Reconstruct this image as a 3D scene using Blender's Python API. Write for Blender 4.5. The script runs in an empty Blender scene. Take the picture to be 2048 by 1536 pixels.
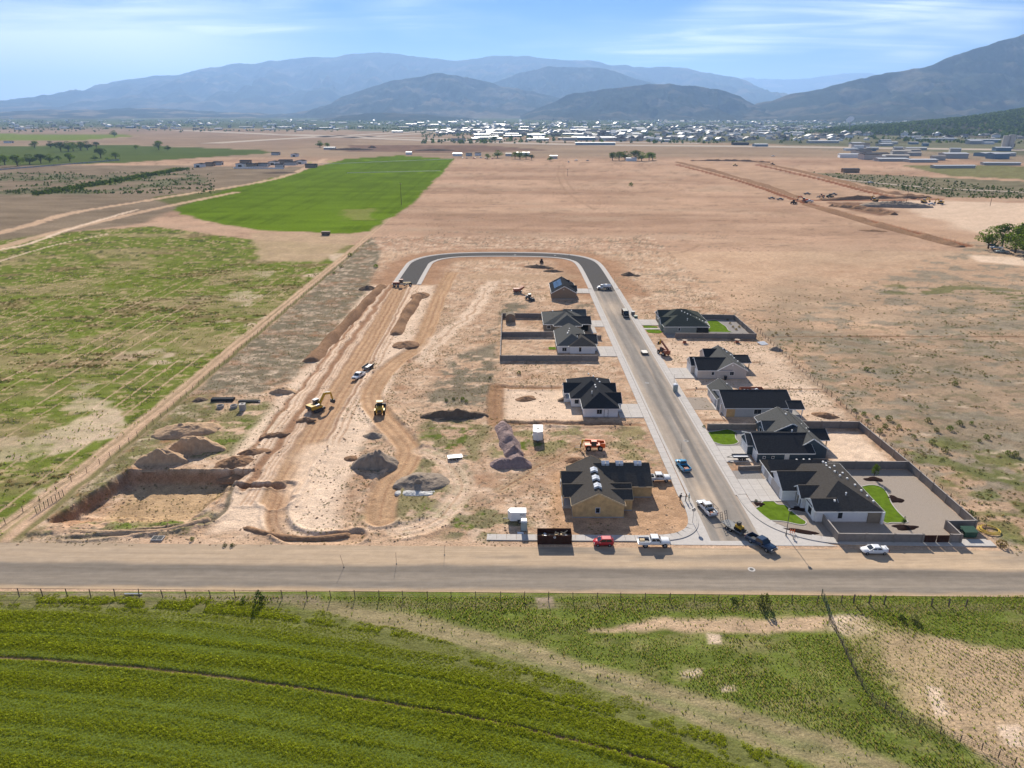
import bpy, bmesh, math, random
import numpy as np
from mathutils import Vector, Matrix
R = math.radians
scene = bpy.context.scene
C = scene.collection

# ------------------------------------------------------------------ camera
FPX, HOR, CAMH = 1422.0, 230.0, 75.0          # focal length in photo pixels, horizon row, drone height in metres
PITCH = math.atan((768 - HOR) / FPX)
cam_data = bpy.data.cameras.new('camera'); cam = bpy.data.objects.new('camera', cam_data); C.objects.link(cam)
cam.location = (0, 0, CAMH); cam.rotation_euler = (math.pi / 2 - PITCH, 0, 0)
cam_data.sensor_width = 36; cam_data.lens = 36 * FPX / 2048
cam_data.clip_start = 1; cam_data.clip_end = 90000
scene.camera = cam

# ------------------------------------------------------------------ sky and sun
SUN_EL, SUN_AZ = R(28.5), R(-3)                  # azimuth measured from +Y, negative is to the left
world = bpy.data.worlds.new('World'); scene.world = world; world.use_nodes = True
wt = world.node_tree; wn = wt.nodes; wl = wt.links
for n in list(wn): wn.remove(n)
w_out = wn.new('ShaderNodeOutputWorld'); w_bg = wn.new('ShaderNodeBackground'); w_bg.inputs['Strength'].default_value = 0.05
w_sky = wn.new('ShaderNodeTexSky'); w_sky.sky_type = 'NISHITA'; w_sky.sun_disc = False
w_sky.sun_elevation = SUN_EL; w_sky.sun_rotation = SUN_AZ
w_sky.altitude = 1700; w_sky.air_density = 1.0; w_sky.dust_density = 0.0; w_sky.ozone_density = 5.0
w_hsv = wn.new('ShaderNodeHueSaturation'); w_hsv.inputs['Saturation'].default_value = 1.5; w_hsv.inputs['Hue'].default_value = 0.512; w_hsv.inputs['Value'].default_value = 0.68
wl.new(w_sky.outputs[0], w_hsv.inputs['Color'])
# thin cirrus: noise on a flat cloud layer seen by direction
w_tc = wn.new('ShaderNodeTexCoord'); w_sep = wn.new('ShaderNodeSeparateXYZ'); wl.new(w_tc.outputs['Generated'], w_sep.inputs[0])
def wmath(op, a, b=None):
    n = wn.new('ShaderNodeMath'); n.operation = op
    for i, v in enumerate((a, b)):
        if v is None: continue
        if isinstance(v, (int, float)): n.inputs[i].default_value = v
        else: wl.new(v, n.inputs[i])
    return n.outputs[0]
zc = wmath('ADD', wmath('MAXIMUM', w_sep.outputs[2], 0.0), 0.055)
cx = wmath('DIVIDE', w_sep.outputs[0], zc); cy = wmath('DIVIDE', w_sep.outputs[1], zc)
def wcloud(sx, sy, off, lo, hi, scale, detail, dist):
    cmb = wn.new('ShaderNodeCombineXYZ')
    wl.new(wmath('MULTIPLY', cx, sx), cmb.inputs[0]); wl.new(wmath('MULTIPLY', cy, sy), cmb.inputs[1]); cmb.inputs[2].default_value = off
    nz = wn.new('ShaderNodeTexNoise'); nz.inputs['Scale'].default_value = scale; nz.inputs['Detail'].default_value = detail
    nz.inputs['Roughness'].default_value = 0.58; nz.inputs['Distortion'].default_value = dist
    wl.new(cmb.outputs[0], nz.inputs['Vector'])
    mr = wn.new('ShaderNodeMapRange'); mr.interpolation_type = 'SMOOTHSTEP'
    mr.inputs['From Min'].default_value = lo; mr.inputs['From Max'].default_value = hi
    wl.new(nz.outputs['Fac'], mr.inputs['Value']); return mr.outputs[0]
c_big = wcloud(0.50, 0.42, 6.3, 0.47, 0.70, 0.62, 3.0, 0.2)
c_fine = wcloud(0.30, 1.0, 2.9, 0.36, 0.62, 1.2, 9.0, 1.0)
c_all = wmath('MULTIPLY', c_big, wmath('ADD', wmath('MULTIPLY', c_fine, 0.8), 0.2))
# a low bank of thin cloud standing in the west
az = wmath('DIVIDE', w_sep.outputs[0], wmath('MAXIMUM', w_sep.outputs[1], 0.05)); rag = wcloud(0.22, 0.6, 9.4, 0.25, 0.75, 1.0, 7.0, 0.6)
def wsm(v, lo, hi):
    mr = wn.new('ShaderNodeMapRange'); mr.interpolation_type = 'SMOOTHSTEP'; mr.inputs['From Min'].default_value = lo; mr.inputs['From Max'].default_value = hi; wl.new(v, mr.inputs['Value']); return mr.outputs[0]
b_top = wsm(wmath('SUBTRACT', w_sep.outputs[2], wmath('MULTIPLY', rag, 0.05)), 0.128, 0.060)
bank = wmath('MULTIPLY', wmath('MULTIPLY', b_top, wsm(az, -0.16, -0.50)), 1.0)
c_fac = wmath('MULTIPLY', wmath('MAXIMUM', c_all, bank), 0.9)
w_mix = wn.new('ShaderNodeMixRGB'); wl.new(c_fac, w_mix.inputs[0]); wl.new(w_hsv.outputs[0], w_mix.inputs[1])
w_mix.inputs[2].default_value = (15.0, 15.5, 16.2, 1)
wl.new(w_mix.outputs[0], w_bg.inputs[0]); wl.new(w_bg.outputs[0], w_out.inputs[0])

sun_d = bpy.data.lights.new('sun', 'SUN'); sun_d.energy = 5.0; sun_d.angle = R(0.53); sun_d.color = (1.0, 0.93, 0.82)
sun = bpy.data.objects.new('sun', sun_d); C.objects.link(sun)
sdir = Vector((math.sin(SUN_AZ) * math.cos(SUN_EL), math.cos(SUN_AZ) * math.cos(SUN_EL), math.sin(SUN_EL)))
sun.rotation_euler = sdir.to_track_quat('Z', 'Y').to_euler(); sun.location = (0, 200, 300)

vs = scene.view_settings; vs.view_transform = 'Standard'; vs.look = 'None'; vs.gamma = 1; vs.use_curve_mapping = False; vs.exposure = 0.97
cy_ = scene.cycles
cy_.use_denoising = True; cy_.max_bounces = 5; cy_.diffuse_bounces = 2; cy_.glossy_bounces = 2; cy_.transparent_max_bounces = 8
cy_.volume_bounces = 0; cy_.use_adaptive_sampling = True; cy_.adaptive_threshold = 0.01
cy_.caustics_reflective = False; cy_.caustics_refractive = False

# ------------------------------------------------------------------ helpers
CP, SP = math.cos(PITCH), math.sin(PITCH)
def g(px, py, z=0.0):
    """ground point (metres) under a point of the photograph; used to survey the layout of the flat site"""
    u = (px - 1024) / FPX; v = (py - 768) / FPX
    dz = -SP - v * CP; t = (z - CAMH) / dz
    return (u * t, (CP - v * SP) * t)
def P(px, py, Y):
    u = (px - 1024) / FPX; v = (py - 768) / FPX
    t = Y / (CP - v * SP)
    return (u * t, Y, CAMH + (-SP - v * CP) * t)

def tag(o, label=None, cat=None, group=None, kind=None):
    if label: o['label'] = label
    if cat: o['category'] = cat
    if group: o['group'] = group
    if kind: o['kind'] = kind
    return o
def thing(name, label, cat, loc=(0, 0, 0), rz=0.0, group=None):
    o = bpy.data.objects.new(name, None); C.objects.link(o); o.empty_display_size = 0.3
    o.location = loc; o.rotation_euler = (0, 0, rz)
    return tag(o, label, cat, group)
def copy_tree(o, parent=None):
    c = o.copy(); C.objects.link(c); c.parent = parent
    for ch in o.children: copy_tree(ch, c)
    return c

class MB:
    """collects faces for one mesh"""
    def __init__(s): s.v = []; s.f = []; s.smooth = False
    def add(s, vs, fs):
        n = len(s.v); s.v += [tuple(p) for p in vs]; s.f += [tuple(i + n for i in f) for f in fs]; return s
    def box(s, x0, x1, y0, y1, z0, z1):
        return s.add([(x0,y0,z0),(x1,y0,z0),(x1,y1,z0),(x0,y1,z0),(x0,y0,z1),(x1,y0,z1),(x1,y1,z1),(x0,y1,z1)],
                     [(0,3,2,1),(4,5,6,7),(0,1,5,4),(1,2,6,5),(2,3,7,6),(3,0,4,7)])
    def cbox(s, cx, cy, cz, dx, dy, dz): return s.box(cx-dx/2, cx+dx/2, cy-dy/2, cy+dy/2, cz-dz/2, cz+dz/2)
    def beam(s, a, b, w, h=None):
        """rectangular bar from a to b"""
        a = Vector(a); b = Vector(b); d = (b - a).normalized(); h = h or w
        up = Vector((0,0,1)) if abs(d.z) < 0.95 else Vector((0,1,0))
        r = d.cross(up).normalized() * w / 2; u = r.cross(d).normalized() * h / 2
        return s.add([a-r-u, a+r-u, a+r+u, a-r+u, b-r-u, b+r-u, b+r+u, b-r+u], [(0,1,2,3),(7,6,5,4),(0,4,5,1),(1,5,6,2),(2,6,7,3),(3,7,4,0)])
    def tube(s, a, b, r, r2=None, n=8):
        a = Vector(a); b = Vector(b); d = (b - a).normalized(); r2 = r if r2 is None else r2
        up = Vector((0,0,1)) if abs(d.z) < 0.95 else Vector((0,1,0))
        x = d.cross(up).normalized(); y = x.cross(d)
        vs = []
        for c, rr in ((a, r), (b, r2)):
            for i in range(n):
                t = 2*math.pi*i/n; vs.append(c + x*rr*math.cos(t) + y*rr*math.sin(t))
        return s.add(vs, [(i, (i+1)%n, n+(i+1)%n, n+i) for i in range(n)] + [tuple(range(n-1,-1,-1)), tuple(range(n, 2*n))])
    def prism(s, poly, z0, z1):
        n = len(poly)
        return s.add([(x,y,z0) for x,y in poly] + [(x,y,z1) for x,y in poly],
                     [(i,(i+1)%n,n+(i+1)%n,n+i) for i in range(n)] + [tuple(range(n-1,-1,-1)), tuple(range(n,2*n))])
    def ext(s, prof, y0, y1):
        """profile in x,z extruded along y"""
        n = len(prof)
        return s.add([(x,y0,z) for x,z in prof] + [(x,y1,z) for x,z in prof],
                     [(i,(i+1)%n,n+(i+1)%n,n+i) for i in range(n)] + [tuple(range(n-1,-1,-1)), tuple(range(n,2*n))])
    def loft(s, secs, cap=True):
        """list of rings with equal point counts"""
        n = len(secs[0]); vs = [p for r in secs for p in r]; fs = []
        for k in range(len(secs)-1):
            for i in range(n): fs.append((k*n+i, k*n+(i+1)%n, (k+1)*n+(i+1)%n, (k+1)*n+i))
        if cap: fs += [tuple(range(n-1,-1,-1)), tuple(range((len(secs)-1)*n, len(secs)*n))]
        return s.add(vs, fs)
    def build(s, name, m, parent=None, smooth=False, loc=None):
        me = bpy.data.meshes.new(name); me.from_pydata(s.v, [], s.f); me.update()
        bm = bmesh.new(); bm.from_mesh(me); bmesh.ops.recalc_face_normals(bm, faces=bm.faces); bm.to_mesh(me); bm.free()
        if smooth: me.polygons.foreach_set('use_smooth', [True]*len(me.polygons))
        o = bpy.data.objects.new(name, me); C.objects.link(o); me.materials.append(m)
        if parent: o.parent = parent
        if loc: o.location = loc
        return o

def mesh_np(name, V, F, m, parent=None, smooth=True, attrs=None):
    """mesh from numpy verts (n,3) and quads/tris (k,4|3)"""
    me = bpy.data.meshes.new(name); V = np.ascontiguousarray(V, np.float32); F = np.ascontiguousarray(F, np.int32)
    k = F.shape[1]
    me.vertices.add(len(V)); me.vertices.foreach_set('co', V.ravel())
    me.loops.add(F.size); me.loops.foreach_set('vertex_index', F.ravel())
    me.polygons.add(len(F)); me.polygons.foreach_set('loop_start', np.arange(0, F.size, k, dtype=np.int32))
    me.polygons.foreach_set('loop_total', np.full(len(F), k, np.int32))
    me.polygons.foreach_set('use_smooth', np.full(len(F), smooth, bool))
    for an, arr in (attrs or {}).items():
        a = me.color_attributes.new(an, 'FLOAT_COLOR', 'POINT')
        a.data.foreach_set('color', np.ascontiguousarray(np.concatenate([arr, np.ones((len(V),1))], 1), np.float32).ravel())
    me.update(calc_edges=True); me.validate()
    o = bpy.data.objects.new(name, me); C.objects.link(o); me.materials.append(m)
    if parent: o.parent = parent
    return o

# ---- numpy noise
def _h(ix, iy, s):
    n = (ix.astype(np.int64) * 374761393 + iy.astype(np.int64) * 668265263 + s * 1274126177) & 0xffffffff
    n = ((n ^ (n >> 13)) * 1274126177) & 0xffffffff
    return ((n ^ (n >> 16)) & 0xffff) / 65535.0
def vn(x, y, s=0):
    x = np.asarray(x, float); y = np.asarray(y, float)
    ix = np.floor(x); iy = np.floor(y); fx = x - ix; fy = y - iy
    fx = fx*fx*(3-2*fx); fy = fy*fy*(3-2*fy); ix = ix.astype(np.int64); iy = iy.astype(np.int64)
    return (_h(ix,iy,s)*(1-fx) + _h(ix+1,iy,s)*fx)*(1-fy) + (_h(ix,iy+1,s)*(1-fx) + _h(ix+1,iy+1,s)*fx)*fy
def fbm(x, y, s=0, o=4, gain=0.5):
    t = 0; a = 1; n = 0
    for k in range(o):
        t = t + a*vn(x*2**k + 17.3*k, y*2**k - 9.1*k, s+k); n += a; a *= gain
    return t/n
def sst(a, b, x):
    t = np.clip((x-a)/(b-a), 0, 1); return t*t*(3-2*t)
def sdpoly(x, y, poly):
    d = np.full(x.shape, 1e18); ins = np.zeros(x.shape, bool); n = len(poly)
    for i in range(n):
        ax, ay = poly[i]; bx, by = poly[(i+1) % n]; ex, ey = bx-ax, by-ay
        wx = x-ax; wy = y-ay; t = np.clip((wx*ex+wy*ey)/(ex*ex+ey*ey+1e-9), 0, 1)
        d = np.minimum(d, (wx-ex*t)**2 + (wy-ey*t)**2)
        if ay != by: ins ^= ((ay > y) != (by > y)) & (x < (bx-ax)*(y-ay)/(by-ay)+ax)
    return np.where(ins, -1, 1)*np.sqrt(d)
def dline(x, y, pts):
    """distance to a polyline and signed side offset"""
    d = np.full(x.shape, 1e18); sg = np.zeros(x.shape)
    for (ax, ay), (bx, by) in zip(pts[:-1], pts[1:]):
        ex, ey = bx-ax, by-ay; L = math.hypot(ex, ey)+1e-9; wx = x-ax; wy = y-ay
        t = np.clip((wx*ex+wy*ey)/(L*L), 0, 1); q = (wx-ex*t)**2 + (wy-ey*t)**2
        m = q < d; d = np.where(m, q, d); sg = np.where(m, (wx*ey-wy*ex)/L, sg)
    d = np.sqrt(d); return d, np.where(sg < 0, -d, d)
def smooth_path(pts, n=8):
    out = []; p = [pts[0]] + list(pts) + [pts[-1]]
    for i in range(1, len(p)-2):
        a, b, c, d = (np.array(q, float) for q in p[i-1:i+3])
        for k in range(n):
            t = k/n; out.append(tuple(0.5*((2*b)+(-a+c)*t+(2*a-5*b+4*c-d)*t*t+(-a+3*b-3*c+d)*t**3)))
    out.append(tuple(map(float, pts[-1]))); return out

# ------------------------------------------------------------------ materials
def mat(name, col, rough=0.8, var=0.12, scale=2.0, metal=0.0, bump=0.0, bscale=None, spec=0.3, coat=0.0, stretch=None, alpha_rand=0.0, aniso=None):
    m = bpy.data.materials.new(name); m.use_nodes = True; nt = m.node_tree; b = nt.nodes['Principled BSDF']
    b.inputs['Roughness'].default_value = rough; b.inputs['Metallic'].default_value = metal
    b.inputs['Specular IOR Level'].default_value = spec if rough < 0.75 else 0.0; b.inputs['Coat Weight'].default_value = coat
    col = tuple(col)
    tc = nt.nodes.new('ShaderNodeTexCoord'); vec = tc.outputs['Object']
    if stretch:
        mp = nt.nodes.new('ShaderNodeMapping'); mp.inputs['Scale'].default_value = stretch; nt.links.new(vec, mp.inputs[0]); vec = mp.outputs[0]
    nz = nt.nodes.new('ShaderNodeTexNoise'); nz.inputs['Scale'].default_value = scale; nz.inputs['Detail'].default_value = 6; nz.inputs['Roughness'].default_value = 0.65
    nt.links.new(vec, nz.inputs['Vector'])
    rp = nt.nodes.new('ShaderNodeMapRange'); rp.inputs['From Min'].default_value = 0.25; rp.inputs['From Max'].default_value = 0.75
    rp.inputs['To Min'].default_value = 1-var; rp.inputs['To Max'].default_value = 1+var; nt.links.new(nz.outputs['Fac'], rp.inputs['Value'])
    fac = rp.outputs[0]
    if alpha_rand:
        oi = nt.nodes.new('ShaderNodeObjectInfo'); r2 = nt.nodes.new('ShaderNodeMapRange'); r2.inputs['To Min'].default_value = 1-alpha_rand; r2.inputs['To Max'].default_value = 1+alpha_rand
        nt.links.new(oi.outputs['Random'], r2.inputs['Value']); mu = nt.nodes.new('ShaderNodeMath'); mu.operation = 'MULTIPLY'
        nt.links.new(fac, mu.inputs[0]); nt.links.new(r2.outputs[0], mu.inputs[1]); fac = mu.outputs[0]
    vm = nt.nodes.new('ShaderNodeVectorMath'); vm.operation = 'SCALE'; vm.inputs[0].default_value = col; nt.links.new(fac, vm.inputs['Scale'])
    nt.links.new(vm.outputs[0], b.inputs['Base Color'])
    if bump:
        bn = nt.nodes.new('ShaderNodeTexNoise'); bn.inputs['Scale'].default_value = bscale or scale*4; bn.inputs['Detail'].default_value = 4; nt.links.new(vec, bn.inputs['Vector'])
        bp = nt.nodes.new('ShaderNodeBump'); bp.inputs['Strength'].default_value = 1; bp.inputs['Distance'].default_value = bump
        nt.links.new(bn.outputs['Fac'], bp.inputs['Height']); nt.links.new(bp.outputs[0], b.inputs['Normal'])
    return m

def leafy(m, col, amt=0.5):
    """let sunlight through thin leaves"""
    nt = m.node_tree; b = nt.nodes['Principled BSDF']; out = nt.nodes['Material Output']; tr = nt.nodes.new('ShaderNodeBsdfTranslucent'); mx = nt.nodes.new('ShaderNodeMixShader'); mx.inputs[0].default_value = amt
    src = b.inputs['Base Color'].links[0].from_socket; sc = nt.nodes.new('ShaderNodeVectorMath'); sc.operation = 'MULTIPLY'; sc.inputs[1].default_value = (1.15, 1.25, 0.7); nt.links.new(src, sc.inputs[0]); nt.links.new(sc.outputs[0], tr.inputs[0])
    nt.links.new(b.outputs[0], mx.inputs[1]); nt.links.new(tr.outputs[0], mx.inputs[2]); nt.links.new(mx.outputs[0], out.inputs[0]); return m

def attr_mat(name, attr, scales=((3.2, 0.34), (0.5, 0.20)), bump=0.13, bscale=2.2, rough=0.95, spec=0.0):
    """colour of the soil from the mesh, broken up by fine noise and bump"""
    m = bpy.data.materials.new(name); m.use_nodes = True; nt = m.node_tree; b = nt.nodes['Principled BSDF']
    b.inputs['Roughness'].default_value = rough; b.inputs['Specular IOR Level'].default_value = spec
    at = nt.nodes.new('ShaderNodeAttribute'); at.attribute_name = attr
    ge = nt.nodes.new('ShaderNodeNewGeometry'); fac = None
    for sc, am in scales:
        nz = nt.nodes.new('ShaderNodeTexNoise'); nz.inputs['Scale'].default_value = sc; nz.inputs['Detail'].default_value = 5; nz.inputs['Roughness'].default_value = 0.7
        nt.links.new(ge.outputs['Position'], nz.inputs['Vector'])
        rp = nt.nodes.new('ShaderNodeMapRange'); rp.inputs['From Min'].default_value = 0.28; rp.inputs['From Max'].default_value = 0.72
        rp.inputs['To Min'].default_value = 1-am; rp.inputs['To Max'].default_value = 1+am; nt.links.new(nz.outputs['Fac'], rp.inputs['Value'])
        if fac is None: fac = rp.outputs[0]
        else:
            mu = nt.nodes.new('ShaderNodeMath'); mu.operation = 'MULTIPLY'; nt.links.new(fac, mu.inputs[0]); nt.links.new(rp.outputs[0], mu.inputs[1]); fac = mu.outputs[0]
    vm = nt.nodes.new('ShaderNodeVectorMath'); vm.operation = 'SCALE'; nt.links.new(at.outputs['Color'], vm.inputs[0]); nt.links.new(fac, vm.inputs['Scale'])
    nt.links.new(vm.outputs[0], b.inputs['Base Color'])
    bn = nt.nodes.new('ShaderNodeTexNoise'); bn.inputs['Scale'].default_value = bscale; bn.inputs['Detail'].default_value = 5; nt.links.new(ge.outputs['Position'], bn.inputs['Vector'])
    bp = nt.nodes.new('ShaderNodeBump'); bp.inputs['Distance'].default_value = bump; nt.links.new(bn.outputs['Fac'], bp.inputs['Height']); nt.links.new(bp.outputs[0], b.inputs['Normal'])
    return m

def srgb(r, g_, b_, k=1.0):
    f = lambda c: (c/255/12.92 if c/255 <= 0.04045 else ((c/255+0.055)/1.055)**2.4)*k
    return (f(r), f(g_), f(b_))
M = {}
M['asphalt_new'] = mat('asphalt_new', (0.105, 0.098, 0.092), 0.9, 0.16, 0.9, bump=0.01, bscale=30)
M['concrete'] = mat('concrete', (0.50, 0.46, 0.42), 0.85, 0.10, 1.2, bump=0.004, bscale=20, alpha_rand=0.035)
M['concrete_grey'] = mat('concrete_grey', (0.36, 0.34, 0.32), 0.85, 0.14, 1.0, alpha_rand=0.05)
M['shingle_dark_and_shade'] = mat('shingle_dark_and_shade', (0.036, 0.037, 0.040), 0.9, 0.28, 3.0, bump=0.02, bscale=9, stretch=(1, 1, 1))  # dark shingle; also painted shade on camera-facing sections of lighter roofs
M['shingle_brown'] = mat('shingle_brown', (0.078, 0.070, 0.062), 0.9, 0.28, 3.0, bump=0.02, bscale=9)
M['shingle_grey'] = mat('shingle_grey', (0.100, 0.099, 0.093), 0.9, 0.25, 3.0, bump=0.02, bscale=9)
M['shingle_green'] = mat('shingle_green', (0.064, 0.070, 0.060), 0.9, 0.25, 3.0, bump=0.02, bscale=9)
M['osb'] = mat('osb', (0.54, 0.365, 0.175), 0.85, 0.30, 0.9, bump=0.004, bscale=20)
M['lumber'] = mat('lumber', (0.55, 0.42, 0.26), 0.8, 0.15, 3)
M['stucco_white'] = mat('stucco_white', (0.72, 0.72, 0.72), 0.85, 0.05, 2)
M['stucco_tan'] = mat('stucco_tan', (0.45, 0.36, 0.28), 0.85, 0.07, 2)
M['siding_beige'] = mat('siding_beige', (0.52, 0.47, 0.42), 0.75, 0.06, 2)
M['siding_grey'] = mat('siding_grey', (0.42, 0.43, 0.43), 0.75, 0.08, 2)
M['siding_blue'] = mat('siding_blue', (0.050, 0.075, 0.095), 0.7, 0.10, 2)
M['siding_green'] = mat('siding_green', (0.30, 0.31, 0.27), 0.75, 0.08, 2)
M['siding_brown'] = mat('siding_brown', (0.27, 0.19, 0.125), 0.75, 0.10, 2)
M['siding_taupe'] = mat('siding_taupe', (0.25, 0.21, 0.16), 0.75, 0.10, 2)
M['stone_veneer'] = mat('stone_veneer', (0.30, 0.26, 0.22), 0.85, 0.35, 4, bump=0.02, bscale=6)
M['trim_white'] = mat('trim_white', (0.78, 0.77, 0.75), 0.6, 0.03, 2)
M['glass_dark'] = mat('glass_dark', (0.02, 0.025, 0.03), 0.08, 0.05, 1, spec=0.7)
M['block_wall'] = mat('block_wall', (0.235, 0.205, 0.18), 0.9, 0.16, 1.6, bump=0.01, bscale=5, alpha_rand=0.06)
M['block_cap'] = mat('block_cap', (0.36, 0.32, 0.285), 0.9, 0.12, 1.6)
M['lawn'] = mat('lawn', (0.105, 0.165, 0.016), 0.9, 0.35, 0.7, bump=0.03, bscale=12)
M['gravel_tan'] = mat('gravel_tan', (0.33, 0.275, 0.225), 0.95, 0.25, 5.0, bump=0.02, bscale=9)
M['gravel_grey'] = mat('gravel_grey', (0.28, 0.255, 0.235), 0.95, 0.30, 5.0, bump=0.02, bscale=9)
M['mulch'] = mat('mulch', (0.028, 0.017, 0.015), 0.95, 0.35, 6.0, bump=0.04, bscale=10)
M['rubber'] = mat('rubber', (0.018, 0.018, 0.018), 0.85, 0.1, 3)
M['rim'] = mat('rim', (0.45, 0.45, 0.46), 0.35, 0.05, 3, metal=0.8)
M['steel'] = mat('steel', (0.35, 0.35, 0.36), 0.45, 0.1, 3, metal=0.7)
M['steel_dark'] = mat('steel_dark', (0.05, 0.048, 0.045), 0.6, 0.2, 2)
M['paint_white'] = mat('paint_white', (0.74, 0.74, 0.74), 0.3, 0.03, 1, coat=0.4)
M['paint_red'] = mat('paint_red', (0.48, 0.014, 0.018), 0.3, 0.04, 1, coat=0.5)
M['paint_navy'] = mat('paint_navy', (0.010, 0.032, 0.075), 0.28, 0.05, 1, coat=0.5)
M['paint_sky'] = mat('paint_sky', (0.05, 0.30, 0.50), 0.3, 0.05, 1, coat=0.5)
M['paint_cream'] = mat('paint_cream', (0.62, 0.55, 0.45), 0.35, 0.05, 1, coat=0.2)
M['paint_orange'] = mat('paint_orange', (0.62, 0.115, 0.02), 0.5, 0.15, 2)
M['paint_yellow'] = mat('paint_yellow', (0.55, 0.33, 0.03), 0.5, 0.16, 2)
M['paint_rust'] = mat('paint_rust', (0.30, 0.10, 0.05), 0.7, 0.25, 2)
M['paint_brown'] = mat('paint_brown', (0.065, 0.030, 0.020), 0.75, 0.3, 1.5)
M['paint_grey'] = mat('paint_grey', (0.16, 0.16, 0.16), 0.5, 0.15, 2)
M['paint_green'] = mat('paint_green', (0.035, 0.085, 0.05), 0.55, 0.15, 2)
M['paint_teal'] = mat('paint_teal', (0.30, 0.36, 0.35), 0.55, 0.1, 2)
M['red_light'] = mat('red_light', (0.35, 0.01, 0.01), 0.3, 0.05, 2)
M['lamp_glass'] = mat('lamp_glass', (0.75, 0.75, 0.72), 0.2, 0.03, 2)
M['plastic_black'] = mat('plastic_black', (0.015, 0.016, 0.018), 0.5, 0.2, 2)
M['wrap_white'] = mat('wrap_white', (0.50, 0.53, 0.58), 0.45, 0.12, 3)
M['hose_yellow'] = mat('hose_yellow', (0.58, 0.40, 0.06), 0.5, 0.1, 2)
M['wood_old'] = mat('wood_old', (0.16, 0.12, 0.09), 0.9, 0.25, 3)
M['bark'] = mat('bark', (0.09, 0.07, 0.05), 0.9, 0.3, 4)
M['post_green'] = mat('post_green', (0.035, 0.075, 0.045), 0.7, 0.15, 3)
M['skin'] = mat('skin', (0.42, 0.25, 0.18), 0.6, 0.05, 4)
M['leaf'] = mat('leaf', (0.110, 0.150, 0.030), 0.75, 0.35, 0.8, alpha_rand=0.25)
M['leaf_dark'] = mat('leaf_dark', (0.060, 0.085, 0.028), 0.8, 0.35, 0.8, alpha_rand=0.25)
M['leaf_sage'] = mat('leaf_sage', (0.145, 0.145, 0.062), 0.85, 0.35, 2, alpha_rand=0.3)
M['leaf_dry'] = mat('leaf_dry', (0.22, 0.155, 0.080), 0.9, 0.35, 2, alpha_rand=0.3)
for k_ in ('leaf', 'leaf_dark', 'leaf_sage', 'leaf_dry'): leafy(M[k_], None, 0.5)
# ================================================================== the ground: one sheet to the foot of the mountains
SAND = np.array((0.52, 0.355, 0.235)); SAND_B = np.array((0.41, 0.265, 0.170)); REDSOIL = np.array((0.25, 0.135, 0.076)); PALE = np.array((0.66, 0.495, 0.360))
SCRUB = np.array((0.185, 0.155, 0.108)); DRY = np.array((0.33, 0.25, 0.135)); OLIVE = np.array((0.125, 0.125, 0.042)); GREEN = np.array((0.092, 0.130, 0.020))
LUSH = np.array((0.105, 0.160, 0.011)); BROWNV = np.array((0.20, 0.135, 0.075)); GREY = np.array((0.20, 0.18, 0.155))
NR, NC = 1120, 960
ty = np.linspace(75/46., 75/6200., NR)
Yr = np.concatenate([[-60., -10, 20, 36], 75/ty, [7500., 9500, 13000, 20000, 34000]])
uc = np.concatenate([[-6., -2.5, -1.5, -1.15], np.linspace(-1, 1, NC), [1.15, 1.5, 2.5, 6.]])
half = 0.83*(np.maximum(Yr, 30)*CP + CAMH*SP) + 22
GX = uc[None, :]*half[:, None]; lim_ = 44000-400*np.concatenate([np.arange(4), np.full(NC, 4), np.arange(4)[::-1]]); GX = np.clip(GX, -lim_[None], lim_[None]); GY = np.repeat(Yr[:, None], len(uc), 1)
gs = GX.shape; X = GX.ravel(); Y = GY.ravel(); Zg = np.zeros(X.size); COL = np.zeros((X.size, 3))
def px_poly(*pts): return [g(a, b) for a, b in pts]
def bb(poly, m):
    xs = [p[0] for p in poly]; ys = [p[1] for p in poly]
    return np.nonzero((X > min(xs)-m) & (X < max(xs)+m) & (Y > min(ys)-m) & (Y < max(ys)+m))[0]
def mixc(i, a, col, var=0.0, s=1, sx=6., sy=6.):
    c = np.asarray(col)
    if var: c = c[None]*(1+var*2*(fbm(X[i]/sx, Y[i]/sy, s, 3)-0.5))[:, None]
    a = np.clip(a, 0, 1)[:, None] if hasattr(a, '__len__') else a
    COL[i] = COL[i]*(1-a) + c*a
def area(poly, col, soft=1.0, warp=0.0, ws=8.0, op=1.0, var=0.15, s=1, sx=6., sy=6., pat=None):
    i = bb(poly, soft*3+warp*2+2)
    if not len(i): return i, np.zeros(0)
    x, y = X[i], Y[i]
    if warp:
        x = x + warp*2*(fbm(x/ws, y/ws, s+50, 3)-0.5); y = y + warp*2*(fbm(X[i]/ws+31, y/ws, s+60, 3)-0.5)
    a = sst(soft, -soft, sdpoly(x, y, poly))*op
    if pat is not None: a = a*pat(X[i], Y[i])
    mixc(i, a, col, var, s, sx, sy); return i, a
def track(pts, w, col, op=1.0, dz=0.0, berm=0.0, soft=0.5, warp=0.4, var=0.15, s=3, ruts=0, rc=None, sx=6., sy=6.):
    i = bb(pts, w+4+soft)
    if not len(i): return
    d, sg = dline(X[i] + warp*2*(vn(X[i]/5, Y[i]/5, s)-0.5), Y[i] + warp*2*(vn(X[i]/5+9, Y[i]/5, s)-0.5), pts)
    a = sst(w/2+soft, w/2-soft, d); mixc(i, a*op, col, var, s, sx, sy)
    if ruts:
        n = 0.5+0.5*np.cos(sg/w*math.pi*2*ruts); n = n*(0.5+vn(sg*3, Y[i]/25, s+1)); mixc(i, a*np.clip(n-0.45, 0, 1)*0.9, rc if rc is not None else REDSOIL)
        Zg[i] -= 0.07*a*n
    Zg[i] += -dz*a + berm*np.exp(-((d-w/2-0.5)/0.55)**2)*(0.5+vn(X[i]/2, Y[i]/2, s+4))
def wline(pts, n=10): return smooth_path([g(a, b) for a, b in pts], n)

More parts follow.
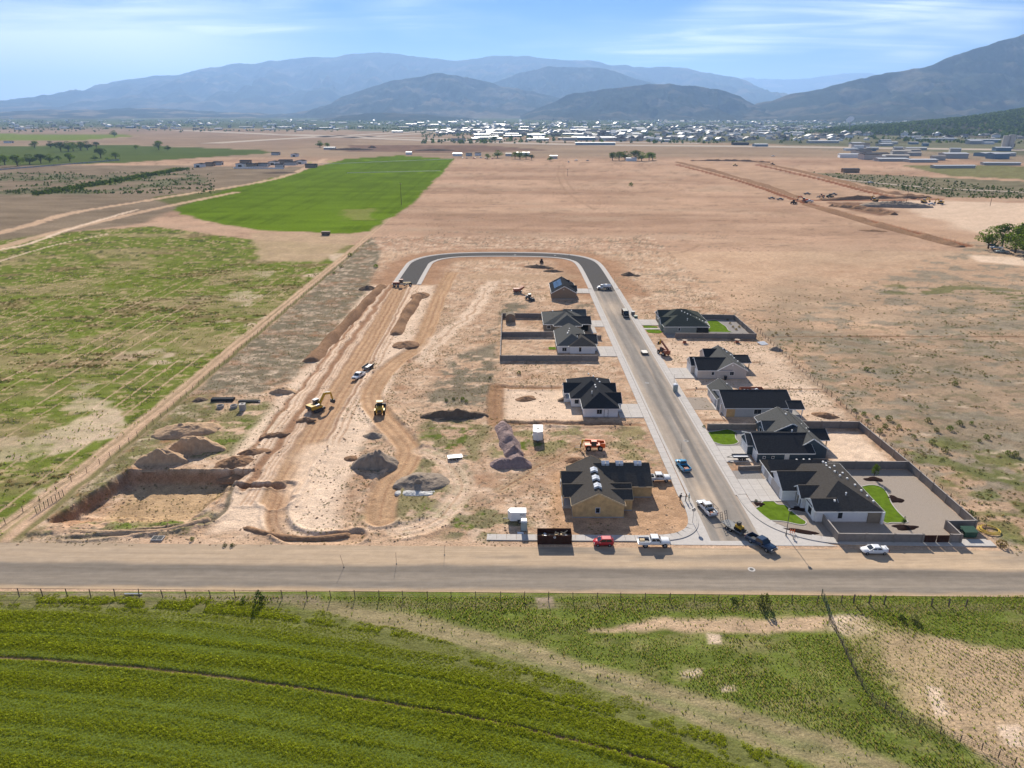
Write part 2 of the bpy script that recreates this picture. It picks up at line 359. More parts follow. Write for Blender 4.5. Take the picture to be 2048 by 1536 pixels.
# ---- base soil everywhere
n1 = fbm(X/70, Y/45, 1, 4); n2 = fbm(X/9, Y/6, 5, 4); n3 = fbm(X/2.2, Y/1.8, 9, 2)
m1 = np.clip(0.42 + 1.5*(n1-0.5) + 1.3*(n2-0.5), 0, 1)[:, None]
COL[:] = (SAND*(1-m1) + SAND_B*m1)*(0.90+0.2*n3)[:, None]
# the wide graded field behind the loop road: pinkish tan with darker worked bands
i = np.nonzero((Y > 420) & (Y < 1500))[0]
band = fbm(X[i]/260, Y[i]/55, 21, 4); a = sst(0.42, 0.66, band)*0.8
mixc(i, 0.6, (0.43, 0.275, 0.188), 0.25, 23, 40, 20); mixc(i, a, (0.31, 0.195, 0.130), 0.25, 22, 30, 12); mixc(i, np.clip(3.0*(fbm(X[i]/60, Y[i]/22, 26, 5, 0.65)-0.52), 0, 1)*0.7, (0.43, 0.31, 0.215)); mixc(i, np.clip(4.0*(fbm(X[i]/14, Y[i]/5, 27, 4, 0.7)-0.56), 0, 1)*0.6, (0.20, 0.135, 0.09))
mixc(i, np.clip(1.6*(fbm(X[i]/25, Y[i]/22, 25, 4)-0.56), 0, 1)*0.8, (0.24, 0.16, 0.10))
i = np.nonzero(Y > 1300)[0]; mixc(i, sst(1300, 1500, Y[i])*0.8, (0.255, 0.190, 0.130), 0.35, 28, 160, 60)
# right-hand scrub field
def scrubpat(x, y): return np.clip(0.50 + 2.6*(fbm(x/42, y/26, 31, 5, 0.6)-0.42) + sst(300, 130, y)*0.35*sst(95, 120, x), 0, 1)*(0.25+0.75*sst(400, 210, y))
area([(91.5, 100), (91.5, 250), (100, 290), (125, 330), (170, 430), (330, 520), (700, 520), (700, 60), (140, 60), (140, 112)], SCRUB*1.1, 14, 20.0, 40, 0.8, 0.3, 33, 5, 4, scrubpat)
area([(91.5, 100), (91.5, 250), (330, 500), (700, 500), (700, 60), (140, 60)], (0.235, 0.20, 0.145), 2, 2.0, 10, 0.8, 0.3, 36, 3, 3, lambda x, y: sst(0.5, 0.62, fbm(x/9, y/6, 38, 5, 0.6)))
area([(92, 110), (92, 240), (400, 400), (500, 60), (140, 60)], (0.13, 0.125, 0.07), 2, 2.0, 10, 0.5, 0.3, 37, 3, 3, lambda x, y: sst(0.57, 0.66, fbm(x/4.5, y/3.2, 39, 4, 0.6)))
area([(92, 100), (93, 160), (112, 160), (140, 112), (140, 100)], (0.115, 0.13, 0.035), 2, 1.5, 6, 0.75, 0.3, 41, 4, 4, lambda x, y: sst(0.45, 0.62, fbm(x/5, y/4, 42, 4)))
area([(150, 322), (180, 300), (215, 285), (260, 300), (230, 325), (190, 335)], (0.12, 0.125, 0.05), 8, 8, 12, 0.8, 0.3, 44, 4, 4, lambda x, y: sst(0.52, 0.60, fbm(x/9, y/7, 45, 4)))
for k in range(46):                                                   # bare crossed scrapes in the scrub
    rx, ry = random.Random(k).uniform(95, 200), random.Random(k+99).uniform(120, 255)
    area([(rx-1.6, ry), (rx, ry+0.5), (rx+1.8, ry), (rx, ry-0.6)], PALE, 0.8, 0.8, 2, 0.7, 0.1, 46+k)
track([(91, 246), (160, 247), (330, 243)], 1.0, REDSOIL*0.7, 0.9, 0.15, 0.15)

# ---- left: fence strip, farm track and rough pasture
area([(-92, 112), (-92, 470), (-77, 420), (-66, 330), (-64, 260), (-66, 205), (-72, 190), (-92, 188)], (0.165, 0.145, 0.098), 1.5, 1.5, 7, 0.95, 0.25, 51, 6, 5)
area([(-92, 112), (-92, 188), (-86, 192), (-79, 176), (-86, 143), (-91, 120)], (0.135, 0.140, 0.050), 1.2, 1.2, 6, 0.9, 0.35, 52, 4, 4)
past = [(-97.5, 112), (-97, 200), (-97.5, 330), (-97, 440), (-170, 462), (-260, 520), (-420, 420), (-420, 108), (-120, 112)]
def p_green(x, y): return sst(0.28, 0.50, fbm(x/34, y/20, 61, 5, 0.55))
area(past, (0.235, 0.200, 0.088), 1.5, 1, 6, 0.95, 0.25, 60, 6, 4)
area(past, (0.130, 0.160, 0.028), 1.5, 1, 6, 0.95, 0.35, 62, 3, 2.5, p_green)
area(past, BROWNV, 1.5, 1, 6, 0.9, 0.3, 63, 3, 2.5, lambda x, y: sst(0.58, 0.70, fbm(x/26, y/13, 64, 5, 0.6))*0.75)
area(past, (0.065, 0.070, 0.030), 1.5, 1, 6, 0.85, 0.3, 65, 3, 2, lambda x, y: sst(0.60, 0.72, fbm(x/5.5, y/2.2, 66, 4, 0.6)))
area(past, DRY*1.15, 1.5, 1, 6, 0.7, 0.3, 67, 3, 2, lambda x, y: sst(0.58, 0.66, fbm(x/3.2, y/1.7, 68, 4, 0.6)))
area(past, SAND*0.95, 1.5, 0.6, 6, 0.75, 0.2, 69, 3, 3, lambda x, y: (np.abs(((x + 0.4*(vn(y/20, y*0, 3)-0.5))/5.6) % 1-0.5) < 0.055)*sst(0.40, 0.58, fbm(x/9, y/34, 70, 3))*sst(430, 250, y))
area(past, PALE*0.9, 1.5, 1, 6, 0.8, 0.2, 71, 4, 4, lambda x, y: sst(0.60, 0.70, fbm(x/14, y/14, 72, 4))*sst(-150, -97, x))
area(px_poly((500, 465), (735, 470), (640, 525), (520, 520)), (0.42, 0.30, 0.19), 3, 3, 8, 0.85, 0.2, 73)
track([(-100.5, 108), (-97.5, 140), (-96.6, 200), (-96.0, 300), (-95, 440), (-96, 700), (-101, 1260)], 3.2, SAND*0.98, 0.95, 0.05, 0.05, 0.6, 0.3, ruts=1, rc=DRY*0.7)
track([(-93.4, 112), (-93, 300), (-91.5, 460)], 1.6, OLIVE, 0.8, 0, 0.1)
# the irrigated field and the brown blocks beyond
gf = px_poly((343, 420), (430, 388), (520, 362), (590, 345), (690, 318), (800, 311), (908, 318), (880, 352), (820, 410), (738, 462), (700, 468), (540, 462), (430, 446))
area(px_poly((-350, 330), (300, 330), (560, 335), (640, 330), (640, 350), (340, 425), (300, 445), (-350, 520)), (0.205, 0.158, 0.108), 6, 6, 40, 0.95, 0.40, 80, 30, 12)
area(px_poly((-350, 345), (420, 348), (420, 365), (150, 390), (-350, 388)), (0.125, 0.125, 0.07), 5, 8, 20, 0.9, 0.4, 82, 15, 8, lambda x, y: sst(0.40, 0.55, fbm(x/26, y/16, 83, 4)))
area(px_poly((60, 386), (350, 335), (385, 337), (210, 370), (70, 392)), (0.13, 0.135, 0.03), 3, 3, 10, 0.9, 0.3, 84)
area(px_poly((300, 395), (480, 372), (500, 378), (360, 415)), (0.10, 0.115, 0.03), 4, 4, 12, 0.85, 0.3, 85)
area(gf, LUSH, 2, 5, 14, 1.0, 0.30, 86, 50, 12)
area(gf, LUSH*0.72, 4, 3, 14, 0.8, 0.15, 90, 8, 60, lambda x, y: sst(0.50, 0.64, fbm(x/5, y/160, 94, 3))*0.6+0.5*sst(0.52, 0.66, fbm(x/30, y/18, 95, 4)))
area(gf, LUSH*1.25, 4, 3, 14, 0.8, 0.15, 87, 60, 14, lambda x, y: sst(0.48, 0.62, fbm(x/70, y/20, 88, 3))*sst(760, 480, y))
area(px_poly((680, 420), (750, 418), (738, 440), (700, 442)), (0.30, 0.23, 0.11), 4, 8, 10, 0.4, 0.2, 89)
for q in (((470, 336), (680, 322), (905, 319)), ((690, 347), (800, 347), (880, 343))): track(wline(q), 5, LUSH*1.9, 0.55, soft=2)
track(wline([(-250, 555), (0, 495), (90, 470), (300, 420), (470, 385)]), 9, SAND*0.95, 0.9, soft=2, warp=1)
track(wline([(-250, 520), (0, 465), (60, 450), (150, 425), (330, 395), (560, 355), (650, 318)]), 10, SAND, 0.9, soft=2, warp=2)
track(wline([(-250, 560), (0, 500), (60, 487), (150, 455), (270, 420)]), 4, PALE, 0.9, soft=1, warp=1)
track(wline([(0, 522), (110, 490), (215, 468)]), 1.6, PALE, 0.8, soft=.5, warp=.5)
# far left green and brown fields
area(px_poly((-350, 294), (250, 290), (520, 300), (545, 306), (240, 326), (100, 330), (-350, 332)), (0.075, 0.105, 0.025), 6, 5, 40, 0.95, 0.15, 91, 60, 20)
area(px_poly((-350, 266), (230, 267), (300, 270), (170, 280), (-350, 281)), (0.15, 0.19, 0.028), 10, 6, 60, 0.95, 0.1, 92)
area(px_poly((-350, 252), (330, 250), (500, 262), (720, 276), (700, 292), (560, 300), (260, 288), (-350, 292), (-350, 282), (200, 280), (300, 271), (-350, 264)), (0.27, 0.19, 0.13), 8, 8, 60, 0.85, 0.2, 93, 80, 30)
# construction yards, bare dirt by the farmsteads
area(px_poly((700, 290), (960, 290), (1100, 300), (900, 306), (690, 303)), (0.17, 0.105, 0.075), 8, 10, 30, 0.9, 0.3, 95, 20, 12)
area(px_poly((1380, 268), (1640, 300), (2400, 350), (2400, 300), (1640, 285)), (0.24, 0.19, 0.13), 10, 8, 40, 0.8, 0.2, 96)
area(px_poly((1440, 345), (1560, 338), (1720, 400), (1600, 395)), (0.175, 0.145, 0.10), 4, 5, 20, 0.95, 0.3, 97, 12, 8)
area(px_poly((1620, 345), (1820, 352), (2400, 380), (2400, 398), (1900, 395), (1760, 375)), (0.15, 0.14, 0.085), 4, 5, 20, 0.9, 0.4, 98, 12, 8)
area(px_poly((1800, 330), (2400, 335), (2400, 375), (1900, 352)), (0.12, 0.14, 0.05), 4, 4, 20, 0.8, 0.3, 99)
area(px_poly((1640, 400), (1890, 402), (2400, 415), (2400, 480), (1940, 470), (1750, 432)), PALE*0.95, 5, 5, 30, 0.8, 0.15, 100)
area(px_poly((1940, 510), (2400, 530), (2400, 560), (1960, 525)), PALE, 3, 3, 20, 0.9, 0.15, 101)
area(px_poly((1350, 318), (1560, 330), (1980, 480), (1900, 490), (1600, 410), (1370, 340)), (0.43, 0.28, 0.185), 8, 14, 30, 0.85, 0.3, 102, 20, 10)
for q, w_ in ((((1350, 328), (1480, 362), (1600, 402), (1760, 447), (1930, 490)), 5), (((1510, 328), (1640, 358), (1760, 388), (1850, 398)), 6), (((1600, 401), (1750, 400), (1880, 398)), 5)):
    track(wline(q), w_*1.7, (0.20, 0.085, 0.045), 0.98, 0.6, 0.6, 1.0, 1, 0.3)
area(px_poly((1650, 404), (1720, 405), (1800, 425), (1760, 432), (1690, 418)), (0.19, 0.11, 0.07), 3, 2, 10, 0.95, 0.3, 105)
# airfield runways, roads of the valley
area(px_poly((300, 262), (700, 278), (1050, 286), (760, 266)), (0.30, 0.21, 0.145), 10, 6, 60, 0.6, 0.2, 106)
area(px_poly((-350, 240), (480, 240), (800, 244), (1100, 244), (1620, 246), (2400, 262), (2400, 330), (1640, 291), (1300, 282), (1000, 269), (700, 261), (480, 258), (200, 252), (-350, 262)), (0.135, 0.135, 0.08), 20, 25, 160, 0.92, 0.4, 107, 120, 60)
i = np.nonzero(Y > 3800)[0]; mixc(i, sst(3800, 5200, Y[i]), (0.10, 0.115, 0.06), 0.4, 108, 180, 260)

# ---- building site between the fences
site = (np.abs(X) < 92) & (Y > 112) & (Y < 470)
i = np.nonzero(site)[0]
mixc(i, np.clip(2.4*(fbm(X[i]/3.4, Y[i]/2.2, 111, 5, 0.65)-0.46), 0, 1), PALE)
mixc(i, np.clip(3.2*(fbm(X[i]/6.5, Y[i]/4.0, 112, 5, 0.6)-0.54), 0, 1)*0.85, REDSOIL*1.2); mixc(i, np.clip(4.0*(fbm(X[i]/1.6, Y[i]/0.7, 117, 4, 0.7)-0.56), 0, 1)*0.4, REDSOIL*0.9)
mixc(i, np.clip(5.0*(fbm(X[i]/0.9, Y[i]/0.8, 113, 3, 0.7)-0.56), 0, 1)*0.75, SCRUB)
Zg[i] += 0.16*(fbm(X[i]/2.4, Y[i]/1.9, 114, 3)-0.5) + 0.12*(fbm(X[i]/0.9, Y[i]/0.8, 119, 2)-0.5)
weed = lambda lo: (lambda x, y: sst(lo, lo+0.10, fbm(x/4, y/3.2, 115, 5, 0.6)))
for pl, c_, op, lo in (([(-26, 180), (-20, 225), (-6, 240), (-5, 196), (-6, 182)], SCRUB*1.05, 0.95, 0.35), ([(-14, 245), (-6, 262), (-5, 292), (8, 300), (6, 282), (-4, 275), (-5, 246)], SCRUB, 0.95, 0.38),
                       ([(-30, 122), (-10, 124), (-8, 145), (-5, 168), (-18, 176), (-24, 168), (-24, 150)], (0.20, 0.175, 0.085), 0.9, 0.40), ([(-5, 148), (14, 152), (20, 168), (-3, 170)], (0.205, 0.18, 0.085), 0.9, 0.42),
                       ([(24, 142), (34, 142), (34, 168), (22, 168)], (0.22, 0.19, 0.09), 0.8, 0.48), ([(-48, 150), (-34, 152), (-30, 175), (-44, 178)], SCRUB*1.2, 0.8, 0.46), ([(28, 272), (36, 272), (36, 298), (26, 296)], SCRUB, 0.8, 0.46),
                       ([(-14, 114.5), (4, 115), (3, 128), (-12, 126)], (0.185, 0.165, 0.085), 0.9, 0.44), ([(-78, 150), (-58, 150), (-58, 178), (-74, 186), (-82, 170)], (0.19, 0.175, 0.075), 0.9, 0.40), ([(-90, 117), (-60, 117), (-58, 124), (-88, 124)], (0.175, 0.165, 0.075), 0.9, 0.42)):
    area(pl, c_, 2, 2, 7, op, 0.35, 116, 2.5, 2.0, weed(lo))
for pl, lo in (([(-25, 152), (-12, 150), (-10, 166), (-22, 170)], 0.58), ([(2, 152), (12, 152), (14, 168), (0, 168)], 0.60), ([(-74, 152), (-60, 152), (-60, 168), (-72, 172)], 0.54), ([(-20, 118), (-4, 118), (-6, 128), (-18, 128)], 0.56), ([(-88, 118), (-62, 118), (-62, 123), (-88, 123)], 0.54)):
    area(pl, (0.10, 0.135, 0.022), 1, 1.5, 5, 0.9, 0.3, 117, 2, 2, lambda x, y, lo=lo: sst(lo, lo+0.08, fbm(x/3, y/2.6, 118, 4, 0.6)))
# fresh red soil along the loop road
loop_c = [(42.2, 318), (42, 350), (41.3, 378), (37.5, 394), (29, 403), (15, 407.5), (-1, 408.8), (-20, 408.5), (-34, 405.5), (-44, 398), (-49.2, 386), (-50, 370), (-50, 331)]
track(smooth_path(loop_c, 8), 34, (0.33, 0.19, 0.112), 0.85, 0, 0, 5, 2.5, 0.3)
track([(-16, 350), (6, 347), (26, 350)], 14, (0.40, 0.27, 0.17), 0.7, soft=4, warp=2)
# cut road bed and its ruts
area([(-66, 140), (-66, 330), (-36, 330), (-36, 118), (-58, 118), (-60, 132)], PALE*1.0, 2, 1.5, 8, 0.9, 0.18, 120, 2.5, 12)
for xx, ww in ((-60.6, 0.5), (-59.3, 0.4), (-55.4, 0.5), (-54.4, 0.4), (-53.5, 0.5), (-44.2, 0.4), (-42.8, 0.5)): track(smooth_path([(xx, 128), (xx+0.3, 180), (xx-0.3, 240), (xx-0.6, 326)], 4), ww, REDSOIL*1.3, 0.6, 0.05, 0.06, 0.25, 0.5)
track(smooth_path([(-63, 133), (-62.5, 170), (-61.5, 230), (-60.5, 290), (-59, 330)], 5), 1.2, REDSOIL*1.1, 0.85, 0.25, 0.1, 0.4, 0.8)
track(smooth_path([(-57.2, 134), (-57, 170), (-57.4, 230), (-57.2, 280), (-56.8, 330)], 5), 2.2, REDSOIL*1.05, 0.9, 0.2, 0.15, 0.6, 0.8)
track(smooth_path([(-49.0, 130), (-49.6, 160), (-50, 200), (-50.5, 260), (-52, 328)], 5), 7.0, (0.40, 0.25, 0.145), 0.9, 0.28, 0.22, 0.5, 0.4, 0.25, ruts=4, rc=(0.27, 0.15, 0.088), sx=0.7, sy=40)
track(smooth_path([(-45.5, 132), (-45.6, 200), (-46, 260), (-47, 326)], 5), 0.8, REDSOIL, 0.8, 0.1, 0.25, 0.3, 0.5)
track([(-59, 135.2), (-50, 136.2)], 1.6, REDSOIL*0.85, 0.9, 0.7, 0.3, 0.4, 0.2)
track(smooth_path([(-49, 136), (-48, 126), (-45, 119), (-40, 115.5), (-33, 115), (-30, 116)], 6), 4.5, (0.40, 0.25, 0.15), 0.9, 0.25, 0.3, 0.5, 0.3, ruts=3, rc=(0.28, 0.16, 0.095))
track(smooth_path([(-62, 140), (-58, 126), (-62, 120), (-74, 117), (-84, 115.5)], 6), 1.0, SCRUB*0.8, 0.9, 0.1, 0.25, 0.3, 0.3)
# winding haul road
haul = wline([(905, 545), (880, 590), (862, 640), (838, 690), (790, 725), (757, 760), (742, 795), (765, 835), (798, 868), (817, 900), (806, 935), (778, 965), (764, 1000), (762, 1036)])
track(haul, 6.2, (0.44, 0.28, 0.165), 0.95, 0.22, 0.30, 0.6, 0.3, 0.25, ruts=3, rc=(0.31, 0.18, 0.105), sx=2, sy=8)
track(wline([(985, 565), (960, 600), (935, 635), (900, 660), (868, 690), (850, 720)]), 7, PALE, 0.8, 0.08, 0.1, 1.5, 1, ruts=2, rc=SAND_B)
track(wline([(845, 900), (890, 920), (915, 945), (918, 980), (890, 1020), (850, 1050), (800, 1062)]), 5.5, PALE, 0.6, 0.1, 0.15, 1.2, 0.6, ruts=3, rc=SAND_B)
track(wline([(640, 900), (620, 980), (625, 1050)]), 10, PALE*1.02, 0.8, 0, 0, 2.5, 1.5)
track(wline([(1000, 980), (1090, 925), (1170, 885), (1215, 880)]), 3.0, (0.36, 0.25, 0.15), 0.6, 0.05, 0.05, 1, 0.6, ruts=2)
area([(13, 113.8), (36, 113.8), (36, 140), (24, 146), (8, 142), (8, 118)], (0.43, 0.265, 0.155), 1.5, 2, 6, 0.8, 0.35, 125, 2, 1.5)
area([(-85, 124.5), (-84, 142), (-60, 142), (-62, 132), (-70, 122)], (0.40, 0.27, 0.15), 2, 2, 6, 0.85, 0.3, 126, 4, 4)
area([(46, 196), (88, 182), (88, 240), (52, 241)], PALE, 3, 2, 9, 0.55, 0.2, 127)
area([(51, 172), (88, 170), (89, 200), (53, 200)], PALE*0.98, 3, 2, 9, 0.5, 0.2, 128)
area([(74, 146.5), (87.5, 145), (87.5, 164), (74, 164)], PALE*1.03, 1, 0.6, 5, 0.9, 0.12, 129, 3, 3)
area([(-2, 172), (19, 172), (17, 193), (-2, 193)], PALE*1.03, 1.2, 1, 5, 0.85, 0.14, 130, 3, 3)
track([(-4.6, 169), (-4.6, 196)], 4.2, (0.31, 0.18, 0.10), 0.9, 0.15, 0.25, 0.8, 0.5, ruts=2, rc=(0.22, 0.125, 0.075))
track([(-4, 195.5), (14, 195)], 2.2, (0.27, 0.155, 0.09), 0.9, 0.15, 0.25, 0.5, 0.5); track([(-3, 169.5), (34, 168.6)], 2.0, (0.27, 0.155, 0.09), 0.9, 0.25, 0.3, 0.5, 0.5)
for yy, xa, xb in ((193.5, 51, 90), (217.5, 54, 80), (171, 51, 56)): track([(xa, yy), (xb, yy)], 0.9, REDSOIL*0.9, 0.85, 0.1, 0.3, 0.3, 0.3)
for cx_, cy_2, rr in ((70, 335, 20), (95, 352, 16), (64, 430, 24), (110, 460, 30), (-30, 470, 26), (100, 275, 9), (120, 175, 8)):   # turning circles left by vehicles
    for dr in (0, 1.9):
        track([(cx_+(rr+dr)*math.cos(t), cy_2+0.9*(rr+dr)*math.sin(t)) for t in np.linspace(0.3, 5.2, 30)], 0.7, SCRUB*1.1, 0.7, 0.03, 0, 0.3, 0.3)
for q in (((1210, 320), (1290, 350), (1350, 375), (1400, 382)), ((1120, 330), (1115, 350), (1135, 385), (1190, 420)), ((1130, 330), (1128, 352), (1150, 385)), ((930, 480), (940, 470), (990, 465), (1060, 450)), ((1240, 480), (1300, 500), (1360, 505), (1400, 490))):
    track(wline(q), 2.2, SAND_B*0.75, 0.75, 0.05, 0, 0.8, 0.6)
# road verge of the county road
area([(-200, 104), (200, 102), (200, 113), (50, 113.4), (-60, 116), (-90, 114), (-200, 114)], SAND*1.02, 1.5, 1, 8, 0.75, 0.15, 133, 9, 2)
area([(-95, 105.5), (-62, 106), (-66, 112), (-80, 117), (-97, 114)], (0.33, 0.255, 0.175), 2, 1.5, 8, 0.7, 0.2, 134, 6, 2)

# ---- foreground south of the county road
fg = np.nonzero(Y < 99.6)[0]
mixc(fg, 1.0, (0.125, 0.150, 0.032), 0.3, 141, 3, 2.5)
mixc(fg, np.clip(3.0*(fbm(X[fg]/5, Y[fg]/3, 142, 4, 0.6)-0.50), 0, 1)*0.6, (0.29, 0.235, 0.115))
furrow = smooth_path([g(a, b) for a, b in ((-260, 1308), (0, 1315), (125, 1322), (350, 1342), (550, 1367), (750, 1400), (950, 1435), (1149, 1480), (1304, 1522), (1500, 1590))], 6)
alf = [g(a, b) for a, b in ((-500, 1184), (0, 1190), (300, 1196), (480, 1205), (620, 1222), (850, 1272), (1050, 1332), (1250, 1396), (1450, 1472), (1600, 1532), (1750, 1620), (1900, 1800), (-1200, 1800))]
area(px_poly((560, 1200), (700, 1205), (900, 1245), (1100, 1300), (1300, 1362), (1500, 1425), (1700, 1490), (1850, 1545), (1700, 1560), (1450, 1472), (1250, 1396), (1050, 1332), (850, 1272), (620, 1222)), (0.30, 0.235, 0.135), 1.0, 1.0, 5, 0.85, 0.3, 143, 4, 1.5)
area(px_poly((900, 1275), (1200, 1355), (1500, 1448), (1750, 1530), (1600, 1500), (1250, 1385), (950, 1292)), (0.16, 0.165, 0.065), 0.8, 0.8, 5, 0.7, 0.3, 144, 3, 1.2)
area(px_poly((1180, 1262), (1330, 1235), (1660, 1235), (1660, 1262), (1500, 1268), (1330, 1262)), SAND*0.98, 0.8, 1.0, 4, 0.85, 0.2, 145, 3, 2)
area(px_poly((1660, 1232), (1740, 1235), (1750, 1262), (1700, 1275), (1664, 1262)), PALE, 0.8, 1.0, 4, 0.85, 0.2, 146)
area(px_poly((1412, 1268), (1442, 1268), (1444, 1286), (1416, 1286)), PALE, 0.4, 0.3, 2, 0.9, 0.1, 147); area(px_poly((1070, 1196), (1105, 1194), (1112, 1214), (1076, 1216)), (0.36, 0.27, 0.2), 0.4, 0.3, 2, 0.9, 0.1, 148)
area(px_poly((1760, 1262), (1950, 1285), (2200, 1330), (2200, 1600), (2000, 1540), (1900, 1470), (1830, 1420), (1770, 1330)), SAND*0.95, 1.2, 2.0, 5, 0.8, 0.2, 149, 3, 2)
area(px_poly((1720, 1225), (1850, 1260), (1900, 1330), (1880, 1460), (1830, 1440), (1720, 1330), (1690, 1250)), DRY*1.05, 1.2, 2.0, 5, 0.6, 0.3, 150, 3, 2)
for q in (((1846, 1370), (1880, 1375), (1890, 1400), (1900, 1430), (1872, 1432), (1862, 1400)), ((1995, 1455), (2040, 1450), (2048, 1490), (2010, 1490)), ((1360, 1342), (1405, 1340), (1400, 1350), (1365, 1352)), ((1440, 1372), (1465, 1370), (1470, 1380), (1445, 1382)), ((640, 1498), (668, 1495), (665, 1506), (645, 1507))):
    area(px_poly(*q), PALE, 0.5, 0.5, 2, 0.9, 0.1, 151)
ia, aa = area(alf, (0.150, 0.150, 0.050), 0.6, 0.5, 3, 0.9, 0.35, 152, 1.5, 1.0)
mixc(ia, aa*sst(-2, -9, sdpoly(X[ia], Y[ia], alf)), (0.10, 0.13, 0.02))
track(furrow, 0.6, (0.13, 0.085, 0.05), 0.9, 0.15, 0.05, 0.25, 0.15)
Zg[fg] += 0.14*(fbm(X[fg]/2.2, Y[fg]/1.6, 153, 3)-0.5)
area([(-200, 96.4), (200, 93.4), (200, 95.4), (-200, 98.2)], (0.17, 0.145, 0.075), 0.5, 0.4, 3, 0.6, 0.3, 154, 3, 1)
area(px_poly((-350, 1184), (250, 1186), (500, 1188), (640, 1190), (640, 1206), (480, 1202), (250, 1194), (-350, 1192)), (0.25, 0.195, 0.13), 0.5, 0.5, 3, 0.75, 0.3, 155)

# ---- relief: the excavated pond, rise of the valley towards the mountains, level pads
xl = -91.5 + (Y-122)/21*4.5
xr = -62 + np.clip((Y-122)/21, 0, 1)*4.5
wob = 0.7*(fbm(X/2.0, Y/2.0, 161, 3)-0.5)
pit = np.minimum(np.minimum((X-xl)/1.8, (143.2-Y)/2.0), np.minimum((Y-119.5)/9.0, (xr-X)/6.0)) + wob*0.6
i = np.nonzero((pit > -0.3) & (X < -50) & (X > -97) & (Y < 146) & (Y > 112))[0]
pd = sst(0.0, 1.0, pit[i]); Zg[i] += -2.9*pd + 0.35*np.exp(-((pit[i]+0.1)/0.2)**2)
wall = pd*(1-pd)*4; mixc(i, np.clip(wall, 0, 1)*0.8*((X[i] < -84) | (Y[i] > 139)), REDSOIL*1.25)
i = np.nonzero((X < -97.5) & (Y > 112) & (Y < 430))[0]; Zg[i] += 0.22*(fbm(X[i]/1.9, Y[i]/1.5, 162, 3)-0.5)
i = np.nonzero((X > 92) & (Y > 100) & (Y < 430))[0]; Zg[i] += 0.24*(fbm(X[i]/2.0, Y[i]/1.6, 163, 3)-0.5)
flat = np.ones(X.size)
for x0, x1, y0, y1 in ((32, 52.5, 110, 420), (-300, 300, 96.8, 113.6), (-9, 36, 113, 116.5), (48, 91, 113, 146), (48, 76, 144, 170), (48, 92, 243, 273), (47, 60, 200, 214), (28, 38, 170, 200), (28, 38, 222, 271), (8, 38, 300, 326), (-52, 48, 400, 418), (-56.5, -43.5, 330, 418), (-40, 46, 395, 418)):
    q = np.maximum(np.maximum(x0-X, X-x1), np.maximum(y0-Y, Y-y1)); flat = np.minimum(flat, sst(-0.2, 1.6, q))
for hx0, hx1, hy0, hy1 in ((10, 30, 122, 141), (54, 74, 119, 144), (55, 75, 145, 167), (54, 78, 172, 190), (55, 76, 201, 222), (54, 75, 249, 272), (14, 30, 172, 196), (14, 30, 226, 248), (11, 30, 251, 271), (16, 29, 301, 324)):
    q = np.maximum(np.maximum(hx0-X, X-hx1), np.maximum(hy0-Y, Y-hy1)); flat = np.minimum(flat, sst(0.0, 1.5, q))
Zg *= flat; Zg -= 0.015*(1-flat)
far_rise = np.clip(Y-4000, 0, None)*0.006; Zg += far_rise
ri, ci = np.meshgrid(np.arange(gs[0]-1), np.arange(gs[1]-1), indexing='ij'); b0 = (ri*gs[1]+ci).ravel()
GF = np.stack([b0, b0+1, b0+1+gs[1], b0+gs[1]], 1)
M['ground'] = attr_mat('ground_soil', 'soil')
ground = mesh_np('ground', np.stack([X, Y, Zg], 1), GF, M['ground'], None, True, {'soil': np.clip(COL, 0.004, 0.9)})
tag(ground, kind='structure')
def zground(x, y):
    """height of the ground sheet under a point"""
    r = int(np.clip(np.searchsorted(Yr, y), 1, len(Yr)-1)); r = r if abs(Yr[r]-y) < abs(Yr[r-1]-y) else r-1
    c = int(np.argmin(np.abs(uc*half[r]-x))); return float(Zg[r*gs[1]+c])
# ================================================================== roads, pavements, yards
def ribbon(path, o0, o1, z0, z1, mb=None):
    """solid strip beside a path between two side offsets (positive to the right of travel)"""
    mb = mb or MB(); n = len(path); L = []
    for k in range(n):
        a = path[max(k-1, 0)]; b = path[min(k+1, n-1)]; dx, dy = b[0]-a[0], b[1]-a[1]; l = math.hypot(dx, dy); nx, ny = dy/l, -dx/l
        L.append([(path[k][0]+nx*o0, path[k][1]+ny*o0, z0), (path[k][0]+nx*o1, path[k][1]+ny*o1, z0), (path[k][0]+nx*o1, path[k][1]+ny*o1, z1), (path[k][0]+nx*o0, path[k][1]+ny*o0, z1)])
    return mb.loft(L)
def painted_sheet(name, xs, ys, z, colf, m, warp=None, label=None):
    gx, gy = np.meshgrid(xs, ys); sh = gx.shape; x, y = gx.ravel(), gy.ravel(); col = colf(x, y)
    if warp: x, y = warp(x, y)
    r, c = np.meshgrid(np.arange(sh[0]-1), np.arange(sh[1]-1), indexing='ij'); b = (r*sh[1]+c).ravel()
    return mesh_np(name, np.stack([x, y, np.full(x.size, z)], 1), np.stack([b, b+1, b+1+sh[1], b+sh[1]], 1), m, None, True, {'soil': np.clip(col, 0.01, 0.9)})
M['road_painted'] = attr_mat('road_worn', 'soil', ((6.0, 0.12), (0.5, 0.08)), 0.008, 25, 0.9, 0.0)
def lerp(a, b, t): return np.asarray(a)*(1-t[:, None]) + np.asarray(b)*t[:, None]
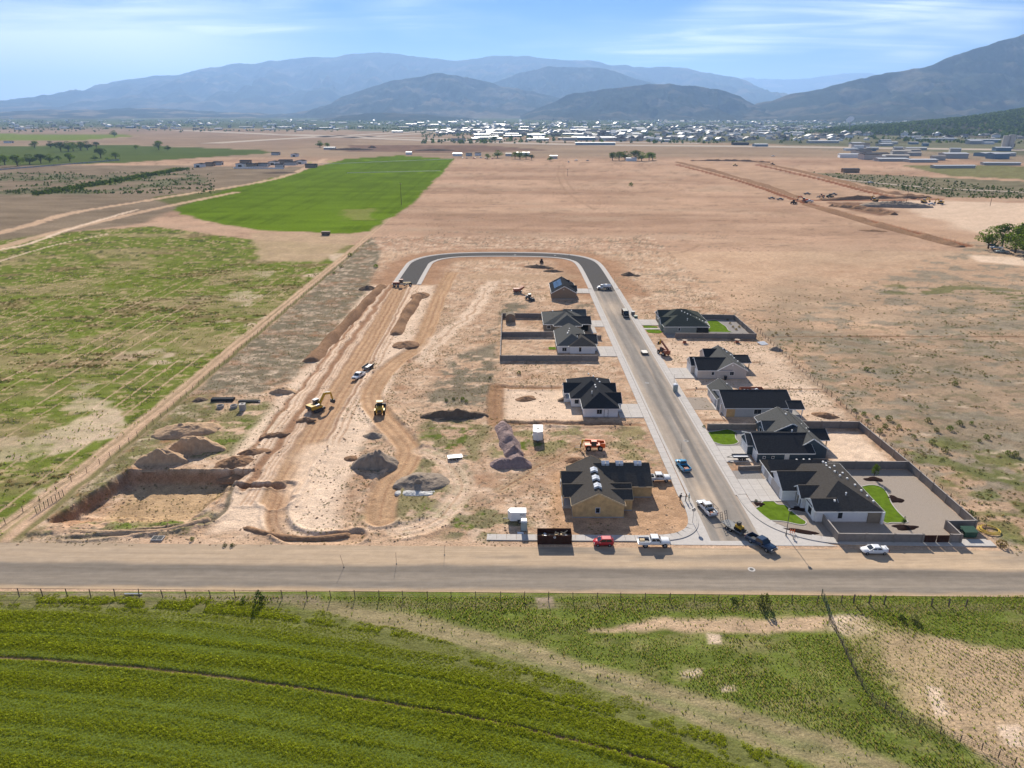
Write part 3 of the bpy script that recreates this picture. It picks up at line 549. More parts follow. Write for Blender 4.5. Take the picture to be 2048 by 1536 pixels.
def county(x, y):
    v = y                                                    # 0 = south edge, 14 = north edge
    c = lerp((0.165, 0.150, 0.135), (0.215, 0.190, 0.165), vn(x/30, v*1.6, 1))
    c = lerp(c, (0.115, 0.103, 0.093), np.exp(-((v-6.2)/1.1)**2)*0.65*(0.6+0.5*vn(x/14, v*2, 2)))
    c = lerp(c, (0.27, 0.235, 0.20), np.exp(-((v-3.6)/0.9)**2)*0.35*vn(x/20, v*3, 3))
    sand = sst(6.6, 8.2, v+1.2*(fbm(x/12, v/2, 4, 3)-0.5))*(0.60+0.35*fbm(x/9, v*0.8, 5, 4))
    asph = sst(0.45, 0.62, fbm(x/14, v/2.5, 8, 4))*sst(8.5, 10.5, v)*sst(-12, 2, x)*sst(200, 40, x)
    sand = sand*(1-0.6*asph)*sst(-420, 30, x-60)
    c = lerp(c, (0.42, 0.325, 0.235), np.clip(sand, 0, 0.95))
    c = lerp(c, (0.42, 0.33, 0.24), np.clip(sst(0.7, 0.0, v), 0, 1)*0.7)
    c = lerp(c, (0.36, 0.27, 0.185), np.clip(sst(1.5, 0.0, v+1.0*(fbm(x/5, v, 9, 3)-0.5))*0.8, 0, 1)); return 1.22*c*(0.84+0.32*fbm(x/2.5, v*6, 6, 3))[:, None]*(0.92+0.16*vn(x/60, v*9, 7))[:, None]*np.array((1.06, 1.0, 0.91))
def county_warp(x, y): return x, 99.25 - x*0.0140 + y
rd = painted_sheet('county_road', np.linspace(-330, 330, 900), np.linspace(0, 13.55, 42), 0.022, county, M['road_painted'], county_warp); tag(rd, kind='structure')
def street_col(x, y):
    u = x-42.2
    c = lerp((0.128, 0.118, 0.108), (0.175, 0.160, 0.145), vn(u*1.1, y/40, 11))
    c = lerp(c, (0.082, 0.077, 0.073), (np.exp(-((u-1.4)/0.8)**2)+0.5*np.exp(-((u+1.6)/0.7)**2))*0.55*sst(110, 160, y))
    c = lerp(c, (0.33, 0.265, 0.205), np.clip(sst(0.45, 0.72, fbm(u/1.1, y/55, 12, 4))*0.40 + 0.55*np.exp(-((y-131)/6)**2-((u+2.0)/2.2)**2) + 0.5*np.exp(-((y-288)/12)**2-((u)/4)**2), 0, 0.8))
    c = lerp(c, (0.070, 0.066, 0.063), sst(316, 319, y))
    c = lerp(c, (0.26, 0.22, 0.18), sst(3.9, 4.7, np.abs(u))*0.5*sst(325, 300, y))
    return 1.68*c*(0.86+0.28*fbm(u*1.6, y/5, 14, 3))[:, None]*np.array((1.03, 1.0, 0.96))
st = painted_sheet('street', np.linspace(37.35, 47.1, 24), np.linspace(114.7, 322, 420), 0.030, street_col, M['road_painted']); tag(st, kind='structure')
loop_path = smooth_path([(42.2, 321.9)] + [(42.2, 335)] + loop_c[2:], 10)
tag(ribbon(loop_path, -4.8, 4.8, -0.05, 0.028).build('loop_street', M['asphalt_new']), kind='structure')
M['runway'] = mat('runway', (0.44, 0.36, 0.285), 0.95, 0.12, 0.02)
for q, w_, nm in ((((300, 258), (700, 275), (1100, 288), (1500, 293), (2048, 300), (2300, 303)), 95, 'runway'), (((420, 287), (600, 276), (860, 262)), 70, 'runway'), (((690, 276), (930, 262)), 60, 'taxiway'), (((560, 268), (1024, 281), (1400, 287)), 55, 'taxiway'), (((1640, 355), (1850, 375), (2048, 385), (2300, 398)), 9, 'dirt_road'), (((1646, 282), (1636, 272), (1634, 264), (1650, 255), (1652, 250)), 30, 'highway')):
    tag(ribbon(wline(q, 16), -w_/2, w_/2, -0.5, 0.35).build(nm, M['runway']), kind='structure')
# kerbs, gutters and pavements
for sd, nm in ((-1, 'kerb'), (1, 'kerb')):
    a, b = sorted((sd*4.8, sd*5.5)); c_, d_ = sorted((sd*5.5, sd*7.0))
    o = ribbon(loop_path, a, b, -0.05, 0.06).build('kerb', M['concrete']); tag(o, kind='structure')
    o = ribbon(loop_path, c_, d_, -0.05, 0.16).build('pavement', M['concrete']); tag(o, kind='structure')
corner_w = [(36.9, 321.9), (36.9, 240), (37.0, 160), (37.1, 131)]
lk = smooth_path([(37.1, 131), (37.0, 124), (35.9, 119.2), (33.2, 116.2), (29.5, 114.9), (24, 114.6)], 6) + [(12, 114.75), (-4.8, 115.0)]
rk = smooth_path([(47.4, 132), (47.9, 125.5), (49.9, 120.2), (53.6, 116.6), (58.5, 114.3), (64, 113.5)], 6) + [(76, 113.2), (90, 112.9)]
kp = MB(); ribbon(corner_w, -0.45, 0.05, -0.05, 0.055, kp); tag(kp.build('gutter', M['concrete']), kind='structure')
kp = MB(); ribbon([(47.1, 132), (47.1, 240), (47.1, 321.9)], -0.03, 0.45, -0.05, 0.055, kp); tag(kp.build('gutter', M['concrete']), kind='structure')
tag(ribbon(lk, -0.1, 0.18, -0.05, 0.16).build('kerb', M['concrete']), kind='structure'); tag(ribbon(rk, -0.18, 0.1, -0.05, 0.16).build('kerb', M['concrete']), kind='structure')
tag(ribbon(corner_w, 0.05, 0.22, -0.05, 0.16).build('kerb', M['concrete']), kind='structure'); tag(ribbon([(47.1, 132), (47.1, 321.9)], 0.45, 0.62, -0.05, 0.16).build('kerb', M['concrete']), kind='structure')
ap = MB(); ap.prism([(37.5, 131), (37.45, 114.72), (47.05, 114.72), (47.25, 132), (47.85, 125.5), (49.8, 120.2), (53.5, 116.55), (58.4, 114.2), (60.5, 113.0), (26, 113.5), (29.5, 114.8), (33.2, 116.05), (35.85, 119.1), (36.95, 124), (37.05, 131)], -0.05, 0.034)
tag(ap.build('gutter_apron', M['concrete']), kind='structure')
def slab_walk(path_pts, off0, off1, step, z0, z1, name, m):
    """pavement of separate slabs with open joints"""
    root = bpy.data.objects.new(name, None); C.objects.link(root); tag(root, kind='structure')
    pts = path_pts; seg = [0]
    for a, b in zip(pts[:-1], pts[1:]): seg.append(seg[-1]+math.hypot(b[0]-a[0], b[1]-a[1]))
    def at(s):
        s = min(max(s, 0), seg[-1]-1e-6)
        k = max(j for j in range(len(seg)-1) if seg[j] <= s); t = (s-seg[k])/(seg[k+1]-seg[k])
        return (pts[k][0]+(pts[k+1][0]-pts[k][0])*t, pts[k][1]+(pts[k+1][1]-pts[k][1])*t)
    n = max(1, round(seg[-1]/step)); st_ = seg[-1]/n
    for k in range(n):
        ss = [k*st_+0.025, (k+0.5)*st_, (k+1)*st_-0.025]
        ribbon([at(s) for s in ss], off0, off1, z0, z1).build('slab', m, root)
    return root
slab_walk([(36.85, 131.2), (36.85, 321)][::-1], 0.2, 1.95, 2.6, -0.05, 0.150, 'pavement', M['concrete'])
slab_walk([(47.7, 132.2), (47.7, 321)], 0.04, 1.75, 2.6, -0.05, 0.150, 'pavement', M['concrete'])
slab_walk(lk, 0.2, 1.9, 1.9, -0.05, 0.150, 'pavement', M['concrete']); slab_walk(rk, -1.9, -0.2, 1.9, -0.05, 0.150, 'pavement', M['concrete'])
def driveway(x0, x1, y0, y1, nx, ny, m, z=0.13):
    root = bpy.data.objects.new('driveway', None); C.objects.link(root); tag(root, kind='structure')
    dx, dy = (x1-x0)/nx, (y1-y0)/ny
    for a in range(nx):
        for b in range(ny): MB().box(x0+a*dx+0.02, x0+(a+1)*dx-0.02, y0+b*dy+0.02, y0+(b+1)*dy-0.02, -0.05, z).build('slab', m, root)
    return root
driveway(49.5, 56.0, 129.3, 138.9, 3, 4, M['concrete']); driveway(49.5, 55.7, 147.2, 155.6, 2, 4, M['concrete']); driveway(49.5, 56.0, 203.0, 212.4, 2, 3, M['concrete'])
driveway(49.5, 57.3, 261.3, 269.3, 2, 3, M['concrete']); driveway(49.5, 55.4, 255.6, 257.4, 3, 1, M['concrete']); driveway(28.6, 34.85, 172.9, 182.4, 2, 3, M['concrete'])
driveway(29.0, 34.85, 224.0, 234.8, 2, 3, M['concrete']); driveway(29.6, 34.85, 259.2, 268.0, 2, 3, M['concrete']); driveway(29.4, 31.2, 251.0, 259.1, 1, 3, M['concrete']); driveway(28.8, 34.85, 313.4, 322.4, 2, 2, M['concrete'])
driveway(55.2, 57.6, 178.2, 183.0, 1, 2, M['concrete']); driveway(76.9, 82.0, 113.5, 114.05, 2, 1, M['concrete']); driveway(83.9, 89.4, 113.4, 115.2, 3, 1, M['concrete'])
def sheet(name, poly, z, m, **k): return tag(MB().prism(poly, z-0.12, z).build(name, m), kind='structure', **k)
Zp = lambda ox, oy, s, pts: [g(ox+a/s, oy+b/s) for a, b in pts]
sheet('gravel_yard', [(61.2, 114.7), (76.9, 114.5), (83.6, 114.4), (83.6, 118.9), (89.3, 119.2), (89.3, 143.4), (55.5, 143.6), (55.5, 139.0), (61.2, 139)], 0.035, M['gravel_tan'])
sheet('gravel_yard', [(49.7, 129.2), (49.9, 126), (51.6, 121.3), (55.0, 118), (59.4, 116), (61, 115.4), (61, 129.2)], 0.040, M['gravel_tan'])
sheet('gravel_yard', [(49.6, 139.0), (55.4, 139.0), (55.4, 143), (49.6, 143)], 0.038, M['gravel_grey'])
sheet('gravel_yard', [(49.6, 155.7), (62, 155.7), (62, 165.0), (49.6, 165.0)], 0.036, M['gravel_grey'])
sheet('gravel_yard', [(56, 245.3), (87, 244.6), (86.8, 269.2), (56, 270)], 0.036, M['gravel_grey'])
sheet('gravel_drive', [(49.5, 178.5), (55.2, 178.5), (55.2, 187.4), (49.5, 187.4)], 0.034, M['gravel_tan'])
def lawn(pts, z=0.075, edge=True, n=5):
    p = smooth_path(pts+[pts[0]], n)[:-1]
    o = sheet('lawn', p, z, M['lawn'])
    if edge: ribbon(p+[p[0]], -0.16, 0.02, 0.0, z+0.05).build('edging', M['concrete'], o) if sum((p[k][0]*p[(k+1) % len(p)][1]-p[(k+1) % len(p)][0]*p[k][1]) for k in range(len(p))) < 0 else ribbon(p+[p[0]], -0.02, 0.16, 0.0, z+0.05).build('edging', M['concrete'], o)
lawn(Zp(1380, 820, 3.2, [(388, 635), (440, 622), (468, 588), (528, 584), (560, 605), (610, 612), (650, 650), (700, 690), (738, 715), (732, 733), (690, 733), (600, 714), (520, 708), (448, 708)]))
lawn([(71.4, 133.6)] + Zp(1500, 660, 3.491, [(830, 1085), (920, 1102), (965, 1160), (985, 1210), (1030, 1270), (1092, 1332), (1088, 1345), (990, 1346), (938, 1344)]) + [(72.6, 126)])
lawn(Zp(1380, 820, 3.2, [(92, 148), (180, 135), (240, 126), (283, 141), (290, 182), (308, 205), (280, 221), (212, 224), (150, 205), (105, 190)]))
lawn(Zp(1280, 600, 7.877, [(1050, 340), (1130, 322), (1210, 327), (1290, 380), (1350, 420), (1390, 480), (1440, 508), (1200, 508), (1040, 500), (1100, 440), (1080, 380)]))
lawn([(50.0, 257.8), (54.4, 257.8), (54.8, 260.0), (50.0, 260.8)], edge=False, n=2); lawn([(50.2, 251.6), (54, 250.8), (55.4, 252.6), (54.4, 255.2), (50.2, 255.2)], edge=False, n=3)
lawn([(12.6, 231.6), (15.0, 231.4), (15.0, 234.2), (12.6, 234.2)], edge=False, n=1)
bed_labels = ['dark mulch bed with a black stone at the corner of the front lawn', 'long dark mulch bed beside the street lamp on the corner', 'dark mulch bed at the house wall behind the front lawn', 'dark mulch bed round the young tree by the back wall', 'dark mulch bed east of the curved back lawn', 'dark mulch bed near the south wall below the curved back lawn']
for (cx_, cy_2, a, b, rz), lb in zip(((g(1519, 1009)[0], g(1519, 1009)[1], 1.1, 1.0, 0), (*g(1600, 1064), 3.6, 1.1, -0.35), (*g(1599, 1018), 1.8, 1.0, -0.5), (*g(1747, 959), 2.1, 1.1, 0), (*g(1790, 999), 1.5, 1.6, 0.6), (*g(1810, 1055), 2.4, 1.1, 0)), bed_labels):
    pts = []
    for k in range(22):
        t = 2*math.pi*k/22; r_ = 1+0.16*math.sin(3*t+cx_)+0.10*math.sin(5*t+cy_2); x, y = a*math.cos(t)*r_, b*math.sin(t)*r_
        pts.append((x*math.cos(rz)-y*math.sin(rz), x*math.sin(rz)+y*math.cos(rz)))
    mb = MB(); mb.add([(x, y, 0) for x, y in pts]+[(x*0.55, y*0.55, 0.16) for x, y in pts]+[(0, 0, 0.2)], [(k, (k+1) % 22, 22+(k+1) % 22, 22+k) for k in range(22)]+[(22+k, 22+(k+1) % 22, 44) for k in range(22)])
    tag(mb.build('mulch_bed', M['mulch'], loc=(cx_, cy_2, 0.04)), lb, 'mulch bed', 'mulch beds of the corner house')
for a, b, lb in ((1306, 690, 'manhole cover in the street level with the cream trailer'), (1268, 560, 'manhole cover near the loop road bend'), (1294, 766, 'manhole cover mid street by the beige house'), (1503, 1139, 'manhole cover with a white collar on the county road'), (1030, 510, 'manhole cover on the far straight of the loop'), (1110, 511, 'manhole cover near the lone person on the loop'), (1372, 882, 'manhole cover mid street above the sky blue pickup')):
    x, y = g(a, b); o = thing('manhole', lb, 'manhole', (x, y, 0.03), 0, 'manhole covers in the road')
    MB().tube((0, 0, -0.02), (0, 0, 0.012), 0.65, 0.65, 18).build('collar', M['concrete'] if b > 1100 else M['concrete_grey'], o); MB().tube((0, 0, 0.0), (0, 0, 0.02), 0.36, 0.36, 14).build('cover', M['steel_dark'], o)

# ================================================================== houses
class House:
    def __init__(s, name, label, cx_, cy_2, wall, roof, trim='trim_white', thick=0.15):
        s.o = thing(name, label, 'house', (cx_, cy_2, 0)); s.cx, s.cy = cx_, cy_2; s.w = MB(); s.wm, s.rm, s.tm = wall, roof, trim; s.k = 0; s.t = thick
        s.f = MB(); s.fnd = MB()
    def L(s, v): return [(p[0]-s.cx, p[1]-s.cy, p[2]) for p in v]
    def emb(s, mb): mb.v = s.L(mb.v); return mb
    def gable(s, x0, x1, y0, y1, axis, e, r, o=0.4, og=0.3, walls=True, roofmat=None, fascia=True, floor=0.0):
        s.k += 1; j = 0.004*s.k; e += j; r += j
        if axis == 'x': A0, A1, B0, B1 = y0, y1, x0, x1
        else: A0, A1, B0, B1 = x0, x1, y0, y1
        m = (A0+A1)/2; kk = (r-e)/((A1-A0)/2); t = s.t
        sw = (lambda pts: [(q, p, z) for p, q, z in pts]) if axis == 'x' else (lambda pts: pts)
        if walls:
            pr = [(A0, floor), (A1, floor), (A1, e), (m, r), (A0, e)]; b = MB().ext(pr, B0, B1); s.w.add(sw(b.v), b.f)
            fb = MB().ext([(A0-0.03, -0.1), (A1+0.03, -0.1), (A1+0.03, 0.22), (A0-0.03, 0.22)], B0-0.03, B1+0.03); s.fnd.add(sw(fb.v), fb.f)
        ze = e-kk*o; up = 0.03
        rb = MB()
        for sg in (-1, 1):
            ed = A0-o if sg < 0 else A1+o
            b = MB().ext([(ed, ze+up), (m, r+up), (m, r+up+t), (ed, ze+up+t)], B0-og, B1+og); rb.add(sw(b.v), b.f)
        s.emb(rb).build('roof', M[roofmat or s.rm], s.o)
        cp = MB().beam((m, B0-og, r+up+t+0.01), (m, B1+og, r+up+t+0.01), 0.34, 0.05); cp.v = sw(cp.v); s.emb(cp).build('ridge_cap', M[roofmat or s.rm], s.o)
        if fascia:
            for sg in (-1, 1):
                ed = A0-o if sg < 0 else A1+o
                for bb_ in (B0-og-0.02, B1+og+0.02):
                    b = MB().beam((ed, bb_, ze+0.06), (m, bb_, r+0.06), 0.05, 0.24); s.f.add(sw(b.v), b.f)
                b = MB().beam((ed-sg*-0.03, B0-og, ze+0.05), (ed-sg*-0.03, B1+og, ze+0.05), 0.07, 0.18); s.f.add(sw(b.v), b.f)
        return s
    def hip(s, x0, x1, y0, y1, e, r, axis='y', inset=None, o=0.45, walls=True, ends=(1, 1), roofmat=None):
        s.k += 1; j = 0.004*s.k; e += j; r += j
        if walls: s.w.box(x0, x1, y0, y1, 0, e); s.fnd.box(x0-0.03, x1+0.03, y0-0.03, y1+0.03, -0.1, 0.22)
        half_ = (x1-x0)/2 if axis == 'y' else (y1-y0)/2; inset = half_ if inset is None else inset; kk = (r-e)/half_; ze = e-kk*o
        a0, a1, b0, b1 = x0-o, x1+o, y0-o, y1+o
        if axis == 'y': p, q = ((a0+a1)/2, y0+inset*ends[0]-o*(1-ends[0]), r), ((a0+a1)/2, y1-inset*ends[1]+o*(1-ends[1]), r)
        else: p, q = (x0+inset*ends[0]-o*(1-ends[0]), (b0+b1)/2, r), (x1-inset*ends[1]+o*(1-ends[1]), (b0+b1)/2, r)
        t = s.t+0.03
        v = [(a0, b0, ze+t), (a1, b0, ze+t), (a1, b1, ze+t), (a0, b1, ze+t), (p[0], p[1], r+t), (q[0], q[1], r+t), (a0, b0, ze+0.02), (a1, b0, ze+0.02), (a1, b1, ze+0.02), (a0, b1, ze+0.02)]
        f = [(0, 1, 4), (1, 2, 5, 4), (2, 3, 5), (3, 0, 4, 5)] if axis == 'y' else [(0, 1, 5, 4), (1, 2, 5), (2, 3, 4, 5), (3, 0, 4)]
        mb = MB().add(v, f+[(0, 6, 7, 1), (1, 7, 8, 2), (2, 8, 9, 3), (3, 9, 6, 0), (6, 9, 8, 7)]); s.emb(mb).build('roof', M[roofmat or s.rm], s.o)
        for (xa, ya, xb, yb) in ((a0, b0-0.03, a1, b0-0.03), (a1+0.03, b0, a1+0.03, b1), (a0, b1+0.03, a1, b1+0.03), (a0-0.03, b0, a0-0.03, b1)): s.f.beam((xa, ya, ze+0.08), (xb, yb, ze+0.08), 0.06, 0.17)
        return s
    def post(s, x, y, z, m='trim_white', w=0.22, z0=0.0):
        s.emb(MB().box(x-w/2, x+w/2, y-w/2, y+w/2, z0, z)).build('post', M[m], s.o)
    def slab(s, x0, x1, y0, y1, z=0.14, m='concrete_grey'): s.emb(MB().box(x0, x1, y0, y1, -0.05, z)).build('porch', M[m], s.o)
    def open_(s, side, c, at, z0, w, h, name, fm, pm, split=1, rows=1, fr=0.10):
        """framed opening; side S/N: wall at y=at centred x=c; W/E: wall at x=at centred y=c"""
        sgn = -1 if side in 'SW' else 1
        def bx(u0, u1, d0, d1, z_0, z_1):
            d0, d1 = sorted((at+sgn*d0, at+sgn*d1))
            return (u0, u1, d0, d1, z_0, z_1) if side in 'SN' else (d0, d1, u0, u1, z_0, z_1)
        b = MB(); u0, u1 = c-w/2, c+w/2
        for q in ((u0-fr, u1+fr, -0.05, 0.06, z0-fr, z0), (u0-fr, u1+fr, -0.05, 0.06, z0+h, z0+h+fr), (u0-fr, u0, -0.05, 0.06, z0, z0+h), (u1, u1+fr, -0.05, 0.06, z0, z0+h)): b.box(*bx(*q))
        f = s.emb(b).build(name, M[fm], s.o)
        for k in range(split):
            for r_ in range(rows):
                gp = 0.025; a0 = u0+w*k/split+(gp if k else 0); a1 = u0+w*(k+1)/split-(gp if k < split-1 else 0); z_0 = z0+h*r_/rows+(gp if r_ else 0); z_1 = z0+h*(r_+1)/rows-(gp if r_ < rows-1 else 0)
                s.emb(MB().box(*bx(a0, a1, -0.04, 0.02, z_0, z_1))).build('pane' if name == 'window' else 'panel', M[pm], f)
        return f
    def window(s, side, c, at, z0=1.0, w=1.4, h=1.2, split=2, fm=None): return s.open_(side, c, at, z0, w, h, 'window', fm or s.tm, 'glass_dark', split)
    def door(s, side, c, at, m='trim_white', w=0.95, h=2.05, fm=None):
        f = s.open_(side, c, at, 0.2, w, h, 'door', fm or s.tm, m, 1, 1, 0.08); sgn = -1 if side in 'SW' else 1
        p = (c+w*0.36, at+sgn*0.06, 1.15) if side in 'SN' else (at+sgn*0.06, c+w*0.36, 1.15)
        s.emb(MB().cbox(*p, 0.09, 0.09, 0.09)).build('handle', M['steel'], f); return f
    def garage(s, side, c, at, w=4.9, h=2.15, m='trim_white', fm=None): return s.open_(side, c, at, 0.12, w, h, 'garage_door', fm or s.tm, m, 1, 4, 0.13)
    def vent(s, x, y, z, big=False):
        b = MB()
        if big: b.tube((x, y, z-0.25), (x, y, z+0.45), 0.11, 0.11, 8).tube((x, y, z+0.45), (x, y, z+0.62), 0.2, 0.12, 8)
        else: b.box(x-0.17, x+0.17, y-0.17, y+0.17, z-0.2, z+0.14)
        s.emb(b).build('roof_vent', M['trim_white'], s.o)
    def done(s):
        s.emb(s.w).build('wall', M[s.wm], s.o); s.emb(s.f).build('fascia', M[s.tm], s.o); s.emb(s.fnd).build('foundation', M['concrete_grey'], s.o); return s.o
# 1 framed house in bare sheathing, corner plot
h = House('framed_house', 'unfinished gabled house in bare yellow board sheathing on the street corner', 18, 130, 'osb', 'shingle_brown', 'lumber', 0.10)
h.gable(12.1, 22.2, 123.0, 139.6, 'y', 2.75, 5.35, 0.35, 0.05)
h.gable(10.4, 15.0, 131.4, 137.4, 'x', 2.75, 4.25, 0.3, 0.05); h.gable(10.3, 16.0, 127.2, 131.2, 'x', 2.78, 4.05, 0.55, 0.05, walls=False)
h.gable(17.2, 29.2, 131.0, 141.4, 'x', 2.75, 5.3, 0.35, 0.1)
h.gable(18.5, 24.3, 125.7, 129.2, 'x', 2.75, 3.85, 0.3, 0.08); h.gable(18.5, 24.6, 128.6, 131.6, 'x', 2.75, 3.75, 0.3, 0.05)
for x, y in ((10.45, 126.7), (10.45, 128.4)): h.post(x, y, 2.75, 'lumber', 0.16)
h.emb(MB().beam((10.45, 126.6, 2.72), (10.45, 131.2, 2.72), 0.14, 0.24)).build('beam', M['lumber'], h.o)
h.window('S', 17.0, 123.0, 1.15, 0.75, 1.05, 1, 'wrap_white'); h.window('W', 134.4, 10.4, 0.9, 1.2, 1.3, 2, 'wrap_white'); h.garage('E', 136.4, 29.2, 4.9, 2.2, 'glass_dark', 'lumber')
h.slab(10.3, 12.0, 126.6, 131.0, 0.42, 'concrete'); h.done()
bl = 'bundle of roofing wrapped in pale film, lying on the bare house ridge'
for k, (x, y, z) in enumerate(((17.15, 126.0, 5.35), (17.15, 129.3, 5.35), (17.15, 132.8, 5.35), (19.9, 136.2, 5.35), (22.9, 136.2, 5.35), (26.8, 136.2, 5.35))):
    al = k < 3; o = thing('shingle_bundle', ('film wrapped shingle bundle, %s of three along the long front ridge' % ('nearest to the gable', 'middle', 'last')[k]) if al else ('film wrapped shingle bundle on the garage wing ridge, %s' % ('beside the main roof', 'the middle one', 'at the open end')[k-3]), 'shingle bundle', (x, y, z+0.10), 0 if al else R(90), 'shingle bundles laid over the ridges')
    b = MB()
    for d in (-0.42, 0.42): b.add([(-0.75, d-0.36, -0.30), (-0.75, d+0.36, -0.30), (0, d+0.36, 0.06), (0, d-0.36, 0.06), (-0.75, d-0.36, 0.16), (-0.75, d+0.36, 0.16), (0, d+0.36, 0.52), (0, d-0.36, 0.52)], [(0, 3, 2, 1), (4, 5, 6, 7), (0, 1, 5, 4), (1, 2, 6, 5), (2, 3, 7, 6), (3, 0, 4, 7)]).add([(0.75, d-0.36, -0.30), (0.75, d+0.36, -0.30), (0, d+0.36, 0.06), (0, d-0.36, 0.06), (0.75, d-0.36, 0.16), (0.75, d+0.36, 0.16), (0, d+0.36, 0.52), (0, d-0.36, 0.52)], [(0, 3, 2, 1), (4, 5, 6, 7), (0, 1, 5, 4), (1, 2, 6, 5), (2, 3, 7, 6), (3, 0, 4, 7)])
    b.build('package', M['wrap_white'], o); MB().box(-0.8, 0.8, -0.06, 0.06, 0.10, 0.2).build('strap', M['plastic_black'], o)
# 2 white corner house, hipped dark roof
h = House('corner_house', 'white stucco house with dark hipped roof on the landscaped corner plot', 64, 130, 'stucco_white', 'shingle_brown')
h.hip(59.6, 72.2, 121.2, 141.0, 2.75, 5.75, 'y')
h.hip(56.0, 68, 135.2, 142.6, 2.75, 4.7, 'x', ends=(0, 0)); h.gable(55.9, 68, 129.4, 137.2, 'x', 2.75, 4.85, 0.4, 0.3)
h.gable(58.7, 66, 126.4, 130.4, 'x', 2.75, 4.2, 0.4, 0.4); h.gable(59.3, 64.0, 121.5, 125.6, 'x', 2.78, 3.9, 0.3, 0.25)
h.gable(58.9, 60.2, 127.6, 129.2, 'x', 2.4, 3.0, 0.2, 0.2)
h.garage('W', 133.4, 55.9, 5.0, 2.2, 'siding_beige'); h.garage('W', 139.2, 56.0, 2.7, 2.2, 'siding_beige'); h.window('W', 123.5, 59.3, 0.7, 1.6, 1.5, 2); h.window('S', 64.3, 121.2, 1.1, 0.6, 1.3, 1, 'plastic_black'); h.door('W', 128.2, 58.7, 'siding_taupe')
h.emb(MB().box(69.7, 72.25, 120.9, 125.0, 0.05, 2.45)).build('patio_shade_box', M['siding_taupe'], h.o)  # solid box on the wall; darker colour stands in for patio shade
h.post(72.4, 120.75, 2.7, 'stucco_white', 0.5); h.post(58.9, 127.0, 2.7, 'stucco_white', 0.4); h.post(58.9, 129.3, 2.7, 'stucco_white', 0.4); h.slab(57.0, 59.6, 126.6, 129.5)
for k, (x, y, z) in enumerate(((63, 141.3, 3.6), (64.5, 141.2, 3.7), (65.8, 141.2, 3.7), (66.6, 136.5, 5.55), (67.0, 136.0, 5.5), (66.5, 134.6, 5.6), (66.9, 133.8, 5.5), (67.4, 132.4, 5.4), (67.9, 131.0, 5.2), (69.2, 136.6, 4.5), (69.9, 134, 4.2), (69.7, 131.4, 4.3), (70.4, 129.2, 4.0), (70.8, 127.2, 3.8), (71.2, 125.4, 3.6), (71.6, 123.6, 3.4))): h.vent(x, y, z)
h.vent(66.3, 124.3, 4.4, True); h.vent(63.6, 123.0, 3.9); h.done()
# 3 blue-grey house
h = House('blue_house', 'dark blue grey gabled house with white garage doors and a white trailer out front', 65, 156, 'siding_blue', 'shingle_grey')
h.gable(66.0, 73.0, 148.8, 164.6, 'y', 2.75, 5.2, 0.4, 0.3); h.gable(56.4, 69, 146.5, 158.0, 'x', 2.75, 5.0, 0.4, 0.25, roofmat='shingle_dark_and_shade')  # cross roof facing the camera coloured darker, its shade painted in
h.gable(62.4, 72.9, 157.0, 167.0, 'y', 2.75, 5.35, 0.4, 0.3); h.gable(61.9, 68, 159.2, 163.6, 'x', 2.72, 4.1, 0.35, 0.25); h.gable(70, 75.6, 154.0, 160.2, 'x', 2.5, 3.9, 0.3, 0.2, walls=False, roofmat='shingle_dark_and_shade'); h.gable(55.3, 59, 150.8, 155.8, 'x', 2.72, 4.35, 0.35, 0.2)  # rear porch roof likewise gets its shade as a darker colour
for y in (154.3, 159.8): h.post(75.3, y, 2.4, 'lumber', 0.2)
h.garage('W', 153.2, 55.3, 4.4, 2.2); h.garage('W', 148.6, 56.4, 2.7, 2.2); h.door('S', 63.0, 146.5); h.window('S', 57.8, 146.5, 1.35, 0.45, 0.45, 1); h.window('S', 59.8, 146.5, 1.35, 0.45, 0.45, 1); h.window('S', 67.8, 148.8, 1.0, 1.3, 1.2, 1); h.window('W', 161.5, 61.9, 0.9, 1.4, 1.3)
for x, y, z in ((69.6, 160.5, 4.9), (70.4, 158.5, 4.6), (70.9, 156.6, 4.3), (71.0, 152.4, 4.0), (68.0, 162.6, 5.5)): h.vent(x, y, z)
h.vent(70.4, 153.6, 4.35, True); h.vent(65.8, 152.4, 5.25, True); h.done()
# 4 long grey house
h = House('grey_house', 'long pale grey house with one wide black roof slope and rear porch', 66, 180, 'siding_grey', 'shingle_dark_and_shade')
h.gable(56.4, 74.2, 173.4, 186.0, 'x', 2.75, 5.15, 0.45, 0.3); h.gable(56.0, 62, 179.6, 189.6, 'y', 2.75, 4.9, 0.4, 0.3, roofmat='shingle_grey'); h.gable(73, 77.0, 173.0, 178.4, 'x', 2.62, 3.65, 0.4, 0.1, walls=False)  # side wing stays grey; camera-facing slopes carry shade in their colour
for x, y in ((76.7, 173.2), (76.7, 178.0), (55.7, 175.5), (55.7, 179.0), (56.6, 173.4)): h.post(x, y, 2.6, 'trim_white', 0.2)
h.window('S', 65.0, 173.4, 0.9, 1.9, 1.3, 2); h.window('S', 72.8, 173.4, 1.2, 0.7, 0.9, 1); h.emb(MB().box(56.5, 59.0, 173.33, 173.39, 0.1, 2.3)).build('porch_wall', M['osb'], h.o); h.garage('W', 184.4, 56.0, 4.6); h.door('W', 177, 56.4, 'siding_brown'); h.vent(60.4, 187, 4.3)
h.slab(74.3, 77.0, 173.2, 178.3); h.done()
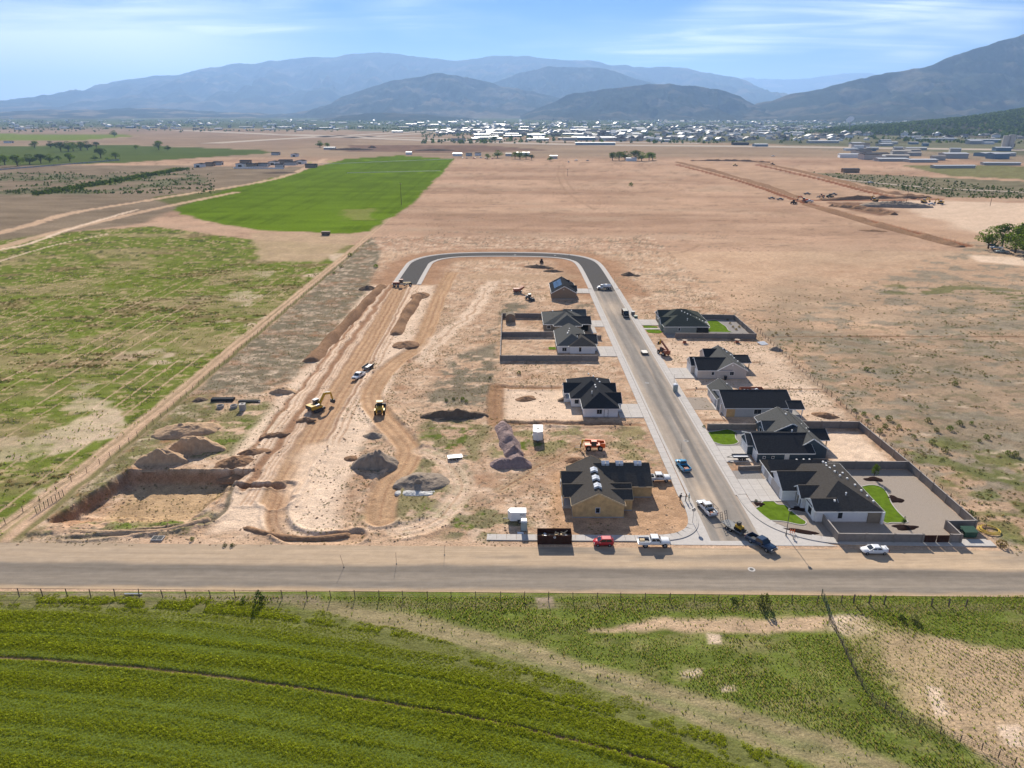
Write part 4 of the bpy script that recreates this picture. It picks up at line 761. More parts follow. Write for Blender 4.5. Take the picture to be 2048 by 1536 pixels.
# 5 beige house
h = House('beige_house', 'pale beige sided house with white side door and a wide gable', 64, 211, 'siding_beige', 'shingle_grey')
h.gable(62.2, 71.0, 202.6, 219.4, 'y', 2.75, 5.2, 0.35, 0.3); h.gable(56.4, 66.5, 202.75, 213.4, 'x', 2.75, 4.85, 0.35, 0.25, roofmat='shingle_dark_and_shade'); h.gable(55.4, 60, 207.2, 212.9, 'x', 2.75, 4.4, 0.3, 0.2, roofmat='shingle_dark_and_shade')  # cross roofs darker than the main one, shade put into the colour
h.gable(61.4, 68, 213.8, 221.0, 'x', 2.75, 4.7, 0.35, 0.25, roofmat='shingle_dark_and_shade'); h.gable(70, 74.6, 210.2, 217.6, 'x', 2.6, 3.7, 0.35, 0.15, walls=False, roofmat='shingle_dark_and_shade')  # same roof, slopes towards the camera painted in its shaded tone
for y in (210.6, 217.2): h.post(74.3, y, 2.6, 'lumber', 0.22)
h.garage('W', 210.0, 55.4, 4.6); h.garage('W', 204.9, 56.4, 2.5); h.door('S', 62.8, 202.75); h.window('S', 60.9, 202.75, 1.2, 0.8, 1.0, 1); h.window('S', 66.6, 202.6, 1.2, 1.2, 1.1, 2); h.window('W', 217.4, 61.4, 0.8, 1.6, 1.4)
h.emb(MB().tube((66.6, 202.62, 4.35), (66.6, 202.52, 4.35), 0.28, 0.28, 12)).build('gable_vent', M['trim_white'], h.o)
for x, y, z in ((67.6, 217, 4.95), (68.1, 214.6, 4.8), (68.6, 212, 4.6), (69.0, 209.4, 4.4), (69.3, 206.6, 4.3), (64.5, 209.5, 4.4)): h.vent(x, y, z)
h.slab(71.1, 74.6, 210.2, 217.5); h.done()
# 6 walled house at the back of the right-hand row
h = House('walled_house', 'grey green hipped house with a walled lawn yard, last on the east side', 64, 260, 'siding_green', 'shingle_green')
h.hip(55.9, 71.8, 250.4, 262.0, 2.75, 5.4, 'x'); h.hip(56.6, 72.6, 258.0, 271.0, 2.75, 5.5, 'x', ends=(1, 1)); h.gable(55.4, 62, 254.2, 259.4, 'x', 2.75, 4.4, 0.35, 0.3); h.gable(56.2, 63, 262.4, 269.4, 'x', 2.75, 4.7, 0.35, 0.3)
h.garage('W', 265.6, 56.2, 4.8, 2.15, 'siding_taupe'); h.window('W', 252.4, 55.9, 0.9, 1.4, 1.3); h.door('W', 256.6, 55.4, 'siding_brown'); h.window('S', 61.2, 250.4, 1.1, 0.7, 1.1, 1); h.emb(MB().box(67.6, 71.85, 250.1, 254, 0.05, 2.4)).build('patio_shade_box', M['plastic_black'], h.o); h.post(71.7, 250.3, 2.6, 'trim_white', 0.3)  # solid black box on the wall stands in for the shaded patio hollow
for k in range(9): h.vent(64.5+k*0.85, 262.6-k*1.2, 5.3-0.22*k)
h.vent(64.4, 252.6, 4.6, True); h.done()
# 7 white house, left row
h = House('white_house', 'white house of three staggered black roofed gables beside a trenched yard', 23, 184, 'stucco_white', 'shingle_dark_and_shade')
h.hip(19.0, 28.0, 173.2, 186.0, 2.75, 5.3, 'y', ends=(1, 0))
h.hip(16.3, 28.0, 180.2, 195.0, 2.72, 5.55, 'y', ends=(1, 1))
h.gable(14.6, 20, 184.4, 190.6, 'x', 2.7, 4.3, 0.35, 0.2, walls=False); h.gable(24, 29.0, 185.2, 190.2, 'x', 2.7, 4.1, 0.35, 0.2); h.gable(24, 29.3, 176.6, 182.6, 'x', 2.75, 4.4, 0.35, 0.25)
for x, y in ((14.8, 184.6), (14.8, 190.2)): h.post(x, y, 2.7, 'trim_white', 0.22)
h.slab(14.5, 16.3, 184.2, 190.4, 0.9, 'trim_white'); h.emb(MB().beam((14.5, 184.4, 1.7), (16.2, 184.4, 1.7), 0.06, 0.08).beam((14.5, 184.4, 1.3), (14.5, 190.2, 1.3), 0.06, 0.7)).build('railing', M['plastic_black'], h.o)
st_ = MB()
for k in range(4): st_.box(12.8+k*0.42, 13.25+k*0.42, 184.4, 185.6, 0.0, 0.2+0.2*k)
h.emb(st_).build('stairs', M['wood_old'], h.o)
h.window('S', 23.1, 173.2, 1.15, 1.1, 1.0, 2, 'plastic_black'); h.door('S', 24.9, 173.2, 'trim_white', fm='plastic_black'); h.window('S', 17.7, 180.2, 1.2, 0.9, 1.2, 1, 'plastic_black'); h.garage('E', 179.6, 29.3, 4.8); h.door('E', 187.7, 29.0, 'siding_brown')
for x, y, z in ((22.0, 192.4, 5.4), (23.2, 190.4, 5.35), (24.1, 188.6, 5.1), (24.6, 187, 4.9), (22.9, 183.4, 5.35), (22.9, 181.8, 5.35)): h.vent(x, y, z)
h.vent(21.6, 178.8, 4.75, True); h.done()
# 8 and 9 side by side behind grey walls
h = House('pale_house', 'pale blue white house with a front gable, between two grey walls', 22, 236, 'stucco_white', 'shingle_grey')
h.hip(15.4, 25.2, 227.4, 245.2, 2.75, 5.25, 'y', ends=(1, 0)); h.hip(19.4, 27.8, 226.6, 235, 2.75, 4.6, 'y', ends=(1, 0), roofmat='shingle_brown')
h.gable(22, 28.8, 229.6, 238.6, 'x', 2.75, 4.5, 0.4, 0.2, roofmat='shingle_dark_and_shade')  # cross gable of the grey roof darkened to paint its shade
h.window('S', 22.8, 226.6, 1.0, 0.55, 1.3, 1, 'plastic_black'); h.window('S', 17.6, 227.4, 0.8, 1.4, 1.2, 2); h.garage('E', 231.0, 27.8, 3.6); h.garage('E', 235.6, 28.8, 4.4)
for x, y, z in ((20.0, 238.6, 5.4), (19.6, 236.2, 5.25), (19.2, 234.8, 5.1), (19.0, 234.2, 5.0)): h.vent(x, y, z)
h.vent(22.2, 231.2, 4.4, True); h.done()
h = House('olive_house', 'olive brown house with a wide front gable and barrel shed yard', 20, 260, 'siding_taupe', 'shingle_grey')
h.hip(12.0, 28.2, 253.6, 270.8, 2.75, 5.55, 'x', ends=(1, 1)); h.hip(15.6, 25.4, 251.6, 263, 2.75, 5.2, 'y', ends=(1, 0))
h.gable(22, 29.2, 253.6, 262.0, 'x', 2.75, 4.4, 0.4, 0.2, roofmat='shingle_dark_and_shade'); h.gable(20, 28.2, 261.6, 270.6, 'x', 2.75, 4.9, 0.4, 0.2)  # first gable has its shade painted in as darker shingle
h.garage('E', 265.8, 28.2, 4.6); h.garage('E', 258.4, 29.2, 3.8, 2.15, 'siding_taupe'); h.window('S', 13.6, 253.6, 1.0, 1.2, 1.2); h.window('S', 20.4, 251.6, 1.0, 1.4, 1.2)
for x, y, z in ((15.5, 263, 5.3), (24.8, 266, 4.8), (22.6, 262.4, 5.6)): h.vent(x, y, z)
h.done()
# 10 brown house
h = House('brown_house', 'small brown sided house with solar panels on its lit roof, last on the west side', 22.5, 312, 'siding_brown', 'shingle_dark_and_shade')
h.gable(17.4, 27.9, 302.6, 322.2, 'y', 2.75, 5.6, 0.4, 0.3); h.gable(22, 28.4, 306.4, 313.6, 'x', 2.75, 4.2, 0.4, 0.3); h.gable(22, 26.0, 316.6, 321, 'x', 2.75, 4.7, 0.3, 0.2); h.garage('E', 318, 27.9, 4.6); h.door('E', 310, 28.4)
kk = (5.6-2.75)/5.25
for a in range(2):
    for b in range(4):
        x0, x1, y0 = 18.6+a*1.7, 20.2+a*1.7, 307+b*3.0
        z0, z1 = 2.75+(x0-17.4)*kk+0.28, 2.75+(x1-17.4)*kk+0.28
        mb = MB().add([(x0, y0, z0), (x1, y0, z1), (x1, y0+2.6, z1), (x0, y0+2.6, z0), (x0, y0, z0+0.05), (x1, y0, z1+0.05), (x1, y0+2.6, z1+0.05), (x0, y0+2.6, z0+0.05)], [(0, 3, 2, 1), (4, 5, 6, 7), (0, 1, 5, 4), (1, 2, 6, 5), (2, 3, 7, 6), (3, 0, 4, 7)]); h.emb(mb).build('solar_panel', M['glass_dark'], h.o)
h.emb(MB().tube((22.4, 302.56, 4.3), (22.4, 302.46, 4.3), 0.3, 0.3, 10)).build('gable_vent', M['siding_beige'], h.o); h.done()
# ================================================================== block walls and fences
def block_wall(pts, label, h=1.8, step=5.0, group='grey block garden walls'):
    """wall of concrete block with caps and pilasters along a line of points"""
    o = thing('block_wall', label, 'wall', (pts[0][0], pts[0][1], 0), 0, group); ox, oy = pts[0]
    for (ax, ay), (bx_, by_) in zip(pts[:-1], pts[1:]):
        L = math.hypot(bx_-ax, by_-ay); n = max(1, round(L/step)); dx, dy = (bx_-ax)/L, (by_-ay)/L
        for k in range(n):
            a, b = L*k/n+0.17, L*(k+1)/n-0.17
            MB().beam((ax+dx*a-ox, ay+dy*a-oy, h/2-0.05), (ax+dx*b-ox, ay+dy*b-oy, h/2-0.05), 0.19, h-0.1+0.1).build('wall_panel', M['block_wall'], o)
            MB().beam((ax+dx*a-ox, ay+dy*a-oy, h+0.045), (ax+dx*b-ox, ay+dy*b-oy, h+0.045), 0.25, 0.08).build('wall_cap', M['block_cap'], o)
        for k in range(n+1):
            x, y = ax+dx*L*k/n-ox, ay+dy*L*k/n-oy
            if any(abs(x-c.location.x) < 0.3 and abs(y-c.location.y) < 0.3 for c in o.children if c.name.startswith('pilaster')): continue
            MB().box(-0.2, 0.2, -0.2, 0.2, -0.1, h+0.14).build('pilaster', M['block_wall'], o, loc=(x, y, 0))
    return o
block_wall([(61.0, 121.5), (61.1, 114.4), (76.8, 114.15)], 'low grey block wall wrapping the white corner house beside the pavement', 1.8)
block_wall([(82.0, 114.1), (83.9, 114.1), (83.9, 118.9), (89.6, 119.0), (89.6, 143.8)], 'grey block wall stepping round the green bin, then along the scrub field', 1.8)
block_wall([(56.2, 143.9), (72, 144.0), (89.2, 143.9)], 'grey block wall between the white corner house and the blue house', 1.8)
block_wall([(89.5, 144.3), (88.6, 166.2), (74.5, 166.6)], 'grey block wall round the bare back yard of the blue house', 1.8)
block_wall([(49.9, 165.4), (62.0, 165.4)], 'short grey block wall behind the blue house front lawn', 1.5); block_wall([(51.2, 143.2), (55.9, 143.6)], 'very low grey block wall beside the corner house driveway', 0.9)
block_wall([(58.8, 245.0), (87.3, 244.2), (87.0, 269.6), (74.2, 270.6)], 'grey block wall enclosing the striped lawn of the last east house', 1.8)
block_wall([(27.9, 219.7), (-3.8, 219.6), (-3.9, 246.2), (-3.9, 272.4), (11.6, 272.0)], 'long grey block wall round the pair of bare yards with the barrel shed', 1.8)
block_wall([(-3.5, 246.3), (15.0, 246.7)], 'grey block wall dividing the two bare yards', 1.8); block_wall([(26.2, 243.8), (31.7, 243.4)], 'short grey block wall between two front gardens on the west side', 1.4)
gt = thing('yard_gate', 'dark brown double gate in the grey wall facing the county road', 'gate', (79.4, 114.1, 0))
for k in range(2):
    f = MB().box(-2.3+k*2.35, -0.05+k*2.35, -0.03, 0.03, 0.1, 1.65).build('gate_leaf', M['paint_brown'], gt)
    for j in range(8): MB().box(-2.25+k*2.35+j*0.275, -2.02+k*2.35+j*0.275, -0.05, -0.032, 0.14, 1.6).build('board', M['paint_brown'], f)
gt = thing('side_gate', 'small black gate between the white corner house and its wall', 'gate', (61.0, 122.1, 0)); MB().box(-0.04, 0.04, -0.5, 0.5, 0.1, 1.7).build('gate_leaf', M['plastic_black'], gt); MB().box(-0.08, 0.08, -0.6, -0.5, 0, 1.9).build('post', M['plastic_black'], gt)

def fence(pts, label, step, h, pm, wires, netting=None, jitter=0.0, pw=0.09, cat='fence', tall=0):
    o = thing('wire_fence', label, cat, (pts[0][0], pts[0][1], 0)); ox, oy = pts[0]; rnd = random.Random(len(label))
    base = MB().box(-pw/2, pw/2, -pw/2, pw/2, -0.3, h); proto = None; tops = []
    for (ax, ay), (bx_, by_) in zip(pts[:-1], pts[1:]):
        L = math.hypot(bx_-ax, by_-ay); n = max(1, round(L/step))
        for k in range(n+1 if (bx_, by_) == tuple(pts[-1]) else n):
            x = ax+(bx_-ax)*k/n+rnd.uniform(-jitter, jitter); y = ay+(by_-ay)*k/n+rnd.uniform(-jitter, jitter); z = zground(x, y)
            if proto is None: proto = base.build('post', M[pm], o); q = proto
            else: q = proto.copy(); C.objects.link(q); q.parent = o
            q.location = (x-ox, y-oy, z); q.rotation_euler = (rnd.uniform(-.06, .06), rnd.uniform(-.06, .06), 0)
            if tall and k % tall == 0: q.scale = (1.6, 1.6, 1.5)
            tops.append((x-ox, y-oy, z))
    for w_ in wires:
        b = MB()
        for a, c_ in zip(tops[:-1], tops[1:]): b.beam((a[0], a[1], a[2]+w_), (c_[0], c_[1], c_[2]+w_), 0.018)
        b.build('wire', M['steel_dark'], o)
    if netting:
        b = MB()
        for a, c_ in zip(tops[:-1], tops[1:]):
            n = max(2, int(math.hypot(c_[0]-a[0], c_[1]-a[1])/0.35))
            for k in range(n): t = k/n; b.beam((a[0]+(c_[0]-a[0])*t, a[1]+(c_[1]-a[1])*t, a[2]+0.05), (a[0]+(c_[0]-a[0])*t, a[1]+(c_[1]-a[1])*t, a[2]+netting), 0.022)
            for zz in np.arange(0.15, netting, 0.25): b.beam((a[0], a[1], a[2]+zz), (c_[0], c_[1], c_[2]+zz), 0.02)
        b.build('netting', M['post_green' if pm == 'post_green' else 'wood_old'], o)
    return o
fence([(-99.5, 121), (-94.5, 146), (-93, 165), (-93, 250), (-92.5, 330), (-91.2, 455)], 'wire fence on thin posts along the green pasture and farm track', 4.0, 1.4, 'wood_old', (0.5, 0.9, 1.3), None, 0.15)
fence([(-95.6, 124.5), (-94.2, 131.5)], 'short green mesh fence panel by the pasture corner', 1.0, 1.6, 'post_green', (1.5,), 1.5)
fence([(91.2, 118), (91.0, 160), (90.6, 200), (90.8, 256)], 'post and mesh fence between the plots and the scrub field', 3.0, 1.5, 'wood_old', (0.4, 0.8, 1.2, 1.45), None, 0.12, 0.11)
fence([(-150, 98.6), (-90, 98.2), (-30, 97.7), (30, 96.9), (54, 96.4)], 'long wire fence beside the county road above the crop fields', 4.0, 1.1, 'wood_old', (0.5, 0.9), None, 0.1, 0.07, tall=5)
fence([(56, 96.6), (61, 96.2)], 'three stout wooden posts braced beside the county road', 2.5, 1.7, 'wood_old', (0.8, 1.4), None, 0.1, 0.18)
fence([(68.5, 95.8), (74, 95.6)], 'gate posts of weathered wood by the grain field', 2.7, 1.5, 'wood_old', (0.8, 1.2), None, 0.1, 0.16)
fence([g(1643, 1192), g(1652, 1215), g(1660, 1240)], 'green mesh fence running down from the road to the grain field', 1.2, 1.5, 'post_green', (1.4,), 1.4)
fence([g(1660, 1243), g(1682, 1290), g(1700, 1330), g(1722, 1372), g(1745, 1400), g(1800, 1436), g(1880, 1470), g(1960, 1500), g(2030, 1530)], 'old sagging wire netting fence beside the sparse grain rows', 2.2, 1.25, 'wood_old', (0.3, 0.6, 0.9, 1.2), 1.1, 0.2, 0.09)
MB().cbox(0, 0, 0.12, 0.1, 3.2, 0.1)
pl = thing('white_pipe', 'white pipe lying by the road fence above the crop', 'pipe', (*g(267, 1189), 0.15), R(90)); MB().tube((0, -1.5, 0), (0, 1.5, 0), 0.1, 0.1, 10).build('tube', M['paint_white'], pl)

# ================================================================== vehicles
def wheel(o, x, y, r=0.38, w=0.26, rim=True):
    t = MB().tube((x, y-w/2, r), (x, y+w/2, r), r, r, 16).build('wheel', M['rubber'], o)
    if rim: s_ = 1 if y > 0 else -1; MB().tube((x, y+s_*(w/2-0.02), r), (x, y+s_*(w/2+0.015), r), r*0.6, r*0.55, 12).build('rim', M['rim'], t)
    return t
def hull(mb, secs):
    """rounded body from cross sections (x, z bottom, z top, half width)"""
    mb.loft([[(x, -w+0.10, zb), (x, w-0.10, zb), (x, w, zb+0.14), (x, w, zt-0.16), (x, w-0.12, zt), (x, -w+0.12, zt), (x, -w, zt-0.16), (x, -w, zb+0.14)] for x, zb, zt, w in secs]); return mb
def cabin(o, xb0, xb1, xt0, xt1, zb, zt, wb, wt, m, name='cabin', glass='glass_dark', doors=2):
    v = [(xb0, -wb, zb), (xb1, -wb, zb), (xb1, wb, zb), (xb0, wb, zb), (xt0, -wt, zt-0.05), (xt1, -wt, zt-0.05), (xt1, wt, zt-0.05), (xt0, wt, zt-0.05), (xt0+0.1, -wt+0.12, zt), (xt1-0.1, -wt+0.12, zt), (xt1-0.1, wt-0.12, zt), (xt0+0.1, wt-0.12, zt)]
    c_ = MB().add(v, [(0, 3, 2, 1), (0, 1, 5, 4), (1, 2, 6, 5), (2, 3, 7, 6), (3, 0, 4, 7), (4, 5, 9, 8), (5, 6, 10, 9), (6, 7, 11, 10), (7, 4, 8, 11), (8, 9, 10, 11)]).build(name, m, o)
    V_ = [Vector(p) for p in v]
    def pane(a, b, c2, d, u0, u1, w0, w1, nm):
        A, B, C_, D = V_[a], V_[b], V_[c2], V_[d]; f = lambda u, w_: (A*(1-u)+B*u)*(1-w_)+(D*(1-u)+C_*u)*w_
        n = (B-A).cross(D-A).normalized()*0.012; q = [f(u0, w0), f(u1, w0), f(u1, w1), f(u0, w1)]
        MB().add([p+n for p in q]+[p-n*3 for p in q], [(0, 1, 2, 3), (7, 6, 5, 4), (0, 4, 5, 1), (1, 5, 6, 2), (2, 6, 7, 3), (3, 7, 4, 0)]).build(nm, M[glass], c_)
    pane(1, 2, 6, 5, .06, .94, .08, .92, 'windscreen'); pane(3, 0, 4, 7, .10, .90, .15, .85, 'rear_window')
    for s_ in (0, 1):
        for k in range(doors):
            u0, u1 = 0.07+0.88*k/doors, 0.03+0.88*(k+1)/doors
            if s_ == 0: pane(0, 1, 5, 4, u0, u1, .18, .88, 'side_window')
            else: pane(2, 3, 7, 6, 1-u1, 1-u0, .18, .88, 'side_window')
    return c_
def lights(o, xf, xr, w, zf, zr, rear=True):
    for s_ in (-1, 1):
        MB().cbox(xf, s_*(w-0.22), zf, 0.06, 0.34, 0.18).build('headlight', M['lamp_glass'], o)
        if rear: MB().cbox(xr, s_*(w-0.12), zr, 0.06, 0.2, 0.34).build('tail_light', M['red_light'], o)
def mirrors(o, x, w, z, m):
    for s_ in (-1, 1): MB().cbox(x, s_*(w+0.14), z, 0.1, 0.26, 0.2).build('mirror', m, o)
def pickup(label, x, y, rz, paint, L=5.9, lift=0.0, crew=True, rack=False, load=None, z=0.03, name='pickup_truck', group=None, small=False):
    o = thing(name, label, 'pickup', (x, y, z), rz, group); m = M[paint]; f, r_ = L/2, -L/2; k = lift; w = 0.98
    cab0 = -0.75 if crew else -0.15
    hull(MB(), [(cab0-0.05, 0.5+k, 1.12+k, w), (0.9, 0.48+k, 1.14+k, w), (1.2, 0.5+k, 1.13+k, w), (f-0.35, 0.55+k, 1.08+k, w-0.03), (f-0.08, 0.6+k, 0.98+k, w-0.1)]).build('body', m, o, True)
    bd = MB(); bd.box(r_+0.05, cab0-0.08, -w+0.1, w-0.1, 0.55+k, 0.68+k)
    for s_ in (-1, 1): bd.box(r_+0.05, cab0-0.08, s_*(w-0.05)-0.05, s_*(w-0.05)+0.05, 0.5+k, 1.14+k)
    bd.box(r_, r_+0.08, -w+0.08, w-0.08, 0.55+k, 1.12+k); bd.box(cab0-0.14, cab0-0.08, -w+0.1, w-0.1, 0.6+k, 1.13+k); b = bd.build('bed', m, o)
    MB().box(r_+0.1, cab0-0.15, -w+0.11, w-0.11, 0.681+k, 0.70+k).build('bed_liner', M['plastic_black'], b)
    cabin(o, cab0, 1.35, cab0+0.12, 0.72, 1.10+k, 1.84+k, w-0.04, w-0.18, m, doors=2 if crew else 1)
    MB().cbox(f, 0, 0.60+k, 0.16, 1.85, 0.24).build('bumper', M['steel'], o); MB().cbox(r_-0.06, 0, 0.56+k, 0.16, 1.8, 0.2).build('bumper', M['steel'], o); MB().cbox(f-0.02, 0, 0.88+k, 0.06, 1.1, 0.24).build('grille', M['steel_dark'], o)
    lights(o, f-0.04, r_, w, 0.92+k, 0.95+k); mirrors(o, 0.95, w, 1.22+k, M['plastic_black'])
    for sx in (f-1.05, r_+1.25):
        for sy in (-1, 1): wheel(o, sx, sy*(w-0.14), 0.40+k*0.35)
    if rack:
        q = MB()
        for xx in (r_+0.15, cab0-0.2):
            for s_ in (-1, 1): q.beam((xx, s_*(w-0.08), 1.1), (xx, s_*(w-0.08), 2.0), 0.06)
            q.beam((xx, -w+0.08, 2.0), (xx, w-0.08, 2.0), 0.06)
        for s_ in (-1, 1): q.beam((r_+0.15, s_*(w-0.08), 2.0), (0.6, s_*(w-0.08), 2.0), 0.06)
        q.build('ladder_rack', M['steel_dark'], o)
    if load:
        for j, (lx, ly, lz, sx, sy, sz, lm) in enumerate(load): MB().cbox(lx, ly, 0.7+k+sz/2+lz, sx, sy, sz).build('cargo', M[lm], o)
    return o
def car(label, x, y, rz, paint, L=4.6, hatch=False, name='car'):
    o = thing(name, label, 'car', (x, y, 0.03), rz); m = M[paint]; f, r_ = L/2, -L/2; w = 0.86
    if hatch:
        hull(MB(), [(r_, 0.42, 0.98, w-0.08), (r_+0.2, 0.3, 1.0, w), (0.4, 0.26, 0.98, w), (1.05, 0.28, 0.94, w), (f-0.3, 0.32, 0.80, w-0.06), (f, 0.42, 0.66, w-0.22)]).build('body', m, o, True); cabin(o, r_+0.08, 1.15, r_+0.42, 0.35, 0.92, 1.52, w-0.05, w-0.2, m)
    else:
        hull(MB(), [(r_, 0.45, 0.92, w-0.12), (r_+0.35, 0.3, 0.98, w), (-0.6, 0.26, 0.96, w), (0.9, 0.27, 0.94, w), (f-0.4, 0.3, 0.80, w-0.05), (f, 0.42, 0.64, w-0.24)]).build('body', m, o, True); cabin(o, -1.55, 1.25, -0.85, 0.35, 0.92, 1.44, w-0.06, w-0.24, m)
        MB().cbox(r_+0.18, 0, 1.10, 0.26, 1.3, 0.05).build('spoiler', m, o)
    lights(o, f-0.12, r_+0.02, w, 0.66, 0.82); mirrors(o, 0.72, w, 0.98, m)
    MB().cbox(f-0.06, 0, 0.45, 0.1, 1.2, 0.16).build('bumper', M['plastic_black'], o)
    for sx in (f-0.80, r_+0.78):
        for sy in (-1, 1): wheel(o, sx, sy*(w-0.09), 0.31, 0.2)
    return o
car('red hatchback parked at the kerb in the gable shadow', 17.0, 113.55, math.pi, 'paint_red', 3.75, True)
pickup('lifted white crew cab pickup parked on the county road at the corner', 26.4, 113.25, 0, 'paint_white', 5.9, 0.18, load=[(-2.2, 0.2, 0, 0.9, 0.7, 0.3, 'lumber'), (-1.5, -0.4, 0, 0.7, 0.5, 0.25, 'steel_dark')])
pickup('dark blue pickup turning out onto the county road with a trailer', 46.3, 113.1, R(-57), 'paint_navy', 5.9)
pickup('white work pickup with a ladder rack parked in the street mouth', 39.4, 125.6, R(104), 'paint_white', 5.7, rack=True, load=[(-2.1, 0.2, 0, 0.7, 0.5, 0.3, 'paint_rust'), (-1.5, -0.3, 0, 0.8, 0.6, 0.35, 'steel_dark'), (-2.2, -0.4, 0, 0.5, 0.4, 0.4, 'steel')])
pickup('white pickup parked tight against the bare framed house garage wing', 32.0, 138.4, 0, 'paint_white', 5.4)
pickup('bright sky blue pickup at the kerb halfway down the street', 38.75, 144.2, R(100), 'paint_sky', 5.2, crew=False, load=[(-1.8, 0, 0, 1.2, 1.0, 0.3, 'paint_rust'), (-0.9, 0.2, 0, 0.8, 0.9, 0.3, 'steel_dark')])
x, y = g(1751, 1110); car('white sedan with a rear spoiler alone on the county road', x, y+0.75, math.pi, 'paint_white', 4.7)
x, y = g(716, 757); pickup('white pickup with a flat trailer driving down the cut road bed', x, y+1, R(-108), 'paint_white', 5.6, z=zground(x, y)+0.05)
def trailer_flat(label, x, y, rz, L=4.2, W=2.0, deck='paint_white', sides=0.0, z=0.0, ramps=False, name='flat_trailer'):
    o = thing(name, label, 'trailer', (x, y, z), rz); MB().box(-L/2, L/2, -W/2, W/2, 0.62, 0.74).build('deck', M[deck], o)
    b = MB().beam((L/2, -W/2+0.2, 0.62), (L/2+1.3, 0, 0.55), 0.1).beam((L/2, W/2-0.2, 0.62), (L/2+1.3, 0, 0.55), 0.1); b.build('drawbar', M['steel_dark'], o)
    for sx in (-0.5, 0.45):
        for s_ in (-1, 1): wheel(o, sx-0.3, s_*(W/2+0.12), 0.34, 0.2); 
    for s_ in (-1, 1): MB().box(-1.3, 0.7, s_*(W/2+0.12)-0.14, s_*(W/2+0.12)+0.14, 0.70, 0.78).build('mudguard', M['steel_dark'], o)
    if sides:
        for s_ in (-1, 1): MB().box(-L/2, L/2, s_*W/2-0.03, s_*W/2+0.03, 0.74, 0.74+sides).build('side_board', M['steel_dark'], o)
        MB().box(L/2-0.05, L/2, -W/2, W/2, 0.74, 0.74+sides).build('front_board', M['steel_dark'], o)
    if ramps:
        for s_ in (-1, 1):
            r_ = MB()
            for e in (-0.28, 0.28): r_.beam((-L/2, s_*0.6+e, 0.74), (-L/2-0.55, s_*0.6+e, 2.5), 0.07)
            for k in range(4): t = 0.1+0.28*k; r_.beam((-L/2-0.55*t, s_*0.6-0.28, 0.74+1.76*t), (-L/2-0.55*t, s_*0.6+0.28, 0.74+1.76*t), 0.06)
            r_.build('ramp', M['steel_dark'], o)
    return o
x, y = g(731, 741); trailer_flat('white flat trailer towed behind the pickup on the cut road bed', x+0.6, y+1.5, R(-108), 4.4, 2.1, 'paint_white', 0.5, zground(x, y)+0.05)
trailer_flat('grey equipment trailer with two raised ramps behind the dark blue pickup', 42.9, 118.6, R(-60), 5.2, 2.0, 'paint_grey', 0, 0.03, True)
mx = thing('mini_loader', 'small dusty yellow loader strapped on the ramp trailer', 'loader', (43.5, 117.5, 0.77), R(-60))
MB().cbox(0, 0, 0.62, 1.5, 0.9, 0.6).build('body', M['paint_yellow'], mx); MB().box(-0.5, 0.1, -0.38, 0.38, 0.92, 1.55).build('cage', M['steel_dark'], mx); MB().box(0.8, 1.3, -0.55, 0.55, 0.12, 0.5).build('bucket', M['steel_dark'], mx)
for s_ in (-1, 1): MB().box(-0.75, 0.75, s_*0.55-0.14, s_*0.55+0.14, 0.0, 0.42).build('track', M['rubber'], mx); MB().beam((-0.3, s_*0.45, 1.0), (1.0, s_*0.45, 0.4), 0.1).build('lift_arm', M['paint_yellow'], mx)
trailer_flat('cream decked trailer parked at the kerb further up the street', 44.5, 227.4, R(90), 3.6, 1.9, 'paint_cream', 0.12, 0.03)
trailer_flat('white utility trailer with a raised tailboard on the blue house driveway', 53.0, 148.5, R(180), 3.6, 1.6, 'paint_white', 0.25, 0.14)
x, y = g(910, 916); trailer_flat('derelict low trailer with a pale plank deck in the weeds', x, y, R(12), 3.4, 1.7, 'wrap_white', 0, zground(x, y)-0.2)
def box_trailer(label, x, y, rz, L, W, H, text=None, vent=False, z=0.0):
    o = thing('enclosed_trailer', label, 'trailer', (x, y, z), rz)
    MB().prism([(-L/2, -W/2), (L/2-0.55, -W/2), (L/2, 0), (L/2-0.55, W/2), (-L/2, W/2)], 0.45, H).build('box', M['paint_white'], o)
    MB().prism([(-L/2-0.03, -W/2-0.03), (L/2-0.53, -W/2-0.03), (L/2+0.03, 0), (L/2-0.53, W/2+0.03), (-L/2-0.03, W/2+0.03)], H, H+0.06).build('roof', M['trim_white'], o)
    MB().beam((L/2-0.4, -0.4, 0.5), (L/2+1.0, 0, 0.5), 0.1).beam((L/2-0.4, 0.4, 0.5), (L/2+1.0, 0, 0.5), 0.1).build('drawbar', M['steel_dark'], o); MB().tube((L/2+0.8, 0, 0), (L/2+0.8, 0, 0.6), 0.05).build('jack', M['steel_dark'], o)
    for s_ in (-1, 1):
        wheel(o, -L*0.14, s_*(W/2+0.02), 0.34, 0.22); MB().box(-L*0.14-0.5, -L*0.14+0.5, s_*(W/2+0.08)-0.1, s_*(W/2+0.08)+0.1, 0.68, 0.76).build('mudguard', M['steel_dark'], o)
    if vent: MB().box(-0.3, 0.3, -0.2, 0.2, H+0.06, H+0.2).build('roof_vent', M['steel_dark'], o)
    if text:
        cu = bpy.data.curves.new('lettering', 'FONT'); cu.body = text; cu.size = 0.52; cu.extrude = 0.005; cu.align_x = 'CENTER'
        t = bpy.data.objects.new('lettering', cu); C.objects.link(t); dg = bpy.context.evaluated_depsgraph_get(); tm = bpy.data.meshes.new_from_object(t.evaluated_get(dg)); bpy.data.objects.remove(t); t = bpy.data.objects.new('lettering', tm); C.objects.link(t); tm.materials.clear(); tm.materials.append(M['plastic_black']); t.parent = o; t.location = (-L/2+0.75, W/2+0.012, H-0.62); t.rotation_euler = (R(90), 0, R(180))
    return o
